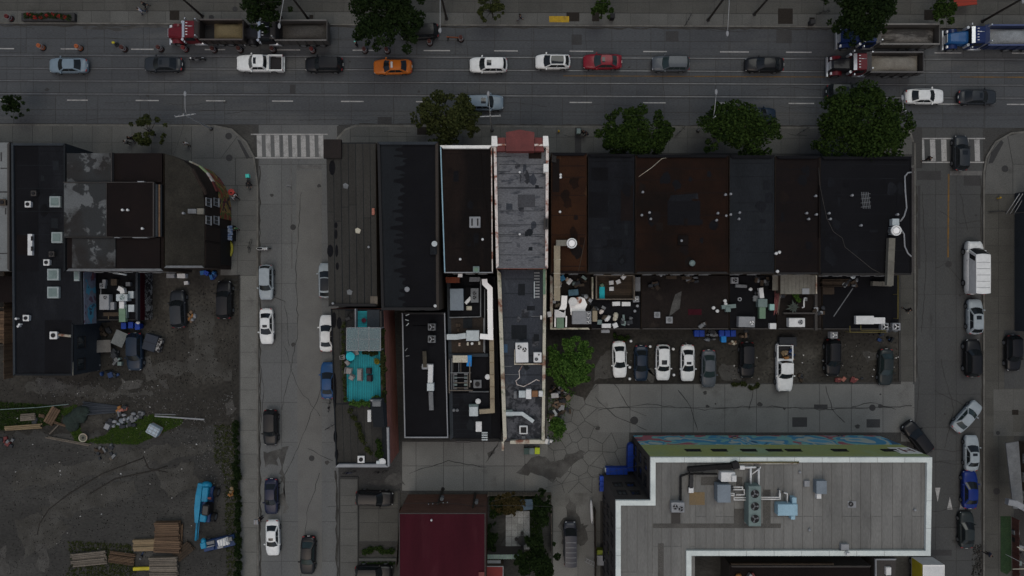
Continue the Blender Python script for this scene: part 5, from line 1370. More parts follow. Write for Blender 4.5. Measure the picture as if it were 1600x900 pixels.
# main street, westbound queue
car('sedan','pale blue grey sedan heading the westbound queue at the left edge',104,101,180,SBL,group=GQ)
car('sedan','dark grey sedan with sunroof ahead of a motorcycle',253,99,180,DKG,group=GQ,pano='small')
car('pickup','white crew cab pickup with dark open bed in the westbound queue',404,97,180,WHT,cat='pickup',group=GQ,pano='small')
car('suv','black SUV between the white pickup and the orange taxi',505,99,180,BLK,group=GQ)
TAXI=car('sedan','orange taxi sedan on the streetcar track',613,103,180.8,ORG,name='taxi_car',cat='taxi',group=GQ)
lm=MB().cbox(0.0,0,1.475,0.26,0.75,0.12,0,0.04); part(TAXI,'roof_sign',lm,UNITW)
car('suv','white SUV with small sunroof behind the orange taxi',763,100,180,WHT,group=GQ,pano='small')
car('hatch','white hatchback with black panoramic roof just ahead of the crimson sedan',864,95,180,WHT,group=GQ,pano=True)
car('sedan','crimson red sedan on the streetcar track',942,95,180,RED,group=GQ,pano='small',greenglass=True)
car('suv','grey SUV with pale roof behind the crimson sedan',1049,98,180,MDG,group=GQ,greenglass=True)
car('sedan','black sedan in front of the red and black dump truck',1196,99.5,180,BLK,group=GQ)
car('suv','black car half hidden under the big tree by the north kerb',655,48,184,BLK,group='cars parked along the kerb')
# eastbound
car('suv','silver blue SUV driving east beside the light pole',757,159,0,SBL,group=GE,pano='small')
car('suv','dark SUV with pale roof panels emerging beside the largest street tree',1322,141,0,GRN,group=GE,scale=.95,pano='small')
car('sedan','white sedan driving east right of the largest street tree',1447,149.5,0,WHT,group=GE)
car('sedan','dark grey sedan driving east at the right edge',1530,150.5,0,DKG,group=GE,pano='small')
car('sedan','dark blue car parked under the street tree with only its edge showing',1184,179,0,DKB,group='cars parked along the kerb')
# left side street
car('suv','silver SUV parked at the left kerb below the scooter',414,441,270,SLV,group=GL_,scale=.93)
car('sedan','white sedan with sunroof parked nose down behind the silver SUV',415,510,271,WHT,group=GL_,scale=.93,pano='small')
car('hatch','white car with black roof half tucked beside the grey strip roof',508,438,90,SLV,group=GL_,pano=True)
car('sedan','white sedan parked nose up beside the turquoise terrace building',509,521,90,WHT,group=GL_,scale=.95)
car('sedan','blue car parked beside the terrace building',511,595,90,BLU,group=GL_,scale=.95)
car('suv','black SUV parked at the left kerb beside the hedge',421,669,270,BLK,group=GL_,scale=.95)
car('sedan','dark navy car with blue reflections parked above a white sedan',422.5,777,270,(0.010,0.014,0.035),group=GL_,scale=.93)
car('sedan','white sedan with sunroof parked at the lower end of the hedge',424.5,842,271,WHT,group=GL_,scale=.93,pano='small')
car('sedan','black sedan driving down the left street at the bottom',480,869,268,BLK,group=GL_,greenglass=True)
# right side street
car('suv','dark SUV crossing the zebra crossing on the right',1505,238,90,DKG,group=GR_,scale=.93,pano='small')
car('van','long white cargo van parked on the right street',1530,418,90,WHT,cat='van',group=GR_)
car('hatch','white car with black sunroof parked behind the cargo van',1526,495,90,SLV,group=GR_,pano='small')
car('suv','black SUV parked behind the white sunroof car',1523,560,90,BLK,group=GR_,rails=True)
car('suv','black car nose down on the pad at the right edge',1587,552,270,BLK,group=GR_,scale=.95)
car('sedan','silver white sedan pulling out at an angle',1514,652,48,SLV,group=GR_,greenglass=True,scale=.93)
car('suv','black SUV turning out of the lane at an angle beside the mural wall',1437,685,128,BLK,group=GR_,scale=.98)
car('sedan','silver white sedan parked above the cobalt car',1521,709,90,SLV,group=GR_,scale=.93,pano='small')
car('sedan','cobalt blue sedan parked beside the triangle road marks',1518,766.5,90,(0.006,0.020,0.13),group=GR_,scale=.98)
car('sedan','dark grey sedan parked below the cobalt car',1513,829.5,90,GRN,group=GR_,scale=.95)
# rear yard
car('sedan','white sedan leftmost in the rear yard row beside the round tree',968.5,562,272,WHT,group=GP,scale=.95,rails=False)
car('sedan','dark navy car between two white cars in the rear yard',1002.5,568,270,DKB,group=GP,scale=.93)
car('suv','white SUV with sunroof and pale bonnet in the rear yard',1037,567,270,WHT,group=GP,scale=.95,pano='small')
car('sedan','white sedan with sunroof beside the grey car in the rear yard',1075.5,567.5,270,WHT,group=GP,scale=.95,pano='small')
car('sedan','grey sedan parked right of four cars and lowest in the rear yard row',1108.5,576.5,270,MDG,group=GP,scale=.98,greenglass=True)
car('suv','black SUV parked above the fallen branches',1169,563,270,BLK,group=GP,scale=.95)
PK=car('pickup','white pickup with a bed full of clutter in the rear yard',1228,576,270,WHT,cat='pickup',group=GP,scale=1.0)
car('suv','black jeep parked in front of a roof condenser in the rear yard',1303.5,559,270,BLK,group=GP,scale=.98,rails=True)
car('sedan','dark green grey car rightmost in the rear yard',1386.5,574,268,GRN,group=GP,scale=.95,greenglass=True)
# dirt lots and lower edge
car('suv','black car with pale lamps beside a pile of boxes in the dirt lot',276,483,93,DKG,group='cars in the dirt lot')
car('suv','black minivan parked by the sidewalk in the dirt lot',348.5,468.5,90,BLK,group='cars in the dirt lot')
car('suv','dark blue SUV parked among scrap in the dirt lot',208,550,270,DKB,group='cars in the dirt lot')
car('suv','black SUV parked sideways on the driveway above the red roof house',584,780,358,BLK,group='cars by the red roof house',rails=True)
car('suv','black car cut by the bottom edge left of the red roof house',583,897,0,BLK,group='cars by the red roof house')
car('van','long dark blue grey van parked in the narrow lane',892,853,90,(0.030,0.034,0.045),cat='van',group='cars by the red roof house',scale=.80)

# ---- dump trucks
def dump_truck(label, px, py, heading, cabc, bedc, loadm, bonnet=None, L=10.8, group='dump trucks on the main street', ext=0.0):
    x, y = G(px, py, 2.0)
    t = thing('dump_truck', label, 'dump truck', (x,y,0), rad(heading), group)
    W = 2.5; xf = L/2
    # chassis
    part(t,'chassis',MB().box(-L/2+0.2,xf-0.3,-0.45,0.45,0.75,1.0).box(-L/2+0.1,-L/2+0.25,-1.1,1.1,0.6,0.75),BLACKM)
    # bonnet: tapering hood with round fenders
    hood = MB(); v=[]
    for (xx,w,z) in ((xf-2.35,0.82,2.02),(xf-1.2,0.72,1.92),(xf-0.35,0.62,1.78),(xf-0.12,0.58,1.60)):
        v += [(xx,-w,0.95),(xx,-w,z-0.22),(xx,-w*0.72,z),(xx,w*0.72,z),(xx,w,z-0.22),(xx,w,0.95)]
    f=[]
    for i in range(3):
        for k in range(5): f.append((i*6+k,i*6+k+1,(i+1)*6+k+1,(i+1)*6+k))
    f.append((18,19,20,21,22,23)); f.append((5,4,3,2,1,0))
    hood.add(v,[tuple(reversed(q)) for q in f])
    part(t,'bonnet',hood,CARP,color=bonnet or cabc)
    for sg in (1,-1):
        fe=MB(); fv=[];n=7
        for i in range(n+1):
            a=math.pi*i/n; fv += [(xf-1.0+0.72*math.cos(a),sg*0.70,0.72+0.72*math.sin(a)),(xf-1.0+0.72*math.cos(a),sg*1.20,0.68+0.70*math.sin(a))]
        fe.add(fv,[((2*i,2*i+1,2*i+3,2*i+2) if sg<0 else (2*i+2,2*i+3,2*i+1,2*i)) for i in range(n)],True)
        part(t,'fender',fe,CARP,color=cabc)
        part(t,'headlight',MB().cbox(xf-0.30,sg*0.92,1.0,0.2,0.34,0.24,0,0.05),LAMPW)
        part(t,'air_cleaner',MB().cyl(xf-2.18,sg*1.06,1.35,2.25,0.17,12),SILV)
        part(t,'exhaust_stack',MB().cyl(xf-4.25,sg*0.98,1.0,3.45,0.085,10),SILV)
        part(t,'fuel_tank',MB().tube([(xf-3.1,sg*0.98,0.72),(xf-4.6,sg*0.98,0.72)],0.30,12),SILV)
        part(t,'wing_mirror',MB().cbox(xf-2.55,sg*1.42,2.05,0.10,0.22,0.42),SILV)
    part(t,'grille',MB().box(xf-0.118,xf-0.06,-0.5,0.5,0.85,1.55),SILV)
    part(t,'bumper',MB().box(xf-0.06,xf+0.10,-1.2,1.2,0.45,0.80),SILV)
    # cab
    c0,c1=xf-4.0,xf-2.35
    cab=MB(); v=[]
    for (z,i0,i1,w) in ((0.9,0,0,1.15),(1.95,0,0.0,1.15),(2.75,0.04,0.38,1.02),(2.86,0.14,0.52,0.92)):
        v += [(c0+i0,-w,z),(c1-i1,-w,z),(c1-i1,w,z),(c0+i0,w,z)]
    f=[(15,14,13,12)[::-1]]
    for r in range(3):
        for k in range(4):
            l=(k+1)%4; f.append((r*4+k,r*4+l,(r+1)*4+l,(r+1)*4+k))
    cab.add(v,f); part(t,'cab',cab,CARP,color=cabc)
    part(t,'windscreen',MB().add([(c1+0.005,-1.0,2.02),(c1+0.005,1.0,2.02),(c1-0.33,0.92,2.72),(c1-0.33,-0.92,2.72)],[(0,1,2,3)]),GLASS)
    part(t,'sun_visor',MB().add([(c1-0.33,-1.0,2.80),(c1+0.02,-1.0,2.68),(c1+0.02,1.0,2.68),(c1-0.33,1.0,2.80),(c1-0.33,-1.0,2.77),(c1+0.02,-1.0,2.64),(c1+0.02,1.0,2.64),(c1-0.33,1.0,2.77)],[(0,1,2,3),(7,6,5,4),(0,4,5,1),(1,5,6,2),(2,6,7,3),(3,7,4,0)]),SILV)
    for sg in (1,-1):
        part(t,'side_window',MB().add([(c0+0.25,sg*1.157,2.0),(c1-0.12,sg*1.157,2.0),(c1-0.42,sg*1.05,2.68),(c0+0.28,sg*1.05,2.68)],[(0,1,2,3) if sg<0 else (3,2,1,0)]),GLASS)
    for k in range(5): part(t,'roof_lamp',MB().cbox(c1-0.62,-0.7+0.35*k,2.86,0.22,0.07,0.06),LAMPW)
    part(t,'air_horn',MB().tube([(c0+0.3,-0.3,2.93),(c0+1.0,-0.3,2.93)],0.04,8),SILV)
    # dumper body
    b0,b1=-L/2+0.0,c0-0.35
    part(t,'dump_bed',MB().box(b0,b1,-1.25,-1.14,1.15,2.55).box(b0,b1,1.14,1.25,1.15,2.55).box(b1-0.12,b1,-1.139,1.139,1.15,2.75),CARP,color=bedc)
    part(t,'bed_rim',MB().box(b0-0.01,b1+0.01,-1.29,-1.12,2.552,2.63).box(b0-0.01,b1+0.01,1.12,1.29,2.552,2.63),CARP,color=tuple(min(1,c*1.8+0.02) for c in bedc))
    part(t,'tailgate',MB().box(b0-0.10,b0-0.005,-1.25,1.25,1.10,2.50),CARP,color=bedc)
    part(t,'bed_floor',MB().box(b0,b1-0.125,-1.138,1.138,1.12,1.20),BLACKM)
    part(t,'cab_guard',MB().box(b1+0.002,b1+0.55,-1.15,1.15,2.78,2.84),CARP,color=bedc)
    for k in range(6):
        xx=b0+0.6+k*(b1-b0-1.0)/5
        for sg in (1,-1): part(t,'bed_rib',MB().box(xx-0.06,xx+0.06,min(sg*1.252,sg*1.33),max(sg*1.252,sg*1.33),1.2,2.5),CARP,color=bedc)
    if loadm is not None:
        ld=MB(); nx,ny=12,7; v=[]
        x0l,x1l=b0+0.10,b1-(1.4 if loadm is SAND else 0.6)
        for j in range(ny+1):
            for i in range(nx+1):
                u,w=i/nx,j/ny
                zz=1.55+0.75*min(1,4*u*(1-u)*1.1)*min(1,5*w*(1-w))+R.uniform(-.04,.04)
                v.append((lerp(x0l,x1l,u)+R.uniform(-.05,.05)*(0<i<nx),lerp(-1.1,1.1,w),zz if 0<i<nx else 1.5))
        ld.add(v,[(j*(nx+1)+i,j*(nx+1)+i+1,(j+1)*(nx+1)+i+1,(j+1)*(nx+1)+i) for j in range(ny) for i in range(nx)],True)
        part(t,'load',ld,loadm)
    r=0.52
    ty,rm=wheel_meshes(r,0.30)
    for xx in (xf-1.0,-L/2+1.0,-L/2+2.2,-L/2+3.4):
        for sg in (1,-1):
            w=link('wheel',ty,t,(xx,sg*1.02,r)); link('rim',rm,w)
    return t
TR=(0.10,0.009,0.013); TB=(0.007,0.018,0.075); TK=(0.012,0.012,0.014); TBL=(0.008,0.065,0.19)
dump_truck('red dump truck loaded with sand at the north kerb',320,49,180,TR,(0.030,0.025,0.022),SAND,L=9.6)
dump_truck('black dump truck with empty grey bed behind the red one',444,50,180,TK,(0.050,0.048,0.045),mat('grey_residue',(0.055,0.052,0.047),0.95,(0.035,0.033,0.030),0.7,fine=0.2),L=10.6)
dump_truck('dark blue dump truck with scraped grey bed under a tree',1389,56,180,TB,(0.075,0.072,0.066),mat('scraped_residue',(0.035,0.033,0.030),0.95,(0.12,0.115,0.105),0.6,fine=0.2,sharp=(0.5,0.6),stretch=(0.4,1.6,1)),L=11.6)
dump_truck('bright blue dump truck with pale load at the right edge',1556,57.5,180,TB,(0.020,0.030,0.075),mat('pale_blue_load',(0.24,0.26,0.27),0.95,(0.16,0.175,0.185),0.9,fine=0.15),bonnet=TBL,L=11.4)
dump_truck('red and black dump truck with pale load waiting in the queue',1369,99.5,180,TR,(0.035,0.033,0.032),PLACOAT,bonnet=TK,L=10.8)
# white lorry box by the courtyard
t=thing('lorry_box','white square lorry body standing by the courtyard','lorry',(*G(1458,893,3),0),0)
part(t,'box_body',MB().box(-1.30,1.30,-3.0,0.85,0.75,3.1),UNITW); part(t,'side_panel',MB().box(-1.34,-1.305,-3.0,0.85,0.9,3.0),YELP)
part(t,'roof_frame',MB().box(-1.30,1.30,0.70,0.85,3.102,3.14).box(-1.3,-1.2,-3.0,0.695,3.102,3.14).box(1.2,1.3,-3.0,0.695,3.102,3.14),WHITEP)
part(t,'chassis',MB().box(-1.0,1.0,-2.9,0.8,0.5,0.745),BLACKM)
ty,rm=wheel_meshes(0.45,0.28)
for sx in (1,-1):
    for yy in (-2.2,0.2):
        w=link('wheel',ty,t,(sx*1.08,yy,0.45),math.pi/2); link('rim',rm,w)

# ---- two-wheelers
def two_wheeler(name,label,cat,px,py,heading,kind='bicycle',color=(0.02,0.02,0.022),group=None,z=0.13):
    x,y=G(px,py,0.6); t=thing(name,label,cat,(x,y,z),rad(heading),group)
    r,wid=(0.33,0.045) if kind=='bicycle' else ((0.30,0.14) if kind=='motorcycle' else (0.24,0.12))
    base=0.52 if kind=='bicycle' else (0.70 if kind=='motorcycle' else 0.62)
    ty,rm=wheel_meshes(r,wid)
    for xx in (base,-base):
        if kind=='bicycle':
            n=20; ring=[(xx+r*math.cos(2*math.pi*i/n),0,r+r*math.sin(2*math.pi*i/n)) for i in range(n+1)]
            w=part(t,'wheel',MB().tube(ring,0.024,5,caps=False),BLACKR)
        else:
            w=link('wheel',ty,t,(xx,0,r)); link('rim',rm,w)
    if kind=='bicycle':
        part(t,'frame',MB().tube([(-.52,0,.33),(-.08,0,.30),(-.2,0,.78),(.36,0,.80),(-.08,0,.30)],.022,6).tube([(-.52,0,.33),(-.19,0,.72)],.015,5).tube([(.52,0,.33),(.34,0,.95)],.02,6),CARP,color=color)
        part(t,'saddle',MB().blob(-.22,0,.90,.14,.07,.04,8,5),BLACKM)
        part(t,'handlebar',MB().tube([(.38,-.28,1.0),(.34,-.1,.98),(.34,.1,.98),(.38,.28,1.0)],.016,6),BLACKM)
    elif kind=='motorcycle':
        part(t,'engine',MB().cbox(0,0,.28,.55,.36,.42,0,.06),STEELD); part(t,'fuel_tank',MB().blob(.15,0,.88,.32,.17,.16,10,6),CARP,color=color)
        part(t,'seat',MB().blob(-.38,0,.82,.40,.15,.09,10,6),BLACKM); part(t,'fork',MB().tube([(.7,.1,.3),(.42,.1,1.0)],.03,6).tube([(.7,-.1,.3),(.42,-.1,1.0)],.03,6),SILV)
        part(t,'handlebar',MB().tube([(.30,-.38,1.06),(.42,-.15,1.04),(.42,.15,1.04),(.30,.38,1.06)],.02,6),BLACKM); part(t,'headlight',MB().blob(.60,0,.88,.10,.10,.10,8,6),LAMPW)
        part(t,'exhaust_pipe',MB().tube([(0,-.2,.3),(-.8,-.22,.38)],.05,8),SILV)
    else:
        part(t,'body',MB().blob(-.35,0,.55,.50,.20,.24,12,8).cbox(.15,0,.22,.55,.30,.08),CARP,color=color)
        part(t,'leg_shield',MB().blob(.50,0,.62,.10,.21,.38,10,8),CARP,color=color); part(t,'seat',MB().blob(-.35,0,.80,.36,.13,.06,10,6),BLACKM)
        part(t,'handlebar',MB().tube([(.42,-.30,1.02),(.46,0,1.0),(.42,.30,1.02)],.025,6),BLACKM); part(t,'headlight',MB().blob(.53,0,.98,.08,.12,.08,8,6),LAMPW)
    return t
two_wheeler('motorcycle','black motorcycle behind the dark grey sedan','motorcycle',307,92,180,'motorcycle',z=0.01)
two_wheeler('motor_scooter','white motor scooter parked by the left kerb','scooter',411,388.5,0,'scooter',(0.55,0.56,0.55),z=0.0)
two_wheeler('bicycle','black bicycle upright behind the white scooter','bicycle',390,384,80,group='parked bicycles')
two_wheeler('bicycle','black bicycle standing under the blue car on the left street','bicycle',514,634,80,group='parked bicycles',z=0)
two_wheeler('bicycle','black bicycle leaning at an angle below the upper one on the left street','bicycle',516,667,30,group='parked bicycles',z=0)
two_wheeler('bicycle','bicycle with blue frame at the foot of the terrace building','bicycle',545,739,10,color=(0.02,0.03,0.09),group='parked bicycles',z=0)
two_wheeler('bicycle','dark bicycle at the foot of the brick wall','bicycle',594,738,5,group='parked bicycles',z=0)
two_wheeler('bicycle','bicycle locked beside the street tree pit near the maroon roof','bicycle',1256,204,30,group='parked bicycles')
two_wheeler('bicycle','bicycle standing between two green street trees','bicycle',1063,205,45,group='parked bicycles')
two_wheeler('bicycle','bicycle by the north kerb near the dump trucks','bicycle',1287,19,10,group='parked bicycles')
two_wheeler('bicycle','bicycle on the north sidewalk beside the tall pole','bicycle',1076,30,60,group='parked bicycles')

# ================================================================ TREES AND PLANTS
def leaf_cloud(clusters, n, size, seed, droop=0.35):
    """n leaf faces scattered through the volumes of the clusters (x,y,z,r)"""
    rs = random.Random(seed)
    v = []; f = []
    tot = sum(c[3]**2 for c in clusters)
    for c in clusters:
        k = int(n*c[3]**2/tot)
        for _ in range(k):
            while True:
                a, b, d = rs.uniform(-1,1), rs.uniform(-1,1), rs.uniform(-1,1)
                q = a*a+b*b+d*d
                if 0.12 < q < 1: break
            q = math.sqrt(q); s_ = (0.55+0.45*rs.random())/q if rs.random() < 0.6 else 1.0
            x, y, z = c[0]+a*s_*c[3], c[1]+b*s_*c[3], c[2]+d*s_*c[3]*0.72
            ang = rs.uniform(0, 6.283); tl = rs.gauss(0, 0.55); l = size*rs.uniform(0.7,1.5); w = l*rs.uniform(0.45,0.7)
            ca, sa = math.cos(ang), math.sin(ang); ct, st = math.cos(tl), math.sin(tl)
            ux, uy, uz = ca*ct, sa*ct, st*0.8-droop*0.3
            tw = rs.gauss(0,0.5)
            wx, wy, wz = -sa*math.cos(tw), ca*math.cos(tw), math.sin(tw)
            o = len(v)
            v += [(x-ux*l/2,y-uy*l/2,z-uz*l/2),(x+wx*w/2,y+wy*w/2,z+wz*w/2+0.03*l),(x+ux*l/2,y+uy*l/2,z+uz*l/2),(x-wx*w/2,y-wy*w/2,z-wz*w/2+0.03*l)]
            f.append((o,o+1,o+2,o+3))
    m = MB(); m.v = v; m.f = f; m.sm = [False]*len(f)
    return m

def tree(name, label, px, py, rpx, h, leafm, seed, n=7000, size=0.30, sparse=0.0, squash=(1,1), group='street trees', base=None, cat='tree', lumps=26, lean=0.0):
    """crown centre px,py and radius rpx as the picture shows them; trunk stands below the crown"""
    rs = random.Random(seed)
    zc = h*0.66
    r = rpx/SC*(CAMH-zc)/CAMH
    x, y = G(px, py, zc)
    bx, by = G(*base, 0) if base else (x, y)
    t = thing(name, label, cat, (bx,by,0.0), 0, group)
    dx, dy = x-bx, y-by
    cl = []
    for i in range(lumps):
        a = rs.uniform(0, 6.283); q = math.sqrt(rs.random())*0.80
        rr = r*rs.uniform(0.16, 0.34)*(1.0 if q < 0.6 else 0.8)
        if sparse and rs.random() < sparse: rr *= 0.7
        zz = zc+(h-zc)*(1-q*q)*rs.uniform(0.2,0.75)-(h*0.16)*q*rs.random()
        cl.append((dx+math.cos(a)*q*r*squash[0], dy+math.sin(a)*q*r*squash[1], zz, rr))
    if not sparse: cl.append((dx,dy,zc,r*0.5))
    # spikes of leaves past the outline
    for i in range(int(lumps*0.7)):
        a = rs.uniform(0, 6.283); q = rs.uniform(0.80, 0.98)
        cl.append((dx+math.cos(a)*q*r*squash[0], dy+math.sin(a)*q*r*squash[1], zc-h*0.06+rs.uniform(-.4,.6), r*rs.uniform(0.07,0.14)))
    tr = MB(); hb = zc*0.62; tk = max(0.07, h*0.022)
    tr.tube([(0,0,-0.05),(dx*0.1+0.04,dy*0.1,hb*0.5),(dx*0.4,dy*0.4-0.03,hb),(dx*0.8,dy*0.8,zc),(dx,dy,h*0.88)], tk*1.25, 8, r2=tk*0.25)
    part(t,'trunk',tr,BARK)
    limbs = sorted(cl, key=lambda c: -c[3])[:min(14, lumps)]
    for c in limbs:
        s0 = rs.uniform(0.75,1.1)
        p0 = (dx*0.45, dy*0.45, hb*s0)
        mid = (lerp(p0[0],c[0],0.5)+rs.uniform(-.2,.2), lerp(p0[1],c[1],0.5)+rs.uniform(-.2,.2), lerp(p0[2],c[2],0.6))
        part(t,'limb',MB().tube([p0,mid,(c[0],c[1],c[2])], tk*0.5, 6, r2=tk*0.10),BARK)
    cr = leaf_cloud(cl, n, size, seed+1)
    part(t,'crown',cr,leafm)
    return t

tree('street_tree','dark leafy tree over the dump trucks at the top left',412,6,40,7.5,LEAFD,101,5200,0.30,base=(440,28))
tree('street_tree','broad dark tree over the north kerb beside the black car',604,20,64,9.5,LEAFD,102,9500,0.32,base=(622,36))
tree('small_street_tree','small light tree on the north sidewalk left of the yellow plate',766,11,23,4.6,LEAFO,103,1500,0.26,base=(770,28),lumps=14,sparse=.4)
tree('small_street_tree','small green tree in a square pit right of the yellow plate',942,13,18,4.5,LEAFM,104,1300,0.25,base=(938,28),lumps=12)
tree('street_tree','dark tree at the top above the blue dump truck',1344,10,58,9.0,LEAFD,105,7600,0.32,base=(1310,36))
tree('small_street_tree','small olive green tree between the two blue dump trucks',1476,17,24,5.0,LEAFM,106,2000,0.26,base=(1460,30),lumps=14)
tree('small_street_tree','thin sparse tree at the left street corner pole',231,203,27,4.6,LEAFO,107,1500,0.27,sparse=.5,lumps=13,base=(243,211))
tree('street_tree','spreading olive green tree in front of the white front parapet',698,185,50,8.0,LEAFO,108,6500,0.30,sparse=.25,lumps=34,squash=(1.08,.86),base=(694,205))
tree('street_tree','dense green tree in front of the dark slate roof',994,206,55,8.0,LEAFM,109,8800,0.30,squash=(1.08,.76),base=(975,214))
tree('street_tree','dense green tree in front of the blue grey roof',1157,203,64,8.2,LEAFM,110,9500,0.30,squash=(1.03,.72),base=(1115,214))
tree('street_tree','largest street tree covering the corner by the right crosswalk',1347,197,80,10.0,LEAFM,111,14500,0.32,squash=(1.02,.84),lumps=40,base=(1285,214))
tree('yard_tree','bright green round tree beside the cream parapet wall',891,567,40,6.2,LEAFB,112,7200,0.27,group='trees in the rear yard',squash=(.92,1.12),base=(886,560))
tree('yard_bush','small bright green bush by the rubbish heap',868,668,17,2.6,LEAFB,113,1500,0.22,group='trees in the rear yard',cat='bush',lumps=14)
tree('small_street_tree','small dark tree at the left edge of the main street',22,166,19,4.4,LEAFD,114,1500,0.25,lumps=14,base=(28,171))
tree('yard_tree','dark leafy tree cut by the bottom edge beside the narrow lane',840,872,36,5.6,LEAFD,115,5200,0.28,group='trees by the red roof house',base=(836,848))
tree('yard_tree','narrow dark evergreen tree at the corner of the back lane',847,795,24,5.2,LEAFD,116,3200,0.26,group='trees by the red roof house',squash=(.6,1.3),base=(843,781))
tree('autumn_shrub','brown and green shrub behind the red roof house',795,788,22,3.0,LEAFR,117,2200,0.24,group='trees by the red roof house',cat='shrub',squash=(1.3,.8),lumps=18)
tree('yard_bush','dark bush beside the pale patio below the lane',768,842,18,2.6,LEAFD,118,1600,0.22,group='trees by the red roof house',cat='bush',squash=(.6,1.6),lumps=14)

def foliage_strip(name,label,cat,path,w,h,leafm,n,size,seed,z0=0.0,group=None,stem=True):
    """hedge or climber along a picture path (ground level unless z0)"""
    rs=random.Random(seed); P=[G(x,y,z0) for x,y in path]
    t=thing(name,label,cat,(P[0][0],P[0][1],z0),0,group)
    cl=[]; tot=0
    for i in range(len(P)-1):
        a,b=Vector(P[i]),Vector(P[i+1]); L=(b-a).length; k=max(2,int(L/(w*0.42)))
        for j in range(k):
            p=a+(b-a)*((j+rs.random())/k)
            cl.append((p.x-P[0][0]+rs.uniform(-.22,.22)*w,p.y-P[0][1]+rs.uniform(-.22,.22)*w,h*rs.uniform(.4,.75),w*rs.uniform(.26,.52)))
    part(t,'foliage',leaf_cloud(cl,n,size,seed),leafm)
    if stem:
        for c in cl[::4]: part(t,'stem',MB().tube([(c[0],c[1],0),(c[0]+.03,c[1],h*.6)],.025,5),BARK)
    return t
foliage_strip('hedge','long dark hedge between the gravel lot and the left sidewalk','hedge',[(373,657),(374,720),(376,800),(377,880),(374,930)],0.95,1.5,LEAFD,7500,0.17,201)
foliage_strip('climbing_plant','green climbing plant along the brick side of the turquoise terrace','plant',[(599,513),(600,560),(600,628)],0.7,0.8,LEAFO,1900,0.16,202,z0=7.1,stem=False)
foliage_strip('climbing_plant','green plants at the left edge of the turquoise terrace','plant',[(538,505),(537,560),(541,625)],0.5,0.7,LEAFO,900,0.15,203,z0=7.1,stem=False)
foliage_strip('planter_shrub','bushy planter at the lower left corner of the turquoise deck','plant',[(541,622),(552,630),(575,629),(590,622)],0.8,0.8,LEAFB,900,0.16,204,z0=7.05,stem=False)
foliage_strip('planter_shrub','yellow green planter under the glazed canopy','plant',[(567,550),(590,552)],0.6,0.6,LEAFO,520,0.15,205,z0=7.1,stem=False)
foliage_strip('roof_vine','diagonal row of potted plants on the grey terrace roof','plant',[(549,642),(560,662),(572,694),(580,712)],0.7,0.5,LEAFO,850,0.16,206,z0=7.05,stem=False)
foliage_strip('roof_vegetable_bed','dark green planted bed at the corner of the terrace building','plant',[(588,690),(596,694),(595,708),(588,706)],1.0,0.5,LEAFM,900,0.17,207,z0=7.05,stem=False)
foliage_strip('potted_plant','yellow green pot plant on the small walled roof terrace','plant',[(1236,456),(1246,468)],0.7,0.7,LEAFB,420,0.18,208,z0=3.25,stem=False)
foliage_strip('fallen_branches','broken leafy branches lying in front of the black SUV','branches',[(1145,602),(1162,599),(1172,606),(1186,601)],0.7,0.4,LEAFO,800,0.18,209)
foliage_strip('weed_patch','weeds along the wall behind the white sedan','weeds',[(958,522),(972,530),(984,524)],0.7,0.5,LEAFM,500,0.16,210)
foliage_strip('front_garden','dark green lawn strip left of the red roof house','garden',[(566,859),(618,859)],1.0,0.25,LEAFM,1800,0.13,211,stem=False)
foliage_strip('front_garden','narrow lawn strip below the larger one left of the red roof house','garden',[(566,880),(618,880)],0.5,0.22,LEAFM,900,0.13,212,stem=False)

def scatter(name, label, cat, poly, n, m, size, seed, z=0.0, flat=True, kind='stuff', parent=None, tall=0.5):
    rs=random.Random(seed); v=[];f=[]
    xs=[p[0] for p in poly]; ys=[p[1] for p in poly]; k=0
    while k<n:
        px,py=rs.uniform(min(xs),max(xs)),rs.uniform(min(ys),max(ys))
        if not inside((px,py),poly): continue
        k+=1; x,y=G(px,py); l=size*rs.uniform(.4,1.5); a=rs.uniform(0,6.283); o=len(v)
        if flat:      # small angular stones
            h=l*rs.uniform(.25,.7); q=[(x+l*rs.uniform(.35,.6)*math.cos(a+i*1.571+rs.uniform(-.4,.4)),y+l*rs.uniform(.35,.6)*math.sin(a+i*1.571+rs.uniform(-.4,.4))) for i in range(4)]
            v+=[(p[0],p[1],z-.02) for p in q]+[(x+(p[0]-x)*.65,y+(p[1]-y)*.65,z+h) for p in q]
            f+=[(o+i,o+(i+1)%4,o+4+(i+1)%4,o+4+i) for i in range(4)]+[(o+4,o+5,o+6,o+7)]
        else:
            for b in range(3):
                a2=a+b*2.1; o=len(v); w=l*.16
                tx,ty_=x+math.cos(a2)*l*.55,y+math.sin(a2)*l*.55
                v+=[(x-math.sin(a2)*w,y+math.cos(a2)*w,z),(x+math.sin(a2)*w,y-math.cos(a2)*w,z),(tx,ty_,z+l*tall*rs.uniform(.3,1))]
                f.append((o,o+1,o+2))
    mb=MB(); mb.v=v; mb.f=f; mb.sm=[False]*len(f)
    o=link(name,mb.mesh(name,m)); tag(o,label,cat,kind=kind)
    return o
STONE=leafmat('stone_bits',(0.05,0.049,0.046),(0.16,0.157,0.148))
STONED=leafmat('stone_dark',(0.020,0.019,0.017),(0.060,0.058,0.053))
LITTER=leafmat('litter_bits',(0.25,0.24,0.22),(0.6,0.6,0.58))
scatter('weed_grass','green weeds growing along the middle of the dirt lot','grass',[(95,640),(120,632),(130,690),(165,680),(190,655),(240,648),(285,652),(285,662),(262,672),(215,694),(150,692),(118,690)],4200,GRASSM,0.30,301,flat=False)
scatter('weed_grass','darker weeds along the left part of the dirt lot','grass',[(0,628),(100,634),(95,660),(55,668),(0,672)],2300,LEAFM,0.28,302,flat=False)
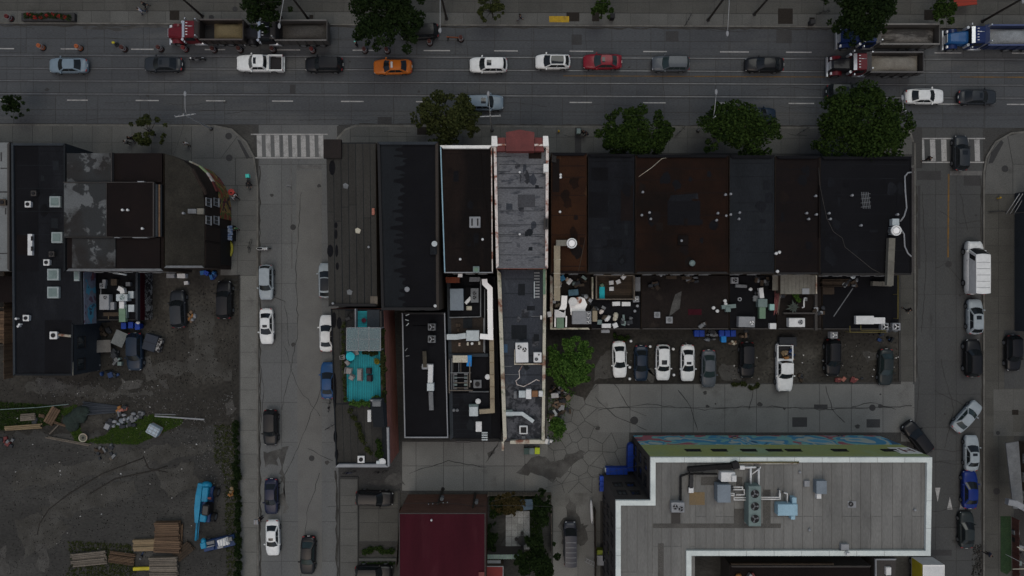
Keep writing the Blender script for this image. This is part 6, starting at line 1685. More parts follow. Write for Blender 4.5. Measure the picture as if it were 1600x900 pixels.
scatter('weed_grass','weeds at the lower edge of the dirt lot','grass',[(105,845),(205,850),(215,905),(100,905),(112,880)],1500,LEAFO,0.28,303,flat=False)
scatter('weed_grass','scattered weeds beside the hedge','grass',[(335,665),(368,660),(368,900),(355,900),(350,740),(335,720)],1200,LEAFO,0.26,304,flat=False)
scatter('gravel','pale gravel and rubble over the dirt lot','gravel',[(0,590),(370,585),(368,900),(0,900)],5200,STONED,0.10,305)
scatter('gravel','rubble around the parked cars in the dirt lot','gravel',[(135,515),(372,425),(372,600),(130,600)],1500,STONED,0.14,306)
scatter('gravel','pale rubble near the hedge and the boom lift','gravel',[(255,660),(367,640),(366,790),(335,760),(290,700)],480,STONE,0.15,307)
scatter('gravel','pale rubble in front of the long dark building','gravel',[(50,592),(240,600),(330,625),(365,610),(366,640),(230,652),(60,620)],560,STONE,0.15,308)
scatter('litter','small white litter over the dirt lot','litter',[(20,590),(368,500),(366,890),(20,890)],60,LITTER,0.16,309)
scatter('gravel','grit and leaves over the rear parking yard','gravel',[(925,520),(1405,520),(1405,595),(925,598)],900,STONED,0.14,310)
scatter('litter','scraps of litter in the rear parking yard','litter',[(935,520),(1405,522),(1405,592),(935,594)],34,LITTER,0.2,311)
scatter('gravel','leaf litter in the gutter of the right street','gravel',[(1520,850),(1533,850),(1533,900),(1518,900)],160,STONED,0.22,312)
scatter('weed_grass','weeds around the rubbish heap below the round tree','grass',[(856,610),(870,600),(900,612),(882,650),(878,690),(856,690)],500,LEAFB,0.25,313,flat=False)
scatter('garden_plants','overgrown garden behind the red roof house','grass',[(765,772),(840,772),(850,860),(825,870),(790,800),(765,812)],2600,LEAFM,0.30,314,flat=False)

# ================================================================ ROOF MACHINES AND DUCTS (things that could be lifted off)
def unit(name,label,cat,px,py,wpx,dpx,z,h,m,rot=0.0,fans=(),fm=BLACKM,blade=None,group=None,grille=True):
    """cabinet with round fan openings; fans: (u,v,r) in cabinet-relative units"""
    x,y=G(px,py,z+h); k=(CAMH-z-h)/CAMH/SC; w,d=wpx*k,dpx*k
    t=thing(name,label,cat,(x,y,z),rot,group)
    part(t,'casing',MB().cbox(0,0,0.10,w,d,h-0.10,0,0.04),m)
    part(t,'base_frame',MB().cbox(0,0,0,w*0.92,d*0.92,0.098),STEELD)
    for (u,v,r) in fans:
        fx,fy=u*w/2,v*d/2
        part(t,'fan_opening',MB().cyl(fx,fy,h-0.05,h+0.006,r,18),fm)
        part(t,'fan_ring',MB().ring(fx,fy,h-0.02,h+0.05,r,r+0.04),m)
        bl=MB(); a0=u*7+v*3
        for q in range(3):
            a=a0+q*2.094
            pts=[(fx+r*.15*math.cos(a),fy+r*.15*math.sin(a)),(fx+r*.86*math.cos(a-.36),fy+r*.86*math.sin(a-.36)),(fx+r*.9*math.cos(a),fy+r*.9*math.sin(a)),(fx+r*.86*math.cos(a+.30),fy+r*.86*math.sin(a+.30))]
            bl.prism(pts,h+0.010,h+0.022)
        bl.cyl(fx,fy,h+0.010,h+0.04,r*.22,10)
        part(t,'fan_blades',bl,blade or m)
    if grille and d>0.5:
        for q in range(4): part(t,'louvre',MB().box(-w*0.4,w*0.4,-d/2-0.015,-d/2+0.01,0.2+q*(h-.3)/4,0.2+q*(h-.3)/4+(h-.3)/8),STEELD)
    return t

def duct(label,pts,wpx,z,h,m,name='roof_duct',flange=None,cat='duct',support=True,zs=None,base=None):
    """square duct on legs, along picture points at its own height"""
    zt=z+h; k=(CAMH-zt)/CAMH/SC
    P=[]
    for i,(x,y) in enumerate(pts):
        zz=zs[i] if zs else z
        a,b=G(x,y,zz+h); P.append((a,b,zz+h/2))
    t=thing(name,label,cat,(P[0][0],P[0][1],base if base is not None else z))
    L=t.location; Q=[(p[0]-L.x,p[1]-L.y,p[2]-L.z) for p in P]
    part(t,'duct_run',MB().sweep(Q,wpx*k,h),m)
    for i in range(len(Q)-1):
        a,b=Vector(Q[i]),Vector(Q[i+1]); n=int((b-a).length/1.6)
        for j in range(1,n+1):
            p=a+(b-a)*(j/(n+1)); d=(b-a).normalized()*0.03
            part(t,'flange',MB().sweep([tuple(p-d),tuple(p+d)],wpx*k+0.07,h+0.07),flange or m)
            if support: part(t,'support',MB().cbox(p.x,p.y,-0.3,0.10,0.10,max(.05,p.z-h/2+0.29)),STEELD)
    return t
HD=['','']
# on the grey coated building's rear wing
unit('air_conditioner','white rooftop air conditioner with two fans on the central rear roof','air conditioner',815.5,551,20,31,6.6,0.95,UNITW,0.02,[(-.38,.55,.26),(.42,.30,.26)])
unit('condenser','smaller white condenser beside the two fan air conditioner','air conditioner',840,558.5,12.5,15.5,6.6,0.8,UNITW,0.0,[(-.3,-.35,.20),(.3,.55,.10)],blade=UNITG)
unit('vent_cabinet','pale blue vent cabinet in the row of boxes on the central rear roof','vent unit',816,616,11,11,6.6,0.6,STEEL,grille=False)
unit('vent_cabinet','white tall cabinet in the row of boxes on the central rear roof','vent unit',826,616,8.5,15,6.6,0.8,UNITW,grille=False)
unit('vent_cabinet','rusty orange cabinet in the row of boxes on the central rear roof','vent unit',835.5,615.5,10,9.5,6.6,0.6,mat('rusty_cabinet',(0.23,0.115,0.05),0.75,(0.16,0.08,0.04),1,fine=0.12),grille=False)
unit('vent_cabinet','small white cabinet ending the row of boxes by the parapet','vent unit',845,615.5,6.5,9,6.6,0.6,UNITW,grille=False)
unit('vent_cabinet','narrow grey frame left of the row of boxes','vent unit',805,617,5,12,6.6,0.5,STEELD,grille=False)
duct('grey green bent duct near the skylight of the central rear roof',[(788,646.5),(816,646.5),(828,655),(833.5,659)],5.6,6.75,0.35,STEEL)
# on the cluttered rear roof
duct('bright white bent duct running down beside the cream parapet',[(757,436),(757.5,443),(765.5,451),(766,500),(766.5,527),(750,525.5)],8.2,5.5,0.6,DUCTW,base=4.6)
duct('grey steel duct crossing the brown rear deck to the black roof',[(698,526.5),(713,526.5),(728,524.5)],8.5,4.9,0.5,STEEL,base=4.6)
unit('duct_fan_box','square steel fan box joining the white and grey ducts','vent unit',738.5,524.5,20.5,16.5,4.7,0.9,STEEL,grille=False)
duct('long tan duct turning left at its lower end',[(768,529),(769.5,642),(749,643.5)],7.0,4.9,0.45,DUCTT,base=4.6,flange=WOODL)
unit('exhaust_fan','steel exhaust fan box with hood at the end of the tan duct','vent unit',740,643,14,15,4.6,0.8,STEEL,0.0,grille=False)
unit('exhaust_fan','dark steel hood behind the exhaust fan box','vent unit',740,634,15,4,4.6,0.6,TEALG,grille=False)
unit('rooftop_cabinet','large pale blue cabinet on the cluttered rear roof','vent unit',713.5,468,21,34,4.85,1.0,UNITL,0.01,grille=False)
unit('condenser','dark square condenser near the pale blue cabinet','air conditioner',741.5,461.5,12.5,22.5,4.85,0.7,STEELD,0,[(0,.3,.22),(0,-.3,.22)],grille=False)
unit('vent_hood','white slanted vent hood beside the dark condenser','vent unit',731.5,469.5,5,13,4.85,0.5,UNITW,-0.75,grille=False)
unit('vent_hood','small cream vent hood on the cluttered rear roof','vent unit',733,481.5,8.5,6.5,4.85,0.4,WORNW2,grille=False)
unit('fan_box','small lattice fan box below the blue tarp','vent unit',746,600.5,11,11,4.6,0.4,STEELD,0,[(0,0,.22)],grille=False)
t=thing('covered_crate','cream board and blue tarp over a crate on the cluttered roof','crate',(*G(719,561,5.4),4.6))
part(t,'cream_board',MB().cbox(0,0,0.7,1.75,0.82,0.06),WORNW2); part(t,'crate_body',MB().cbox(0,0,0,1.6,0.7,0.698),WOODD)
part(t,'tarp',MB().add([(.86,.42,.78),(1.35,.42,.74),(1.30,-.9,.55),(.72,-.85,.6),(.86,.42,.1),(1.35,.42,.1),(1.30,-.9,.1),(.72,-.85,.1)],[(0,3,2,1),(0,1,5,4),(1,2,6,5),(2,3,7,6),(3,0,4,7)]),TARPB)
# fire stair: frames of timber
t=thing('roof_stair_frame','timber lattice stair frame along the left edge of the cluttered roof','stair frame',(*G(718,597,5.2),4.6))
k=(CAMH-5.2)/CAMH/SC
for (x,y,w,d) in ((702,588,1.4,52),(706,585,1.0,50),(720,582.5,32,1.4),(734,582,1.4,46),(721,610,36,1.4),(720,590,20,1),(720,598,22,1.2),(720,606,22,1.0),(717,574,1,14),(720,574,1,14),(709,597,1,22),(731,597,1,22)):
    part(t,'frame_bar',MB().cbox((x-718)*k,(597-y)*k,0.45+R.uniform(0,.12),w*k,d*k,0.10),WOODG if R.random()<.6 else STEELD)
for i in range(5):
    for xx in (711,728): part(t,'stair_plant_box',MB().cbox((xx-718)*k,(597-(585+i*5.5))*k,0.2,6*k,3.2*k,0.22),TEALG if i%2 else STEELD)
for (x,y) in ((702,565),(702,612),(734,582),(734,610)): part(t,'frame_post',MB().cbox((x-718)*k,(597-y)*k,0,0.1,0.1,0.8),WOODG)
# black low roof
unit('condenser','upper of two square fan units on the glossy black roof','air conditioner',674.5,511,12,11,5.0,0.8,STEELD,0,[(0,0,.36)],blade=UNITG,grille=False,group=None)
unit('condenser','lower of two square fan units on the glossy black roof','air conditioner',674.5,530,12,11.5,5.0,0.8,STEELD,0,[(0,0,.36)],blade=UNITG,grille=False)
duct('white duct standing on the glossy black roof',[(673,570),(672,601)],7.5,5.15,0.6,UNITW)
duct('dark stained duct end on the glossy black roof',[(663,549),(664,574)],6,5.15,0.4,mat('stained_duct',(0.06,0.052,0.036),0.8,(0.03,0.027,0.02),1,fine=0.15))
unit('vent_cabinet','white framed intake at the head of the white duct','vent unit',668,573,18,8.5,5.0,0.5,UNITG,grille=False)
unit('exhaust_fan','grey fan box in the white duct line','vent unit',672.5,605,11,12,5.0,0.9,STEEL,grille=False)
duct('dark grey duct below the fan box on the glossy black roof',[(673,612),(673.5,627),(674,641)],6.8,5.15,0.5,STEELD)
# left block
unit('air_conditioner','pale grey air conditioner on the low rear extension','air conditioner',162.5,472,15,24,2.8,0.9,UNITG,0,[(.25,.6,.22)],grille=False)
unit('vent_cabinet','small pale box joined to the air conditioner on the low rear extension','vent unit',175,478,6.5,12,2.8,0.6,UNITG,grille=False)
unit('exhaust_fan','kitchen exhaust fan box on the low rear extension','vent unit',190,465,18,11,2.8,1.0,STEEL,0,[(.1,0,.28)],fm=TEALG,grille=False)
duct('curved white exhaust elbow above the kitchen fan box',[(184,450),(190,453),(191.5,459)],7,3.0,0.6,UNITW)
duct('white tapered duct below the kitchen fan box',[(190,471),(190,482)],7.5,3.0,0.5,UNITW)
duct('green duct running to the blue bins',[(190.5,482),(191,503)],10,2.95,0.5,GREENM)
unit('condenser','small square condenser by the blue sprayed wall','air conditioner',159.5,446.5,8.5,8.5,2.8,0.5,UNITG,0,[(0,0,.2)],grille=False)
# row extensions
duct('long tan duct hanging over the rust roof to the white ducts',[(870.5,384),(870.5,470)],9.6,8.1,0.5,DUCTT,base=7.9,flange=WORNW2,support=False)
duct('grey elbow duct joining the round white fan on the rust roof',[(869,379.5),(886,379.5)],9,8.1,0.5,DUCTG,base=7.9)
for (nm,x,y,z,lab) in (('round_exhaust_fan',893.5,380,7.9,'round white exhaust fan on the rust orange roof'),('round_exhaust_fan',1401,360,7.9,'round white exhaust fan on the black corner roof')):
    X,Y=G(x,y,z+.9); t=thing(nm,lab,'exhaust fan',(X,Y,z))
    part(t,'housing',MB().cyl(0,0,0,.75,.50,20),STEELD); part(t,'rim',MB().ring(0,0,.70,.86,.44,.58,24),UNITW); part(t,'cap',MB().cyl(0,0,.76,.90,.40,20,.34),DUCTW)
    for q in range(4): part(t,'bracket',MB().cbox(.55*math.cos(q*1.571+.78),.55*math.sin(q*1.571+.78),0,.06,.06,.7),STEEL)
duct('long grey tan duct down the side of the black corner roof',[(1394,372),(1391,446)],10,8.05,0.5,DUCTG,base=7.9,support=False)
duct('short grey tan duct elbow at the foot of the long corner duct',[(1394,444),(1364,443)],7,3.4,0.6,DUCTG,base=3.2)
unit('vent_cabinet','steel box above the round fan on the black corner roof','vent unit',1400,347,11,11,7.9,0.7,STEEL,grille=False)
duct('white duct with wide lower end beside the cream parapet',[(882,462),(881,478),(877,487)],9,3.5,0.7,DUCTW,base=3.3)
duct('white tapered hood above the green duct',[(875,484),(875,496)],17,3.4,0.8,UNITW,base=3.3)
duct('green duct below the white hood beside the cream parapet',[(875.5,496),(875.5,513)],11.5,3.4,0.6,GREENM,base=3.3)
duct('white rail frame left of the green duct',[(867.5,494),(867.5,511)],2.2,3.4,0.5,DUCTW,base=3.3); duct('white rail frame right of the green duct',[(885,494),(884.5,511)],2.2,3.4,0.5,DUCTW,base=3.3)
unit('air_conditioner','grey rooftop unit with three fans on the cluttered extension','air conditioner',909,496.5,30,20,3.3,1.0,UNITG,0,[(.68,.62,.22),(.68,0,.22),(.68,-.62,.22)],fm=STEELD,blade=UNITW,grille=False)
unit('vent_cabinet','tan box at the right end of the three fan unit','vent unit',929.5,494,7.5,17,3.3,0.8,DUCTT,grille=False)
t=thing('white_tarp','white sheet and drum lying behind the three fan unit','tarp',(*G(902,476,3.9),3.3))
part(t,'sheet',MB().prism([(-.9,.1),(-.75,-1.2),(-.3,-1.6),(1.25,-1.35),(.95,-.6),(1.2,0),(.9,.7),(.4,.95),(-.2,.75)],0.02,0.42),DUCTW); part(t,'drum',MB().cyl(-.55,.35,.42,.95,.52,18),UNITW); part(t,'drum_lid',MB().cyl(.12,.5,.42,.7,.42,16),WORNW)
def sbox(name,label,cat,px,py,w,d,z,h,m,rot=0.0,group=None,lid=None):
    X,Y=G(px,py,z+h); k=(CAMH-z-h)/CAMH/SC
    t=thing(name,label,cat,(X,Y,z),rot,group)
    part(t,'box_body',MB().cbox(0,0,0,w*k,d*k,h*0.86,0,0.02),m); part(t,'lid',MB().cbox(0,0,h*0.865,w*k+.05,d*k+.05,h*0.135,0,0.03),lid or m)
    return t
sbox('foam_box','white box tipped near the blue tub under the tan duct','box',890,440,9,5.5,3.3,.4,UNITW,0.9)
sbox('storage_tub','blue plastic tub under the tan duct','box',879,434.5,7,7.5,3.3,.5,mat('tub_blue',(0.03,0.15,0.26),0.6,fine=.06),0.5)
sbox('storage_tub','small cream box beside the blue tub','box',886,436.5,5,5,3.3,.4,WORNW2,0.5)
sbox('rubbish_bag_heap','dark teal bags heaped above the white sheet','rubbish bags',896,457,15,9,3.3,.5,mat('teal_bags',(0.02,0.06,0.08),0.5,(0.06,0.13,0.18),1.5,fine=.1),0.1)
sbox('foam_box','white box on the left of two by the terrace wall','box',963,474.5,11.5,6,3.2,.5,UNITW,0.05); sbox('foam_box','white box on the right of two by the terrace wall','box',978.5,475,13,6,3.2,.5,UNITW,0)
sbox('foam_box','white box standing at the edge of the extension roof','box',947.5,509,13.5,6,3.3,.6,UNITW,0.0); sbox('foam_box','pale box fallen just below the extension roof edge','box',946,517.5,12.5,4.5,2.6,.5,UNITG,0.0)
sbox('plastic_drum','white round drum beside the white box at the roof edge','drum',961.5,508.5,7,7,3.3,.6,UNITW,0.4)
sbox('foam_box','left white scrap by the parapet of the cluttered extension','box',858.5,491,6,8,3.3,.5,UNITW,0.2)
sbox('junk_crate','grey green crate by the white drum','box',937,503.5,6.5,7,3.3,.5,TEALG,0)
for (x,y,w,d,m,a,l) in ((940,488,9,8,WORNW,.6,'pale cardboard heap right of the tan box'),(951,498,12,9,UNITW,.5,'crumpled white plastic sheet near the roof drum'),(962,495,10,10,WORNW2,.3,'cream sack beside the crumpled plastic'),(945,495,9,6,BRICKB,.2,'brown carton among the white scraps')):
    X,Y=G(x,y,3.8); t=thing('rubbish_heap',l,'rubbish',(X,Y,3.3),a)
    k=(CAMH-3.8)/CAMH/SC
    for q in range(3): part(t,'scrap',MB().blob(R.uniform(-.2,.2),R.uniform(-.2,.2),.2,w*k*.42,d*k*.4,.22,7,5,.25),m)
# walled wooden terrace
t=thing('roof_terrace','wooden terrace walled with planks on the low rear roof','terrace',(*G(960,448,3.4),3.25))
k=(CAMH-4)/CAMH/SC
for i in range(14): part(t,'deck_plank',MB().cbox(0,(448-(431+i*2.65))*k,0.02,61*k,2.45*k,.06),WOODD)
for (x,y,w,d) in ((930.5,449,2,37),(989.5,449,2,37),(960,467.5,61,1.6),(960,430.5,61,1.6),(924.5,450,2,34)): part(t,'terrace_wall',MB().cbox((x-960)*k,(448-y)*k,0.0,w*k,d*k,.9),WOODG if x>925 else WORNW2)
part(t,'side_panel',MB().cbox((995.5-960)*k,(448-444)*k,.1,8*k,22*k,.6),STEELD)
def chair(label,px,py,z,rot,m=UNITW,group='chairs on the wooden terrace'):
    X,Y=G(px,py,z+.5); t=thing('garden_chair',label,'chair',(X,Y,z),rot,group)
    part(t,'seat',MB().cbox(0,0,.42,.46,.46,.05,0,.02),m); part(t,'backrest',MB().cbox(0,.23,.5,.46,.05,.42),m)
    for sx in (1,-1):
        for sy in (1,-1): part(t,'leg',MB().cbox(sx*.19,sy*.19,0,.04,.04,.419),m)
        part(t,'armrest',MB().cbox(sx*.24,0,.62,.05,.44,.03),m)
    return t
chair('white chair nearest the teal mattress, upper of the pair',955,442,3.33,.1); chair('white chair below the upper one beside the teal mattress',955.3,451.5,3.33,.0)
chair('white chair turned toward the terrace middle',966,440.5,3.33,.4); chair('white chair in the top corner of the wooden terrace',974,433,3.33,.8)
t=thing('air_mattress','teal air mattress lying on the wooden terrace','mattress',(*G(941,454,3.6),3.33))
part(t,'mattress',MB().cbox(0,-.25,0,.66,1.5,.16,0,.06),TEALF); part(t,'pillow',MB().blob(0,.65,.15,.26,.24,.12,10,6),GREENM)
unit('condenser','square white condenser beside the wooden terrace','air conditioner',994,467.5,9.5,9.5,3.2,.6,UNITG,0.05,[(0,0,.26)],fm=STEELD,blade=UNITW,grille=False)
# black rear roof with green vents
unit('condenser','white condenser high on the black rear roof','air conditioner',1148.5,438,11,10,3.3,.6,UNITG,0.0,[(0,0,.26)],grille=False)
unit('air_conditioner','grey condenser with one fan at the edge of the black rear roof','air conditioner',1167,503,25.5,16.5,3.3,.9,UNITG,-.02,[(.62,-.15,.27)],blade=BLACKM,fm=UNITW,grille=False)
unit('exhaust_fan','pale fan box above a green duct on the black rear roof','vent unit',1192,473.5,14.5,13,3.3,.9,TEALG,grille=False)
duct('green duct below the pale fan box on the black rear roof',[(1191.5,480),(1191.5,498)],9.5,3.4,.6,GREENM,base=3.3); duct('white stepped duct above the pale fan box',[(1189,450),(1190,458),(1191,466)],6.5,3.4,.6,UNITW,base=3.3)
duct('small green grey duct cluster on the black rear roof',[(1128,480),(1150,478)],6,3.4,.4,TEALG,base=3.3); unit('vent_cabinet','small green grey box on the duct cluster','vent unit',1138,483.5,8,8,3.3,.6,TEALG,grille=False)
unit('vent_cabinet','grey louvred box right of the white condenser','vent unit',1158.5,447,18,5,3.3,.4,STEELD,-.05,grille=False)
unit('air_conditioner','white condenser with one large fan below the plant terrace','air conditioner',1245.5,504,25,14,3.2,.9,UNITW,0,[(.42,.1,.31)],blade=BLACKM,fm=UNITG,grille=False)
sbox('storage_tub','white box at the edge below the red poles','box',1208,509.5,9.5,8.5,3.2,.7,UNITW); sbox('storage_tub','small mint green box left of the red poles','box',1206.5,480,7,9,3.25,.6,mat('mint',(0.25,0.42,0.38),0.6,fine=.05))
t=thing('roof_shed','tan shed with flat plank roof on the rear extensions','shed',(*G(1247,444,5.4),3.2)); k=(CAMH-5.4)/CAMH/SC
part(t,'wall',MB().cbox(0,0,0,54*k,29*k,2.0),WOODD)
for i in range(9): part(t,'roof_plank',MB().cbox((-24+i*6)*k,0,2.01,5.7*k,31*k,.08),bpy.data.materials['grey_tan_duct'])
part(t,'roof_edge',MB().cbox(0,15.8*k,2.0,57*k,1.6*k,.16).cbox(29*k,0,2.0,2*k,29.9*k,.14),WORNW2); part(t,'shed_vent',MB().cbox(12*k,-11*k,2.1,11*k,9*k,.12),UNITG)
t=thing('lean_to','grey brown lean-to roof left of the tan shed','shed',(*G(1214,442,4.6),3.2)); part(t,'lean_to_roof',MB().cbox(0,0,1.3,1.05,1.8,.08),DUCTG); part(t,'post',MB().cbox(-.4,-.8,0,.1,.1,1.29).cbox(.4,-.8,0,.1,.1,1.29),WOODD)
t=thing('pole_stack','reddish poles leaning in a bundle beside the plant terrace','poles',(*G(1217,472,3.9),3.3))
for i in range(6): part(t,'pole',MB().tube([((i-2.5)*.14+R.uniform(-.05,.05),1.35,.45),((i-2.5)*.10-.12,-1.4+R.uniform(-.2,.3),.06)],.05,6),(mat('pole_red',(0.20,0.075,0.07),.7,fine=.1) if i==0 else MATS['pole_red']) if i<4 else WOODG)
t=thing('potted_palm','grey green leafy plant with broad leaves on the plant terrace','plant',(*G(1240,480,3.9),3.25))
rl=random.Random(9)
for i in range(11):
    a=i*0.571; l=rl.uniform(.6,1.0)
    part(t,'leaf',MB().add([(0,0,.5),(l*.5*math.cos(a-.3),l*.5*math.sin(a-.3),.72),(l*math.cos(a),l*math.sin(a),.5),(l*.5*math.cos(a+.3),l*.5*math.sin(a+.3),.72)],[(0,1,2,3)]),mat('broad_leaf',(0.055,0.068,0.058),.7,(0.035,0.045,0.036),2,fine=.1) if i==0 else MATS['broad_leaf'])
part(t,'pot',MB().cyl(0,0,0,.45,.22,12,.28),BRICK)
t=thing('pipe_stand','white curved pipe stand on the plant terrace','stand',(*G(1259,473,3.9),3.25)); part(t,'pipe',MB().tube([(.1,.55,.5),(-.15,.6,.6),(-.2,.2,.6),(-.15,-.5,.5),(-.35,-.6,.4)],.09,8),UNITW); part(t,'base',MB().cbox(.15,.4,0,.4,.4,.3),STEELD)
t=thing('roof_trunking','long white flat duct by the yellow handrail','duct',(*G(1360,500,3.9),3.2)); k=(CAMH-4)/CAMH/SC
part(t,'wide_section',MB().cbox(-9*k,0,.3,28*k,13*k,.5,0,.03),UNITW); part(t,'narrow_section',MB().cbox(14*k,-1*k,.3,18*k,10*k,.45,0,.03),UNITW)
for x in (-18,0,18): part(t,'support',MB().cbox(x*k,0,0,.1,.6,.299),STEELD)
unit('condenser','left grey condenser with fan by the right street corner','air conditioner',1383,510.5,11.5,11.5,3.2,.7,UNITG,0,[(0,0,.34)],blade=UNITW,fm=BLACKM,grille=False)
unit('condenser','right grey condenser with fan overhanging the sidewalk corner','air conditioner',1401,510.5,12.5,11.5,3.2,.7,UNITG,0,[(0,0,.34)],blade=UNITW,fm=BLACKM,grille=False)
unit('condenser','grey wall condenser above the black jeep','air conditioner',1303.5,523.5,11.5,10.5,1.6,.8,UNITG,0,[(0,0,.34)],blade=UNITW,fm=STEELD,grille=False)
# pale strip roof machines
Z=10.64
unit('air_conditioner','small grey unit with two fans on the pale strip roof','air conditioner',1059.5,793,20.5,16,Z,.9,UNITG,0,[(-.42,.1,.27),(.42,-.25,.27)],grille=False)
unit('rooftop_cabinet','square blue grey cabinet on the pale strip roof','vent unit',1131.5,771.5,21,28,Z,1.3,UNITL,0,grille=False)
unit('chiller','long grey chiller with three black fans on the pale strip roof','air conditioner',1179.5,791,19.5,63,Z,1.5,TEALG,0,[(0,.62,.46),(0,0,.46),(0,-.62,.46)],blade=STEELD,grille=False)
unit('rooftop_cabinet','pale sky blue cabinet with side boxes on the pale strip roof','vent unit',1231,797,31,18,Z,1.1,UNITS,0,grille=False)
unit('vent_cabinet','narrow sky blue box joined to the sky blue cabinet','vent unit',1241.5,783,7,11,Z,.9,UNITS,grille=False); unit('vent_cabinet','small sky blue box below the sky blue cabinet','vent unit',1239.5,809,6.5,6,Z,.8,UNITS,grille=False)
unit('vent_cabinet','white duct elbow box above the blue grey cabinet','vent unit',1138,745.5,22,15,Z,1.2,UNITW,grille=False)
unit('vent_cabinet','white box under the corner pipes on the pale strip roof','vent unit',1147.5,748,7,10,Z,1.5,UNITW,grille=False)
unit('vent_cabinet','small white box at the start of the twin pipes','vent unit',1160,731,8,6,Z,.7,UNITW,grille=False)
def pipes(label,runs,z,r,m,name='pipe_run'):
    b=G(*runs[0][0],z); t=thing(name,label,'pipes',(b[0],b[1],z-.4))
    for q in runs:
        part(t,'pipe',MB().tube([(*G(x,y,z),z) for x,y in q],r,8),m,True)
        for (x,y) in (q[0],q[-1]): part(t,'pipe_support',MB().cbox(*G(x,y,z),z-.45,.12,.12,.44),STEELD,True)
    return t
pipes('twin white pipes from the parapet to the long chiller',[[(1173,731),(1173,757)],[(1185.5,732),(1185.5,757)],[(1163,730.5),(1181,730)]],Z+.6,.11,UNITW)
pipes('white pipes between the blue grey cabinet and the long chiller',[[(1141,771),(1147,771),(1147,781),(1170,781)],[(1141,774),(1147,774),(1147,777.5),(1170,777.5)],[(1146,765),(1163,765),(1163,773),(1150,773)],[(1146,761),(1160,761),(1160,764)]],Z+.6,.08,UNITW)
pipes('white pipes from the long chiller to the sky blue cabinet',[[(1189,777),(1218,777),(1218,766)],[(1189,780),(1219,780),(1219,770)],[(1225,770),(1230,771),(1230,788)]],Z+.5,.08,UNITW)
pipes('yellow and white pipes beside the parapet of the pale strip roof',[[(1152,722),(1248,722)]],Z+.4,.06,MATS['rail_yellow']); pipes('white pipe beside the yellow pipe at the parapet',[[(1155,724.5),(1248,724.5)]],Z+.4,.05,WORNW2)
duct('black insulated duct along the top of the pale strip roof',[(1076,734),(1145,728.5)],6.5,Z+.2,.6,BLACKR,base=Z); duct('thin black pipe duct dropping to the two fan unit',[(1064,745),(1064,782)],2.6,Z+.2,.3,BLACKR,base=Z)
duct('black branch duct joining the insulated duct',[(1081,737),(1080,763)],5.5,Z+.1,.4,IRON,base=Z); duct('black link duct to the thin black pipe',[(1121,741),(1076,740.5),(1064,744)],2.2,Z+.2,.3,BLACKR,base=Z)
sbox('roof_box','grey box with white lid beside the black branch duct','box',1080,766,7,8,Z,.5,BLACKM,0,None,UNITW)
sbox('black_hood','black rounded hood at the end of the insulated duct','vent unit',1150,727.5,10,10,Z,1.0,BLACKM,.3)
# turquoise terrace furniture
t=thing('glazed_canopy','translucent glazed canopy over the turquoise deck','canopy',(*G(568,530,9.3),7.1)); k=(CAMH-9.3)/CAMH/SC
for i,(x0,x1) in enumerate(((-26,-8.6),(-7.8,8.0),(8.8,26))):
    for j,(y0,y1) in enumerate(((-17,-.5),(.5,17))): part(t,'canopy_panel',MB().box(x0*k,x1*k,y0*k,y1*k,2.2,2.23),POLY)
for (x,y,w,d) in ((-26.5,0,1,36),(26.5,0,1,36),(-8.2,0,.9,34),(8.4,0,2.0,38),(0,17.7,52,1.1),(0,-17.7,52,1.1),(0,0,52,.8)): part(t,'canopy_beam',MB().cbox(x*k,y*k,2.10,w*k,d*k,.098 if d>w else .093),UNITG)
for x in (-26,26):
    for y in (-17,17): part(t,'post',MB().cbox(x*k,y*k,0,.1,.1,2.099),UNITG)
def sofa(label,px,py,w,d,rot,m,cat='sofa',name='outdoor_sofa'):
    X,Y=G(px,py,7.7); kk=(CAMH-7.7)/CAMH/SC; w*=kk; d*=kk
    t=thing(name,label,cat,(X,Y,7.11),rad(rot))
    part(t,'base',MB().cbox(0,0,0,w,d,.3,0,.03),m); part(t,'cushion',MB().cbox(-w*.05,0,.301,w*.8,d*.86,.14,0,.05),m); part(t,'backrest',MB().cbox(w*.44,0,.302,w*.12,d,.38,0,.03),m)
    return t
CUSH=mat('cushion_grey',(0.22,0.21,0.20),.9,fine=.06); CUSHD=mat('cushion_dark',(0.035,0.025,0.03),.9,fine=.1)
t=thing('round_table','round teal table beside the glazed canopy','table',(*G(547.5,557,7.8),7.1)); part(t,'tabletop',MB().cyl(0,0,.70,.75,.5,22),TEALF); part(t,'pedestal',MB().cyl(0,0,0,.70,.06,10),STEELD); part(t,'foot',MB().cyl(0,0,0,.04,.26,14),STEELD)
for (x,y,r_,l) in ((557,551.5,20,'pale chair between the round teal table and the canopy'),(535.5,558,100,'pale chair at the left of the round teal table'),(543,567,-50,'pale chair below the round teal table')): chair(l,x,y,7.1,rad(r_),CUSH,'chairs around the round teal table')
sofa('pale grey armchair at the left of the teal deck',543.5,580,11,10,170,CUSH,'armchair','armchair'); sofa('pale grey lounge seat below the armchair on the teal deck',548.5,590,9,8,60,CUSH,'armchair','armchair')
sofa('pale grey low table sofa in the middle of the teal deck',561.5,586,9,19,0,CUSH); sofa('dark upper seat on the right of the teal deck',575.5,580,9,9,0,CUSHD,'armchair','armchair'); sofa('dark lower seat on the right of the teal deck',576.5,591.5,9,10,0,CUSHD,'armchair','armchair')
t=thing('flower_pot','dark round pot on the upper teal boards','pot',(*G(568.5,500.5,7.5),7.1)); part(t,'pot',MB().cyl(0,0,0,.4,.2,14,.28),CUSHD); part(t,'soil',MB().cyl(0,0,.39,.41,.24,14),mat('pot_red',(0.07,0.01,0.02),.9,fine=.2))
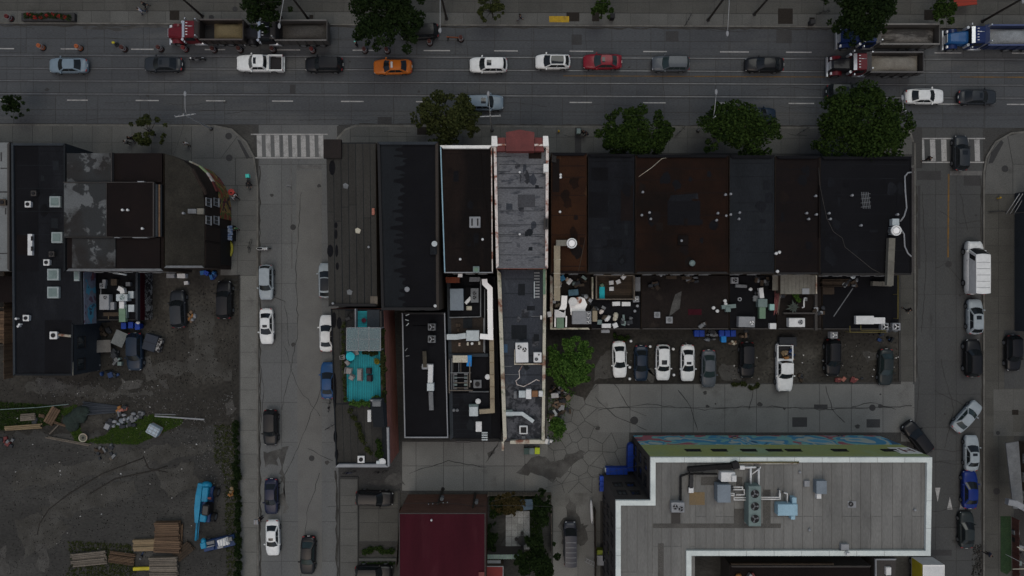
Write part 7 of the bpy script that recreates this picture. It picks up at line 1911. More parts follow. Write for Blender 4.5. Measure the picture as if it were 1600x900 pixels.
t=thing('hose_and_tools','black coiled hose and tools in the corner of the terrace roof','tools',(*G(548,494,7.3),7.05)); part(t,'coil',MB().ring(0,.1,0,.16,.28,.42,16),BLACKR); part(t,'tool',MB().cbox(.35,-.1,0,.12,1.2,.2,.1),BLACKM); part(t,'tool',MB().cbox(-.35,-.3,0,.5,.3,.25,.4),IRON)
foliage_strip('planter_shrub','yellow flowering planter on the right of the teal deck','plant',[(588,561),(592,568)],.6,.6,mat('yellow_leaf',(0.14,0.12,0.015),.8,fine=.2) and leafmat('yellow_leaves',(0.05,0.06,0.01),(0.22,0.18,0.02)),320,.15,251,z0=7.1,stem=False)
sbox('roof_chest','white chest beside the stair box on the terrace building','box',577,650,5,18,7.05,.6,UNITW)

# ================================================================ PEOPLE
def skin_mesh(name, verts, edges, radii, m, root=0, sub=1):
    me=bpy.data.meshes.new('skeleton'); me.from_pydata(verts,edges,[]); me.update()
    o=bpy.data.objects.new('skeleton',me); COL.objects.link(o)
    md=o.modifiers.new('skin','SKIN'); md.use_smooth_shade=True
    for i,r in enumerate(radii):
        me.skin_vertices[0].data[i].radius=(r,r) if not isinstance(r,tuple) else r
    me.skin_vertices[0].data[root].use_root=True
    if sub: s=o.modifiers.new('sub','SUBSURF'); s.levels=sub; s.render_levels=sub
    dg=bpy.context.evaluated_depsgraph_get(); ev=o.evaluated_get(dg)
    nm=bpy.data.meshes.new_from_object(ev); nm.name=name
    nm.materials.clear(); nm.materials.append(m)
    bpy.data.objects.remove(o); bpy.data.meshes.remove(me)
    return nm
def person_protos(pose):
    """joints for one pose; faces +x"""
    if pose=='walk':
        hipL,kneL,ankL,toeL=(0,.10,.93),(.20,.10,.52),(.24,.10,.09),(.42,.11,.04)
        hipR,kneR,ankR,toeR=(0,-.10,.93),(-.06,-.10,.50),(-.38,-.10,.16),(-.26,-.11,.05)
        elL,haL=(-.16,.26,1.14),(.02,.27,.93); elR,haR=(.10,-.26,1.12),(.30,-.24,1.02)
    elif pose=='ride':
        hipL,kneL,ankL,toeL=(-.12,.10,.98),(.22,.13,.78),(.06,.12,.36),(.22,.13,.30)
        hipR,kneR,ankR,toeR=(-.12,-.10,.98),(.22,-.13,.92),(.14,-.12,.52),(.30,-.13,.48)
        elL,haL=(.30,.28,1.18),(.46,.24,1.06); elR,haR=(.30,-.28,1.18),(.46,-.24,1.06)
    else:
        hipL,kneL,ankL,toeL=(0,.10,.93),(.02,.11,.50),(0,.11,.09),(.19,.13,.04)
        hipR,kneR,ankR,toeR=(0,-.10,.93),(.04,-.11,.50),(.02,-.11,.09),(.21,-.13,.04)
        elL,haL=(-.03,.27,1.14),(.10,.27,.93); elR,haR=(-.03,-.27,1.14),(.16,-.22,.98)
    lean=.22 if pose=='ride' else (.04 if pose=='walk' else 0)
    pel=(hipL[0],0,hipL[2]+.05); ch=(pel[0]+lean*.8,0,1.34-lean*.1); nk=(pel[0]+lean*1.1,0,1.50-lean*.12); hd=(pel[0]+lean*1.2+.02,0,1.60-lean*.12); tp=(hd[0],0,hd[2]+.11)
    shL=(ch[0],.17,1.42-lean*.1); shR=(ch[0],-.17,1.42-lean*.1)
    V=[pel,ch,nk,hd,tp,shL,elL,haL,shR,elR,haR,hipL,kneL,ankL,toeL,hipR,kneR,ankR,toeR]
    E=[(0,1),(1,2),(2,3),(3,4),(1,5),(5,6),(6,7),(1,8),(8,9),(9,10),(0,11),(11,12),(12,13),(13,14),(0,15),(15,16),(16,17),(17,18)]
    Rr=[.125,.135,.052,.085,.080,.062,.043,.032,.062,.043,.032,.085,.058,.040,.036,.085,.058,.040,.036]
    for h,sg,el in ((7,1,elL),(10,-1,elR)):        # palm and five fingers of unequal length
        p=Vector(V[h]); d=(p-Vector(el)).normalized(); s=Vector((0,1,0)); a=d.cross(s).normalized()
        pi=len(V); V.append(tuple(p+d*.075)); E.append((h,pi)); Rr.append(.030)
        for q,l in enumerate((.070,.082,.078,.060)):
            b=Vector(V[pi])+a*(q-1.5)*.019; k=len(V)
            V.append(tuple(b+d*l*.5)); V.append(tuple(b+d*l*.9-s*sg*.02)); E+= [(pi,k),(k,k+1)]; Rr+=[.009,.0075]
        k=len(V); b=p+d*.03+a*(-.034); V.append(tuple(b+d*.02-a*.012)); V.append(tuple(b+d*.055-a*.02)); E+=[(h,k),(k,k+1)]; Rr+=[.012,.009]
    body=skin_mesh('body',V,E,Rr,SKIN)
    bm=bmesh.new(); bm.from_mesh(body)
    def bump(c,r):
        res=bmesh.ops.create_icosphere(bm,subdivisions=1,radius=r,matrix=Matrix.Translation(c))
    bump((hd[0]+.095,0,hd[2]+.01),.016); bump((hd[0]+.0,.088,hd[2]+.01),.022); bump((hd[0],-.088,hd[2]+.01),.022)
    bm.to_mesh(body); bm.free()
    eyes=MB()
    for sg in (1,-1): eyes.blob(hd[0]+.078,sg*.032,hd[2]+.035,.012,.013,.010,6,4)
    eyes.cbox(hd[0]+.078,0,hd[2]-.042,.02,.05,.010)
    eyes=eyes.mesh('face_features',BLACKM)
    jv=[pel,ch,tuple(Vector(nk)*.7+Vector(ch)*.3),shL,elL,tuple(Vector(haL)*.9+Vector(elL)*.1),shR,elR,tuple(Vector(haR)*.9+Vector(elR)*.1)]
    jacket=skin_mesh('jacket',jv,[(0,1),(1,2),(1,3),(3,4),(4,5),(1,6),(6,7),(7,8)],[.155,.165,.075,.085,.062,.048,.085,.062,.048],CLOTH)
    up=lambda p:(p[0],p[1],p[2])
    tv=[pel,hipL,kneL,tuple(Vector(ankL)*.93+Vector(kneL)*.07),hipR,kneR,tuple(Vector(ankR)*.93+Vector(kneR)*.07)]
    trous=skin_mesh('trousers',tv,[(0,1),(1,2),(2,3),(0,4),(4,5),(5,6)],[.140,.108,.078,.062,.108,.078,.062],CLOTH)
    sh=MB()
    for a,b in ((ankL,toeL),(ankR,toeR)): sh.blob((a[0]+b[0])/2,(a[1]+b[1])/2,min(a[2],b[2]+.03)-.01,.15,.055,.055,8,6)
    shoes=sh.mesh('shoes',BLACKM)
    hr=MB().blob(hd[0]-.018,0,hd[2]+.060,.105,.100,.105,10,7).mesh('hair',HAIR)
    return [('body',body),('face_features',eyes),('jacket',jacket),('trousers',trous),('shoes',shoes),('hair',hr)]
PP={k:person_protos(k) for k in ('stand','walk','ride')}
def person(label,px,py,rot,jacket,trousers,pose='stand',z=0.135,group='people on the sidewalks',hat=None):
    x,y=G(px,py,1.2); t=thing('person',label,'person',(x,y,z),rad(rot),group)
    for n,me in PP[pose]:
        link(n,me,t,color=jacket if n=='jacket' else (trousers if n=='trousers' else None))
    if hat:
        hz=1.70 if pose!='ride' else 1.66; hx=.02 if pose!='ride' else .16
        part(t,'helmet',MB().blob(hx,0,hz,.125,.115,.10,12,8),CLOTH,color=hat)
    return t
NV=(.02,.025,.04); BK=(.012,.012,.014); GYc=(.1,.1,.11); WT=(.5,.5,.5); TN=(.2,.16,.11); DN=(.03,.045,.08)
person('person in dark clothes at the top left corner of the sidewalk',224,6,20,BK,BK,'walk')
person('person in a pale grey top below the dark dressed walker',219,15.5,200,(.35,.36,.40),DN,'walk')
person('worker in black with a teal helmet between the dump trucks and the orange taxi',556,67,180,BK,BK,'stand',z=0.01,hat=(.12,.42,.36))
person('person in black on the sidewalk by the thin left corner tree',203,216,90,BK,BK,'walk')
person('person in a light top beside the one in black by the left corner tree',197,222,150,(.28,.28,.27),BK,'stand')
person('person in white standing on the pavement north of the curved corner shop',290,224,270,WT,TN,'stand')
person('person in red with white bag outside the painted corner shop',364,302,290,(.42,.07,.05),BK,'stand')
person('person with a white shirt and dark legs beside the one in red',366,307,300,(.5,.5,.5),BK,'walk')
person('person in green at the side of the painted corner shop',367.5,357,270,(.05,.16,.07),BK,'stand')
person('person in black on the north sidewalk left of the yellow plate',812.5,26,0,BK,GYc,'walk')
person('person in black beside the grate strip on the south sidewalk',911,206,45,BK,BK,'stand'); person('person with a dark jacket just right of the grate strip',916.5,208,200,NV,BK,'walk')
person('person in black walking over the right crosswalk',1452,247.5,0,BK,BK,'walk',z=0.01)
person('person in black on the sidewalk by the yellow handrail',1420,484,300,BK,BK,'walk')
person('person in dark navy on the sidewalk at the bottom right',1545,866,330,NV,BK,'walk')
person('person in black carrying a grey box between the parked cars',407,811,200,BK,BK,'stand')
t=thing('carried_box','grey box held by the person between the parked cars','box',(*G(401,815,1.1),1.05)); part(t,'carton',MB().cbox(0,0,0,.5,.55,.3),UNITG); part(t,'carton_tape',MB().cbox(0,0,.301,.06,.55,.006),WORNW2)
# courier with a teal bag on a bicycle
two_wheeler('bicycle','bicycle ridden by the courier with the teal bag','bicycle',388.5,286,275,group='parked bicycles')
person('bicycle courier in black riding with a teal bag on the back',388.5,286,275,BK,BK,'ride',hat=BK)
t=thing('courier_bag','square teal delivery bag carried by the bicycle courier','bag',(*G(387,275,1.4),1.15)); part(t,'bag_body',MB().cbox(0,0,0,.46,.46,.42,.05,.04),mat('bag_teal',(0.06,0.46,0.40),.7,fine=.05)); part(t,'strap',MB().cbox(0,-.26,.05,.3,.05,.3),BLACKM)
t=thing('red_parasol','small red cloth stand outside the corner shop','stand',(*G(361,300,1.6),.13)); part(t,'pole',MB().cyl(0,0,0,1.6,.03,8),STEELD); part(t,'cloth',MB().cyl(0,0,1.45,1.75,.42,8,.05),mat('stand_red',(0.36,0.05,0.04),.8,fine=.08))
t=thing('display_rack','rack of blue printed goods beside the corner shop wall','rack',(*G(359,364,1.2),.13)); part(t,'rack_frame',MB().cbox(0,0,0,.7,1.9,1.0),BLACKM)
for i in range(6):
    part(t,'goods',MB().cbox(R.uniform(-.1,.1),-.75+i*.3,1.0,.6,.26,.15,R.uniform(-.2,.2)),mat('goods_blue',(0.04,0.09,0.22),.7,(0.25,0.28,0.32),3,fine=.1) if i==0 else MATS['goods_blue'])
t=thing('inflatable_boat','yellow inflatable ring boat standing on the sidewalk by the corner shop','inflatable',(*G(356.5,388,.5),.14))
n=24; part(t,'tube',MB().tube([(.42*math.cos(2*math.pi*i/n),.98*math.sin(2*math.pi*i/n),.2) for i in range(n+1)],.17,8,caps=False),mat('boat_yellow',(0.24,0.22,0.025),.6,fine=.06)); part(t,'floor',MB().blob(0,0,.1,.36,.9,.06,14,5),BLACKR)
# ================================================================ POLES, LAMPS, WIRES
def pole(label,bx,by,h,kind,lamp=None,cross=True,group='street poles',z=.13):
    x,y=G(bx,by,0); t=thing('utility_pole' if kind=='wood' else 'street_lamp',label,'pole' if kind=='wood' else 'street lamp',(x,y,z),0,group)
    m=POLEW if kind=='wood' else POLEG
    part(t,'shaft',MB().cyl(0,0,0,h,.15 if kind=='wood' else .11,12,.10 if kind=='wood' else .07),m); part(t,'base',MB().cyl(0,0,0,.22,.24,12,.18),IRON)
    if cross:
        part(t,'crossarm',MB().cbox(0,0,h-.6,2.4,.10,.12,rad(cross if cross is not True else 6)),m)
        for q in (-1,-.55,.55,1): part(t,'insulator',MB().cyl(q*1.1,q*.1,h-.48,h-.25,.05,8),UNITG)
    if kind=='wood': part(t,'transformer',MB().cyl(.32,.1,h-2.4,h-1.5,.22,12),STEELD)
    if lamp:
        lx,ly=G(lamp[0],lamp[1],h-.1); dx,dy=lx-x,ly-y
        part(t,'lamp_arm',MB().tube([(0,0,h-.9),(dx*.3,dy*.3,h-.35),(dx*.92,dy*.92,h-.10)],.045,8,r2=.032),POLEG)
        part(t,'lamp_head',MB().blob(dx,dy,h-.1,.17,.34,.09,10,6),UNITG)
    return t
pole('grey street lamp pole with cross arm at the left street corner',331,202,7.3,'steel',(290,147),8)
pole('grey street lamp pole with cross arm beside the silver blue SUV',769,204,7.5,'steel',(763,147),2)
pole('slim grey lamp pole beside the dense tree on the south kerb',1090,205,7.3,'steel',(1118.5,144),False)
pole('lamp pole showing beside the largest street tree',1362,197,7.3,'steel',(1409,153),False)
pole('dark wooden pole at the top left by the red dump truck',317,26,9.5,'wood')
pole('wooden pole with lamp arm left of the broad dark tree',482,30,9.0,'wood',(437,41))
pole('wooden pole with lamp arm and wires right of the broad dark tree',698,30,8.2,'wood',(688,48))
pole('tall wooden pole with lamp on the north sidewalk near the motorbike',1106,32,9.0,'wood',(1136,53))
pole('dark wooden pole at the top right corner by the bright blue truck',1534,34,10.0,'wood',(1597,2))
pole('dark wooden pole among the clutter at the top right of centre',1178,23,7.5,'wood',None,False)
pole('wooden pole with wires at the lane behind the red roof house',692,764,6.0,'wood',None,2,z=0)
pole('second wooden pole by the lane near the garden',743,771,5.5,'wood',None,False,z=0)
def wire(label,pts,r=.012,name='overhead_wire',sag=.25,m=IRON,group='overhead wires'):
    t=thing(name,label,'wire',(pts[0][0],pts[0][1],0),0,group)
    for i in range(len(pts)-1):
        a,b=Vector(pts[i]),Vector(pts[i+1]); q=[]
        for j in range(9):
            u=j/8; p=a+(b-a)*u; q.append((p.x,p.y,p.z-sag*4*u*(1-u)))
        part(t,'cable',MB().tube(q,r,5),m,True)
    return t
for lab,py in (('streetcar contact wire over the northern track',96),('streetcar contact wire over the southern track',136)):
    wire(lab,[(*G(x,yt(x,py)),5.6) for x in (-100,331,769,1090,1362,1700)],.010,sag=.08)
wire('span wire from the lamp pole to the north pole by the big tree',[P3(769,204,6.6) if False else (*G(769,204),6.6),(*G(698,30),6.9)],.010,sag=.2)
wire('span wire across the street near the dense green tree',[(*G(1090,205),6.6),(*G(1106,32),7.4)],.010,sag=.2)
wire('cables along the lane behind the red roof house',[(*G(530,770),5.4),(*G(692,764),5.6),(*G(743,771),5.0),(*G(861,771),5.2)],.022,sag=.35)
for q,(lab,y,z) in enumerate((('power cable nearest the north kerb',26,7.9),('power cable just south of the first north cable',31,7.7),('telephone cable low along the north kerb',36,6.6))):
    wire(lab,[(*G(x,y),z) for x in (-60,317,482,698,1106,1534,1700)],.016,sag=.5)
for q,(lab,y,z) in enumerate((('power cable along the south kerb',201,6.9),('lower cable along the south kerb',206,6.4))):
    wire(lab,[(*G(x,y),z) for x in (-60,331,769,1090,1362,1700)],.013,sag=.35)
wire('cable from the kerb pole to the corner shop',[(*G(331,202),6.8),(*G(310,262),6.6)],.012); wire('cable from the lane pole to the pale roof building',[(*G(743,771),5.0),(*G(1010,690),9.0)],.014)
wire('cable hanging over the right sidewalk',[(*G(1560,860),1.2),(*G(1600,880),3.6),(*G(1680,905),4.4)],.03,sag=.2,m=UNITG)
t=thing('parking_sign','small sign post with a short arm on the left street','sign',(*G(456,294,0),0.0)); part(t,'post',MB().cyl(0,0,0,2.4,.03,8),STEELD); part(t,'plate',MB().cbox(.3,0,2.1,.62,.03,.3),UNITG)
# ================================================================ ROADSIDE OBJECTS
_bar=None
def barrel(label,px,py,colr,group='construction barrels on the main street',z=0.012):
    X,Y=G(px,py,.7); t=thing('construction_barrel',label,'barrel',(X,Y,z),0,group)
    part(t,'drum',MB().cyl(0,0,.08,1.0,.29,14,.24),OBJC,color=colr); part(t,'rubber_base',MB().cyl(0,0,0,.08,.40,14),BLACKR)
    for q in (.35,.65): part(t,'reflective_band',MB().ring(0,0,q,q+.10,.25,.295-.05*q+.02,14),UNITG)
    part(t,'handle',MB().tube([(-.12,0,1.0),(-.08,0,1.1),(.08,0,1.1),(.12,0,1.0)],.02,6),BLACKM)
DR=(.060,.020,.016); OR_=(.33,.09,.03)
for i,(x,y,c,l) in enumerate(((62,72,OR_,'orange barrel left of the pair near the left edge'),(121,73,OR_,'orange barrel right of the pair near the left edge'),(191,74.5,DR,'dark red barrel beside the yellow marker lamp'),(248,74.5,DR,'dark red barrel ahead of the red dump truck'),(287,75,(.13,.02,.02),'red barrel beside the red dump truck cab'),(332,76,DR,'dark red barrel under the sand loaded bed'),(373,76,DR,'dark red barrel at the tail of the red dump truck'),(425,76,DR,'dark red barrel beside the black dump truck cab'),(487,77,(.10,.02,.018),'red barrel at the tail of the black dump truck'),(569,77,DR,'dark barrel left of two under the broad dark tree'),(604,77.5,DR,'dark barrel right of two under the broad dark tree'),(671,65,DR,'dark barrel behind the black car under the tree'),(720,59,DR,'dark barrel at the end of the orange barrier'))): barrel(l,x,y,c)
t=thing('marker_lamp','yellow marker lamp on a stand near the first dark red barrel','marker',(*G(177,66.5,.8),.01)); part(t,'stand',MB().cyl(0,0,0,.7,.05,8).cyl(0,0,0,.06,.3,10),BLACKM); part(t,'lamp',MB().blob(0,0,.8,.22,.16,.12,10,6),YELP)
t=thing('traffic_barrier','orange striped barrier on the road beside the north kerb','barrier',(*G(707,58,.8),.01),rad(-4)); part(t,'board',MB().cbox(0,0,.55,1.5,.07,.28),mat('barrier_orange',(0.24,0.065,0.02),.7,(0.10,0.04,0.02),1.5,fine=.1)); 
for sx in (-.6,.6): part(t,'leg',MB().cbox(sx,0,0,.07,.5,.55),BLACKM)
t=thing('street_planter','long planter with red flowers at the top left kerb','planter',(*G(76,27,.5),.14)); part(t,'trough',MB().cbox(0,0,0,6.6,.95,.5),IRON)
part(t,'leaves',leaf_cloud([(-2.6+i*.65,R.uniform(-.15,.15),.6,.42) for i in range(9)],900,.16,401),LEAFM); part(t,'flowers',leaf_cloud([(-2.2+i*.75,R.uniform(-.2,.2),.78,.26) for i in range(7)],260,.14,402),leafmat('red_flowers',(0.10,0.012,0.012),(0.32,0.03,0.025)))
barrel('dark red barrel at the left end of the street planter',13,27,(.09,.015,.015),z=.13)
for lab,x,y,w,d,h,m in (('black litter bin on the north sidewalk',957,25,.55,.5,1.0,BLACKM),('dark green litter box on the south sidewalk beside the grate strip',904,205,.45,.6,1.1,TEALG),('dark utility box in a sidewalk pit at the top right',1270,34,.6,.5,.9,IRON)):
    X,Y=G(x,y,h); t=thing('litter_bin',lab,'bin',(X,Y,.13)); part(t,'bin_body',MB().cbox(0,0,0,w,d,h*.85,0,.03),m); part(t,'lid',MB().cbox(0,0,h*.855,w+.04,d+.04,h*.14,0,.03),m)
t=thing('fire_hydrant','small yellow hydrant on the south sidewalk','hydrant',(*G(873,205,.5),.13)); part(t,'barrel',MB().cyl(0,0,0,.5,.12,12).blob(0,0,.5,.13,.13,.12,10,6),TACT_Y); part(t,'side_cap',MB().tube([(-.22,0,.36),(.22,0,.36)],.06,8),STEELD)
t=thing('fire_hydrant','yellow hydrant on the right sidewalk','hydrant',(*G(1562,309,.5),.13)); part(t,'barrel',MB().cyl(0,0,0,.5,.12,12).blob(0,0,.5,.13,.13,.12,10,6),TACT_Y); part(t,'side_cap',MB().tube([(-.22,0,.36),(.22,0,.36)],.06,8),STEELD)
t=thing('canopy_stand','red canopy stand cut by the top edge','stand',(*G(1508,1,1.5),.13)); part(t,'canopy',MB().cbox(0,0,1.3,2.8,1.2,.12,.1),mat('canopy_red',(0.22,0.025,0.012),.7,fine=.1)); part(t,'leg',MB().cbox(-1.1,0,0,.06,.06,1.29).cbox(1.1,.1,0,.06,.06,1.29),STEELD)
t=thing('scaffold_frame','grey steel frame structure against the right building','frame',(*G(1594,318,1.8),.14))
for q in range(4): part(t,'bar',MB().tube([(-.6+q*.5,-1.1,.1),(-.1+q*.4,1.2,1.7)],.05,6),POLEG)
part(t,'top_rail',MB().tube([(-1,-1.2,1.6),(1.2,-1.0,1.7)],.05,6).tube([(-2.8,-.9,.2),(-.9,-.8,.4)],.06,6),IRON)
# pavement sign board of the white pillar etc: bins
def wheelie(label,px,py,rot,colm,group,z=0.0,lidm=None):
    X,Y=G(px,py,1.05); t=thing('recycling_bin',label,'bin',(X,Y,z),rad(rot),group)
    b=MB(); v=[]
    for (zz,w,d) in ((.08,.22,.26),(1.0,.29,.36)): v+=[(-w,-d,zz),(w,-d,zz),(w,d,zz),(-w,d,zz)]
    b.add(v,[(0,3,2,1),(4,5,6,7),(0,1,5,4),(1,2,6,5),(2,3,7,6),(3,0,4,7)]); part(t,'tub',b,colm)
    part(t,'lid',MB().cbox(0,0,1.002,.62,.80,.07,0,.03),lidm or colm); part(t,'handle',MB().tube([(-.25,.43,.97),(.25,.43,.97)],.025,6),BLACKM)
    part(t,'wheel',MB().tube([(-.30,.28,.10),(-.24,.28,.10)],.10,10),BLACKR); part(t,'wheel',MB().tube([(.24,.28,.10),(.30,.28,.10)],.10,10),BLACKR)
BN='blue bins around the pale strip roof building'
t=thing('covered_bench','bright blue covered bench bent in an L at the corner of the pale roof building','bench',(*G(986,732,1.0),0))
k=(CAMH-1.0)/CAMH/SC
up=MB(); up.sweep([(0.0,-.35,.5),(0.02,1.2,.5),(0.06,2.6,.5)],.86,.98); up.cyl(.07,2.62,.012,.988,.43,18); part(t,'cover',up,BLUEB)
ac=MB(); ac.sweep([(-3.05,-.36,.49),(-.44,-.34,.49)],.86,.955); part(t,'cover',ac,BLUEB)
for q in range(4): part(t,'cover_fold',MB().cbox(.02+.01*q,.1+q*.68,.985,.84,.05,.025,.04),NAVY)
for q in range(3): part(t,'cover_fold',MB().cbox(-2.6+q*.85,-.355,.968,.05,.84,.025,.03),NAVY)
part(t,'grey_cap',MB().cbox(-3.12,-.25,.0,.12,.5,.8),STEEL)
for i in range(3): wheelie(('blue bin at the top of the short row by the dark wall','blue bin in the middle of the short row by the dark wall','blue bin at the bottom of the short row by the dark wall')[i],942,748+i*8,90,BLUEB,BN)
BR='blue bins behind the low rear extension'
for i,(x,y) in enumerate(((193,509),(204,508),(214.5,510))): wheelie(('left blue bin below the green duct','middle blue bin below the green duct','right blue bin with a white bag on its lid below the green duct')[i],x,y,0,BLUEB,BR)
t=thing('rubbish_bag','white bag lying on the right blue bin','bag',(*G(215,504,1.3),1.08)); part(t,'bag',MB().blob(0,0,.12,.28,.22,.16,9,6,.2),UNITW); part(t,'knot',MB().blob(.05,.05,.3,.06,.06,.06,6,4),UNITW)
YB='blue bins along the yard wall'
for i,(x,m_) in enumerate(((1089,BLUEB),(1097,BLUEB),(1128,BLUEB),(1137,BLUEB),(1146,BLUEB))): wheelie(('first blue bin from the left along the yard wall','second blue bin along the yard wall','blue bin right of the grey bags along the yard wall','blue bin second from the right end along the yard wall','blue bin at the right end along the yard wall')[i],x,521,0,m_,YB)
wheelie('bright blue bin standing in front of the yard wall row',1131,530,0,TARPB,YB)
wheelie('lime green bin at the end of the central building',839.5,704.5,0,LIME,'bins behind the central building'); wheelie('grey green bin left of the lime green one',831,705,0,TEALG,'bins behind the central building'); wheelie('dull green bin furthest left behind the central building',822.5,705,0,mat('dull_green',(0.05,0.085,0.075),.7,fine=.1),'bins behind the central building')
wheelie('blue bin beside the narrow dark wall at the bottom lane',937,877,0,BLUEB,'bins at the bottom lane')
sbox('generator_box','pale blue box with lime end at the bottom of the narrow lane','box',939.5,876,13,15,0,1.2,UNITG); sbox('lime_crate','lime green crate above the pale blue box','box',939.5,864.5,13,9,0,1.0,mat('olive_lime',(0.19,0.23,0.03),.7,fine=.1))
t=thing('leaning_board','white curved board leaning against the dark wall of the narrow lane','board',(*G(924.5,800,.6),0),rad(3)); part(t,'board',MB().blob(0,0,.5,.20,1.55,.5,12,8),UNITW); part(t,'fin',MB().cbox(0,-1.2,.9,.04,.3,.2),STEELD)
t=thing('folded_ladder','folded grey ladder and scraps at the bottom of the narrow lane','ladder',(*G(925,881,.6),0),rad(-25))
for q in (-.2,.2): part(t,'stile',MB().cbox(0,q,.3,1.7,.06,.08),UNITG)
for q in range(5): part(t,'rung',MB().cbox(-.7+q*.35,0,.31,.05,.34,.05),UNITG)
# fences along lanes
def fence(label,pts,h=1.6,m=WOODD,board=0.16,z=0.0,posts=2.2,group='fences'):
    P=[G(x,y,0) for x,y in pts]; t=thing('board_fence',label,'fence',(*P[0],z),0,group); me={}
    for i in range(len(P)-1):
        a,b=Vector(P[i]),Vector(P[i+1]); L=(b-a).length; ang=math.atan2((b-a).y,(b-a).x); n=max(1,int(L/board))
        for j in range(n):
            p=a+(b-a)*((j+.5)/n)
            if 'b' not in me: me['b']=MB().box(-board*.45,board*.45,-.012,.012,.05,h).mesh('fence_board',m)
            o=link('fence_board',me['b'],t,(p.x-P[0][0],p.y-P[0][1],R.uniform(-.02,.03)),ang)
        for j in range(int(L/posts)+1):
            p=a+(b-a)*min(1,(j*posts)/L)
            part(t,'fence_post',MB().cbox(p.x-P[0][0],p.y-P[0][1],0,.11,.11,h+.12,ang),m)
    return t
fence('grey board fence along the lane above the garden',[(763,769),(861,769)],1.5,WOODG); fence('grey board fence down the side of the garden',[(860,771),(861,862)],1.5,WOODG)
fence('dark board fence beside the narrow bottom lane',[(928,792),(929,905)],1.8,WOODD); fence('brown board fence at the left edge behind the white roof',[(21,425),(21,590)],1.6,WOODB)
fence('brown red fence down the patio at the right edge',[(1580,808),(1581,905)],1.3,mat('fence_red_brown',(0.075,0.030,0.024),.9,fine=.15,rnd=.15)); fence('board fence left of the red roof house',[(627,792),(622,880)],1.4,WOODD)
fence('yard boards across the left edge yard',[(-5,480),(19,480)],1.4,WOODB); fence('lower yard boards across the left edge yard',[(-5,538),(19,538)],1.4,WOODG)
t=thing('timber_deck','brown timber deck in the yard at the left edge','deck',(*G(8,510,.4),.05)); 
for i in range(10): part(t,'deck_plank',MB().cbox(-.1,-1.9+i*.40,.1,2.2,.36,.06),WOODB)
t=thing('garden_shed','dark brown shed in the yard at the left edge','shed',(*G(7,452,2.0),0)); part(t,'wall',MB().cbox(0,0,0,1.7,3.0,1.9),WOODD); part(t,'roof',MB().cbox(0,0,1.902,1.9,3.2,.12,0,.03),BROWN)
sheet('patio','' or [(790,797),(828,797),(828,818),(829,860),(776,862),(790,838)],-.05,.10,JOINT)
slabs(bpy.data.objects['patio'],'patio_slab',0,0,0,0,0,0,.13,mat('pale_patio',(0.27,0.28,0.275),.9,(0.19,0.195,0.19),.9,fine=.14,rnd=.12),gap=.03,xs=[790+9.4*i for i in range(5)],ys=[798,808,818,828,838,848,858])
t=thing('patio_table','dark round table on the pale patio','table',(*G(816,844,.7),.13)); part(t,'tabletop',MB().cyl(0,0,.68,.73,.62,18),IRON); part(t,'pedestal',MB().cyl(0,0,0,.68,.07,8),IRON)
for q in range(4): part(t,'stool',MB().cyl(.75*math.cos(q*1.57),.75*math.sin(q*1.57),0,.42,.17,10),IRON)
t=thing('blue_tarp_shelter','dusty blue tarp over garden things by the dark evergreen','tarp',(*G(825,789,1.2),.1)); part(t,'tarp',MB().add([(-1,.6,.9),(.9,.7,1.0),(1.0,-.6,.8),(-.9,-.7,1.1),(0,0,1.3)],[(0,4,1),(1,4,2),(2,4,3),(3,4,0)][::1]),mat('tarp_dusty',(0.05,0.09,0.14),.8,(0.09,0.13,0.17),1.5,fine=.1))
for sx in (-.9,.9): part(t,'prop',MB().cbox(sx*.95,0,0,.07,.07,.9),WOODD)
sheet('patio_turf',[(1562,806),(1578,806),(1579,890),(1572,897),(1562,892)],.0,.15,mat('dark_turf',(0.012,0.030,0.012),.95,(0.02,0.04,0.016),1,fine=.25))
t=thing('patio_furniture','dark patio seats and crates at the right edge','seats',(*G(1595,860,.6),.14))
for q in range(5): part(t,'seat',MB().cbox(-.5+R.uniform(0,.8),2.2-q*.95,0,.7,.6,.5,R.uniform(-.3,.3),.04),(STEELD,BLACKM,UNITG,IRON,TEALG)[q])
for a,b in (((-1.9,1.2,2.4),(1.4,-.6,2.5)),((-2.3,-1.6,2.2),(1.4,-1.4,2.4))): part(t,'shade_bar',MB().tube([a,b],.06,6),WORNW2)
duct('pale grey round gutter pipe crossing the right edge roof',[(1576,785),(1588,787),(1612,800)],9,5.0,.6,UNITG,name='roof_gutter',cat='gutter',support=False,base=4.6)
# ================================================================ THE DIRT LOT
def lumber(label,px,py,L,W,n,layers,rot,m,group='lumber stacks in the dirt lot',z=0.02,gaps=.02):
    X,Y=G(px,py,.4); t=thing('lumber_stack',label,'lumber',(X,Y,z),rad(rot),group); me=MB().box(-L/2,L/2,-W/n/2+gaps,W/n/2-gaps,0,.09).mesh('plank',m)
    for k in range(layers):
        for i in range(n):
            if k==layers-1 and R.random()<.12: continue
            o=link('plank',me,t,(R.uniform(-.12,.12)*L*.25,-W/2+W*(i+.5)/n,.08+k*.115)); o.rotation_euler=(R.uniform(-.03,.03),0,R.uniform(-.012,.012))
    for q in (-.35,.35): part(t,'bearer',MB().cbox(q*L,0,0,.1,W,.078),WOODD)
    return t
lumber('weathered plank stack lying lowest left in the dirt lot',138,874,4.2,1.7,8,3,6,WOODG); lumber('loose brown planks fanned between two stacks',189,873,3.2,1.5,9,2,-8,WOODB,gaps=.04)
lumber('pale yellow plywood stack beside the tallest timber pile',226,852,2.8,1.45,5,4,2,WOODL,gaps=.006); lumber('large brown timber pile highest in the lumber group',263,829,3.0,2.3,9,7,1,WOODB)
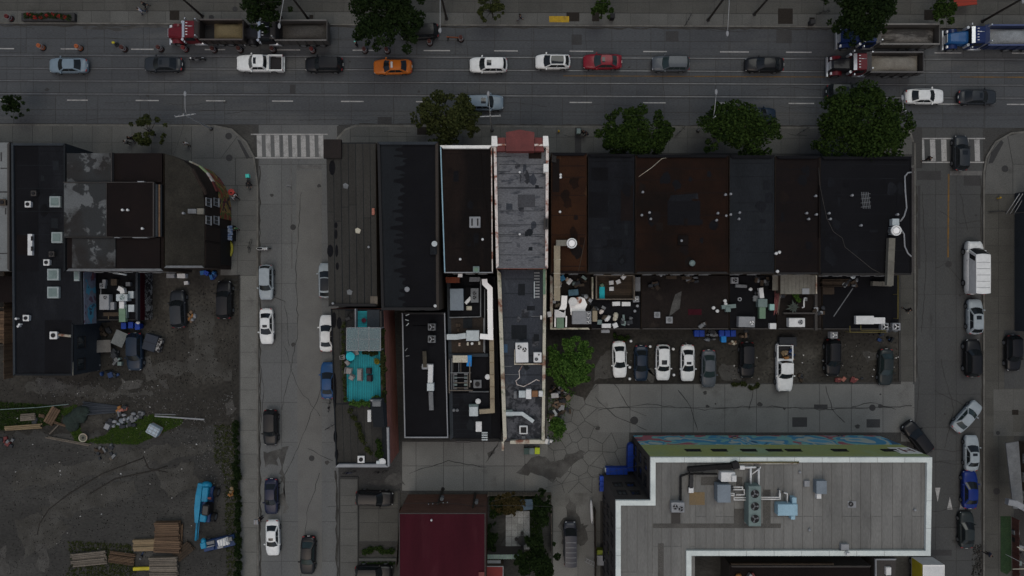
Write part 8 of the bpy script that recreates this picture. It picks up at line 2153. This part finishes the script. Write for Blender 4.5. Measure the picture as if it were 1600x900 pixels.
lumber('brown timber pile joined below the large one',263,853,3.2,1.5,6,6,-2,WOODB); lumber('striped grey boards stacked below the timber piles',256,880,3.4,1.6,7,5,1,WOODG); lumber('dull boards stack cut by the bottom edge',256,897,3.4,1.3,6,4,0,WOODG)
lumber('narrow timbers leaning beside the large brown pile',280,838,2.8,.7,4,3,88,WOODB); lumber('dark planks leaning right of the joined pile',286,862,2.4,1.4,5,2,40,WOODD)
lumber('pale boards lying in the weeds at the left edge',35,668,4.5,.6,3,2,4,WOODL); lumber('small stack of boards near the left weeds',42,652,1.8,.9,4,2,4,WOODG)
lumber('long thin beams lying below the dark netting',105,690,5.5,.35,2,1,-10,WOODG); lumber('crossed brown boards beside the dark netting',80,650,2.2,1.2,4,2,60,WOODB); lumber('single long brown board beside the dark netting',88,662,2.6,.3,2,1,-18,WOODB); lumber('short pale board above the long thin beams',82,672,1.6,.2,1,1,45,WOODG)
t=thing('yellow_beam','bright yellow beam at the foot of the lumber group','beam',(*G(223,889,.3),.02),rad(2)); part(t,'beam',MB().cbox(0,0,0,2.5,.40,.25,0,.02),YELP); part(t,'end_plate',MB().cbox(1.26,0,0,.03,.44,.28),IRON)
t=thing('black_bucket','dark tools and bucket on the ground inside the lumber group','tools',(*G(219,871,.4),.02)); part(t,'bucket',MB().cyl(0,0,0,.36,.16,12,.2),IRON); part(t,'glove',MB().blob(-.15,-.25,.08,.14,.10,.07,8,5),UNITW); part(t,'tool',MB().cbox(.1,.3,0,.08,.6,.1,-.5),NAVY)
# blue telescopic handler
t=thing('telescopic_handler','bright blue telescopic handler with its boom lying along the left side','handler',(*G(321,789,1.2),0.0),rad(264))
part(t,'chassis',MB().cbox(0,0,.45,4.4,1.3,.55,0,.08),NAVY)
b=MB(); v=[]
for (x,w,z) in ((-2.6,.28,1.35),(-1.2,.34,1.55),(.4,.34,1.55),(1.6,.26,1.40),(2.3,.20,1.30)): v+=[(x,-.85-w,.95),(x,-.85-w,z),(x,-.85+w,z),(x,-.85+w,.95)]
f=[(0,1,2,3),(19,18,17,16)]
for i in range(4):
    for k_ in range(4):
        l=(k_+1)%4; f.append((i*4+k_,(i+1)*4+k_,(i+1)*4+l,i*4+l))
b.add(v,f); part(t,'boom',b,LIFTB); part(t,'inner_boom',MB().tube([(2.2,-.85,1.1),(4.6,-.86,.9)],.14,8).tube([(2.2,-.62,1.0),(4.5,-.66,.8)],.05,6),LIFTB)
part(t,'engine_cover',MB().cbox(-1.4,-.05,1.0,1.8,.75,.65,0,.08),LIFTB); part(t,'rear_counterweight',MB().blob(-2.4,-.2,.95,.45,.7,.5,10,7),LIFTB)
part(t,'cab',MB().cbox(.3,.45,1.0,1.35,.85,1.2,0,.1),BLACKM); part(t,'cab_window',MB().cbox(.3,.45,2.202,1.0,.6,.02),GLASS); part(t,'front_cowl',MB().cbox(1.6,-.1,.9,1.0,.8,.5,0,.1),LIFTB); part(t,'red_lamp',MB().cbox(-1.0,.55,1.5,.25,.4,.1),REDM)
ty,rm=wheel_meshes(.55,.40)
for xx in (-1.5,1.6):
    for sg in (1,-1):
        w=link('wheel',ty,t,(xx,sg*.98,.55)); link('rim',rm,w)
t=thing('boom_lift','navy and blue machine head with white frames at the end of the handler boom','machine',(*G(341,850,.9),.0),rad(12))
part(t,'chassis',MB().cbox(0,0,.2,4.0,1.35,.5,0,.06),NAVY); part(t,'blue_head',MB().cbox(-1.75,.25,.7,.7,.75,.5,0,.08),LIFTB); part(t,'yoke',MB().blob(-1.7,.75,.9,.32,.38,.3,10,7),LIFTB)
for q,(x,y,w,d,m_) in enumerate(((-.9,.35,1.0,.4,STEELD),(-1.2,-.35,1.3,.4,NAVY),(.7,.1,1.4,.9,UNITW),(.2,-.4,.7,.3,UNITG),(1.5,.3,.7,.5,STEELD),(-1.0,-.05,1.1,.12,UNITG))): part(t,'machine_panel',MB().cbox(x,y,.702+.02*q,w,d,.28,.12 if m_ is UNITW else 0,.03),m_)
for q in range(4): part(t,'guard_bar',MB().tube([(.2+q*.35,-.35,1.08),(.35+q*.35,.6,1.2)],.035,6),UNITW)
ty2,rm2=wheel_meshes(.34,.25)
for xx in (-1.3,1.4):
    for sg in (1,-1):
        w=link('wheel',ty2,t,(xx,sg*.62,.34)); link('rim',rm2,w)
t=thing('scrap_heap','orange and brown scraps beside the hedge','scrap',(*G(362,768,.3),.0))
for q in range(5): part(t,'scrap',MB().cbox(R.uniform(-.3,.3),R.uniform(-.5,.5),0,.35,.4,.25,q),(mat('scrap_orange',(0.22,0.10,0.03),.8,fine=.15) if q==0 else (MATS['scrap_orange'],WOODL)[q%2]))
t=thing('netting_heap','heap of dark green netting in the middle of the weeds','netting',(*G(116,652,.4),.0))
for q in range(7): part(t,'fold',MB().blob(R.uniform(-1.0,1.0),R.uniform(-1.5,1.0),.15,R.uniform(.7,1.1),R.uniform(.7,1.2),.35,12,7,.15),mat('netting_green',(0.012,0.018,0.015),.9,(0.02,0.032,0.027),1.2,fine=.25) if q==0 else MATS['netting_green'])
t=thing('pipe_bundle','bundle of dark blue grey pipes lying beside the netting','pipes',(*G(158,640,.3),.0),rad(-3))
for q in range(9): part(t,'pipe',MB().tube([(-2.4+R.uniform(-.2,.2),.8-q*.2,.12+.05*(q%3)),(2.3+R.uniform(-.4,.2),.5-q*.09,.12+.05*(q%3))],.075,6),mat('pipe_blue',(0.035,0.042,0.052),.6,fine=.1) if q==0 else MATS['pipe_blue'])
t=thing('cable_reel','pale round cable reel lying in the weeds','reel',(*G(129.5,684,.4),.0)); part(t,'flange',MB().cyl(0,0,.30,.38,.56,20),mat('reel_wood',(0.13,0.13,0.10),.9,(0.09,0.09,0.07),2,fine=.15)); part(t,'drum',MB().cyl(0,0,.08,.299,.35,16),MATS['reel_wood']); part(t,'hub',MB().cyl(0,0,.381,.40,.14,12),BLACKM); part(t,'rim',MB().ring(0,0,.382,.41,.44,.54,20),WORNW2)
t=thing('water_tank','pale blue caged tank on the ground in the weeds','tank',(*G(238.5,673,.9),.0),rad(-28)); part(t,'tank',MB().cbox(0,0,.12,1.5,1.2,.8,0,.08),UNITL if False else mat('tank_pale',(0.30,0.37,0.42),.5,fine=.06)); part(t,'pallet',MB().cbox(0,0,0,1.6,1.3,.118),WOODB)
for q in (-.5,0,.5): part(t,'cage_bar',MB().cbox(q,0,.921,.06,1.2,.03).cbox(0,q*.8,.925,1.5,.06,.03),UNITG)
t=thing('white_beam','long pale beam lying at the right end of the weeds','beam',(*G(280,653,.2),.02),rad(-4)); part(t,'beam',MB().cbox(0,0,0,6.2,.16,.14),UNITG); part(t,'beam',MB().cbox(-1.8,.3,0,2.6,.12,.12,.05),STEELD)
wire('pale rope lying along the weeds at the left',[(*G(-10,640),.3),(*G(60,636),.3),(*G(110,631),.3)],.05,'rope',.0,TEALG,'ropes')
def heap(label,px,py,w,d,n,mats,seed,name='junk_heap',z=0.0,rot=0,hh=.4):
    rs=random.Random(seed); X,Y=G(px,py,.4); t=thing(name,label,'junk',(X,Y,z),rad(rot)); w/=SC; d/=SC
    for q in range(n):
        m_=mats[q%len(mats)]; x,y=rs.uniform(-w/2,w/2),rs.uniform(-d/2,d/2)
        if rs.random()<.55: part(t,'scrap',MB().cbox(x,y,0,rs.uniform(.25,.7),rs.uniform(.2,.6),rs.uniform(.15,hh)+.004*q,rs.uniform(0,3)),m_)
        else: part(t,'scrap',MB().blob(x,y,.1,rs.uniform(.15,.4),rs.uniform(.15,.35),rs.uniform(.15,hh*.8),8,5,.25),m_)
    return t
PB=mat('plastic_blue_grey',(0.16,0.18,0.20),.6,fine=.1); CARD=mat('cardboard',(0.17,0.125,0.085),.9,(0.12,0.085,0.06),1.5,fine=.12); DKS=mat('dark_scrap',(0.025,0.028,0.032),.8,fine=.2)
heap('pile of white and grey plastic scraps beside the pipe bundle',193,657,34,22,20,[UNITG,DKS,PB,STEELD,DKS],61); heap('white scraps right of the netting heap',170,662,14,12,8,[UNITG,DKS,DKS],62); heap('rusty orange scraps at the end of the pipe bundle',190,640,14,8,7,[BRICK,MATS['scrap_orange'],DKS],63)
heap('rubble and pale timber below the cable reel',163,706,28,22,14,[STEELD,DKS,WOODG,WOODD],64); heap('dark red and grey scraps at the left edge of the lot',8,692,20,14,8,[DKS,REDM,STEELD],65)
heap('grey scrap pile by the hedge gate',213,651,18,10,10,[STEELD,DKS,UNITG],66); heap('brown crate scraps beside the weeds at the left',58,655,18,14,7,[BRICKB,WOODB,DKS],67)
heap('dark scrap against the windowed wall of the long dark building',143,543,10,30,16,[DKS,STEELD,REDM,DKS],68,hh=.9); heap('brown earth and scrap heap above the pale pallets',157,517,34,14,12,[BRICKB,DKS,WOODD],69); heap('dark tarp heap at the foot of the dark blue SUV',170,584,26,12,8,[NAVY,DKS,TARB],70,hh=.6); heap('grey sacks and engine parts between pallets and the dark blue SUV',182,558,14,22,12,[DKS,STEELD,TEALG],71,hh=.7)
heap('round teal tubs beside the windowed wall',148,573,8,10,4,[TEALG,UNITG],72,hh=.8)
heap('cardboard and rubbish heap between the parapet wall and the lane',878,632,26,30,26,[CARD,DKS,DKS,CARD,BRICKB],73); heap('white bags at the end of the rubbish heap',858,690,8,10,5,[UNITW,PB],74); sbox('white_crate','white crate on top of the rubbish heap','box',867,618,11,7,0.3,.5,UNITW,.1); heap('pale boxes in the middle of the rubbish heap',879,636,8,8,4,[UNITG,CARD],75,z=.25)
heap('grey rubbish bags between the blue bins of the yard wall',1112,524,16,14,9,[DKS,STEELD,PB],76,hh=.6); heap('brown sacks right of the blue bins',1163,522,12,10,6,[CARD,WOODD,DKS],77); heap('pale scraps in front of the yard wall bins',1146,534,8,8,4,[WORNW2,CARD],78)
heap('dark cover and pipes above the dark green grey car',1385,529,26,16,7,[NAVY,DKS,TARB],79,hh=.6); heap('black junk behind the white pickup',1231,533,28,12,7,[DKS,IRON,STEELD],80,hh=.7); heap('red lifting parts lying on the lane edge',1313,594,14,4,5,[REDM,BRICK],81,hh=.2); heap('red parts on the lane edge right of the first ones',1341,594,16,5,6,[REDM,BRICK,DKS],82,hh=.2); heap('brown weeds and cans beside the white pickup bonnet',1251,592,8,14,6,[WOODD,BRICKB,DKS],83,hh=.3)
heap('colourful clutter in the courtyard below the pale roof',1155,888,30,18,14,[REDM,MATS['scrap_orange'],UNITG,DKS],84,z=3.62,hh=.7); 
for (x,y,w,d,a,m_,l) in ((160,541,25,19,.04,mat('board_pale',(0.13,0.125,0.115),.9,(0.10,0.095,0.088),1.2,fine=.1),'pale square board lying on the scrap left of the dark blue SUV'),(186,529,19,23,-.42,mat('board_grey',(0.15,0.165,0.165),.8,(0.11,0.12,0.12),1.2,fine=.1),'tilted pale grey board beside the dark blue SUV')):
    X,Y=G(x,y,.9); t=thing('scrap_board',l,'board',(X,Y,.5),a); part(t,'panel',MB().cbox(0,0,.3,w/SC,d/SC,.06),m_); part(t,'trestle',MB().cbox(-.5,0,-.5,.1,d/SC*.7,.799).cbox(.5,0,-.5,.1,d/SC*.7,.799),WOODD)
t=thing('container_box','dark blue steel box with sprayed end panel tilted beside the dark blue SUV','container',(*G(236,536,.9),0.0),rad(-17)); part(t,'box_body',MB().cbox(-.15,0,0,1.6,2.0,.9,0,.03),mat('box_navy',(0.024,0.030,0.042),.7,fine=.1)); part(t,'lid_seam',MB().cbox(-.15,0,.902,1.6,.04,.02),BLACKM); part(t,'sprayed_panel',MB().cbox(.95,0,.3,.5,1.7,.5),MUR_BW)
heap('pile of bright boxes beside the black car with pale lamps',298,495,10,16,9,[CARD,UNITG,MATS['scrap_orange'],BRICKB],85,hh=.6)
sbox('white_freezer','white chest freezer at the left by the rear wall of the corner shop','box',266,431,12,6,0,.8,UNITG); sbox('white_freezer','white chest freezer right of the other by the rear wall of the corner shop','box',283,431,12,6.5,0,.8,UNITW); sbox('white_crate','small white crate on the dirt below the freezers','box',290.5,442,6,5,0,.4,UNITW,.1)
heap('blue crates and tarps by the rear corner of the corner shop',324,430,22,12,9,[BLUEB,NAVY,mat('crate_blue',(0.02,0.10,0.26),.6,fine=.08)],86,hh=.7)
t=thing('bicycle_rack','dark steel rack at the edge of the dirt lot by the sidewalk','rack',(*G(370,440,.5),0))
for q in range(4): part(t,'hoop',MB().tube([(-.25,-1+q*.6,0),(-.25,-1+q*.6,.8),(.25,-1+q*.6,.8),(.25,-1+q*.6,0)],.04,6),IRON)
heap('yellow and brown clutter in the bed of the white pickup',1229,553.5,14,18,14,[MATS['scrap_orange'],CARD,NAVY,WOODL,IRON],87,name='pickup_load',z=.62,hh=.6)
# small round white bollards in the rear yard
for (x,y,l) in ((986,533,'white post at the top between the first two cars'),(984,574,'white post at the middle right of the first white sedan'),(984,592,'white post lowest beside the first white sedan'),(1016,541.5,'white post above the gap right of the navy car'),(1052,545.5,'white post above the gap right of the white SUV'),(1053,586,'white post beside a yellow cap right of the white SUV bonnet')):
    X,Y=G(x,y,.7); t=thing('bollard',l,'bollard',(X,Y,0),0,'white posts in the rear yard'); part(t,'post',MB().cyl(0,0,0,.7,.14,12),UNITG); part(t,'cap',MB().cyl(0,0,.701,.76,.17,14,.12),UNITW)
sbox('wall_box','dark flat cabinet leaning on the extension wall by the white pickup','box',1231.5,534,26,14,0,.8,DKS)

# small clutter on the rear roofs
for i,(x,y,ww,dd,n,ms,l) in enumerate(((868,441,12,14,8,[WORNW2,BRICKB,DKS,UNITG],'mixed scraps under the tan duct by the parapet'),(866,470,10,18,8,[UNITG,WOODG,DKS],'pale scraps along the cream parapet of the cluttered extension'),(902,440,18,12,9,[WOODD,DKS,BRICKB,TEALG],'brown timber scraps beside the wooden terrace'),(915,470,14,14,8,[DKS,WOODD,UNITG],'dark scraps between the white sheet and the terrace'),(930,482,16,8,7,[DKS,STEELD,WOODG],'thin scraps below the wooden terrace wall'),(972,498,16,14,9,[TEALG,DKS,STEELD],'dark pipes and scraps right of the round drum'),(1012,445,16,10,6,[DKS,WOODD],'dark bits at the left of the wide dark rear roof'),(1070,437,20,7,7,[WOODD,DKS,STEELD],'old timbers below the wide rust roof'),(1176,440,22,10,8,[DKS,WOODD,STEELD],'dark scraps below the blue grey roof'),(1172,460,14,12,7,[STEELD,UNITG,DKS],'grey bits left of the stepped white duct'),(1207,455,10,24,8,[DKS,BRICKB,UNITG],'narrow row of scraps beside the grey brown lean-to'),(1262,485,16,10,7,[WOODD,DKS,UNITG],'pots and scraps on the plant terrace'),(1310,443,26,10,8,[WOODD,DKS,STEELD],'timber scraps on the black low rear roof'),(1372,512,14,6,6,[DKS,STEELD],'pipes and fittings beside the white flat duct'),(1090,505,22,8,7,[DKS,WOODD,STEELD],'rusty bits along the edge of the wide dark rear roof'))):
    heap(l,x,y,ww,dd,n,ms,300+i,z=3.32,hh=.35)
heap('dense brushwood and rubbish under the round green tree',872,612,26,14,14,[CARD,DKS,WOODD,UNITG],320); heap('brown branches and bags at the wall foot below the rubbish heap',866,652,16,16,12,[WOODD,DKS,CARD,UNITW],321)
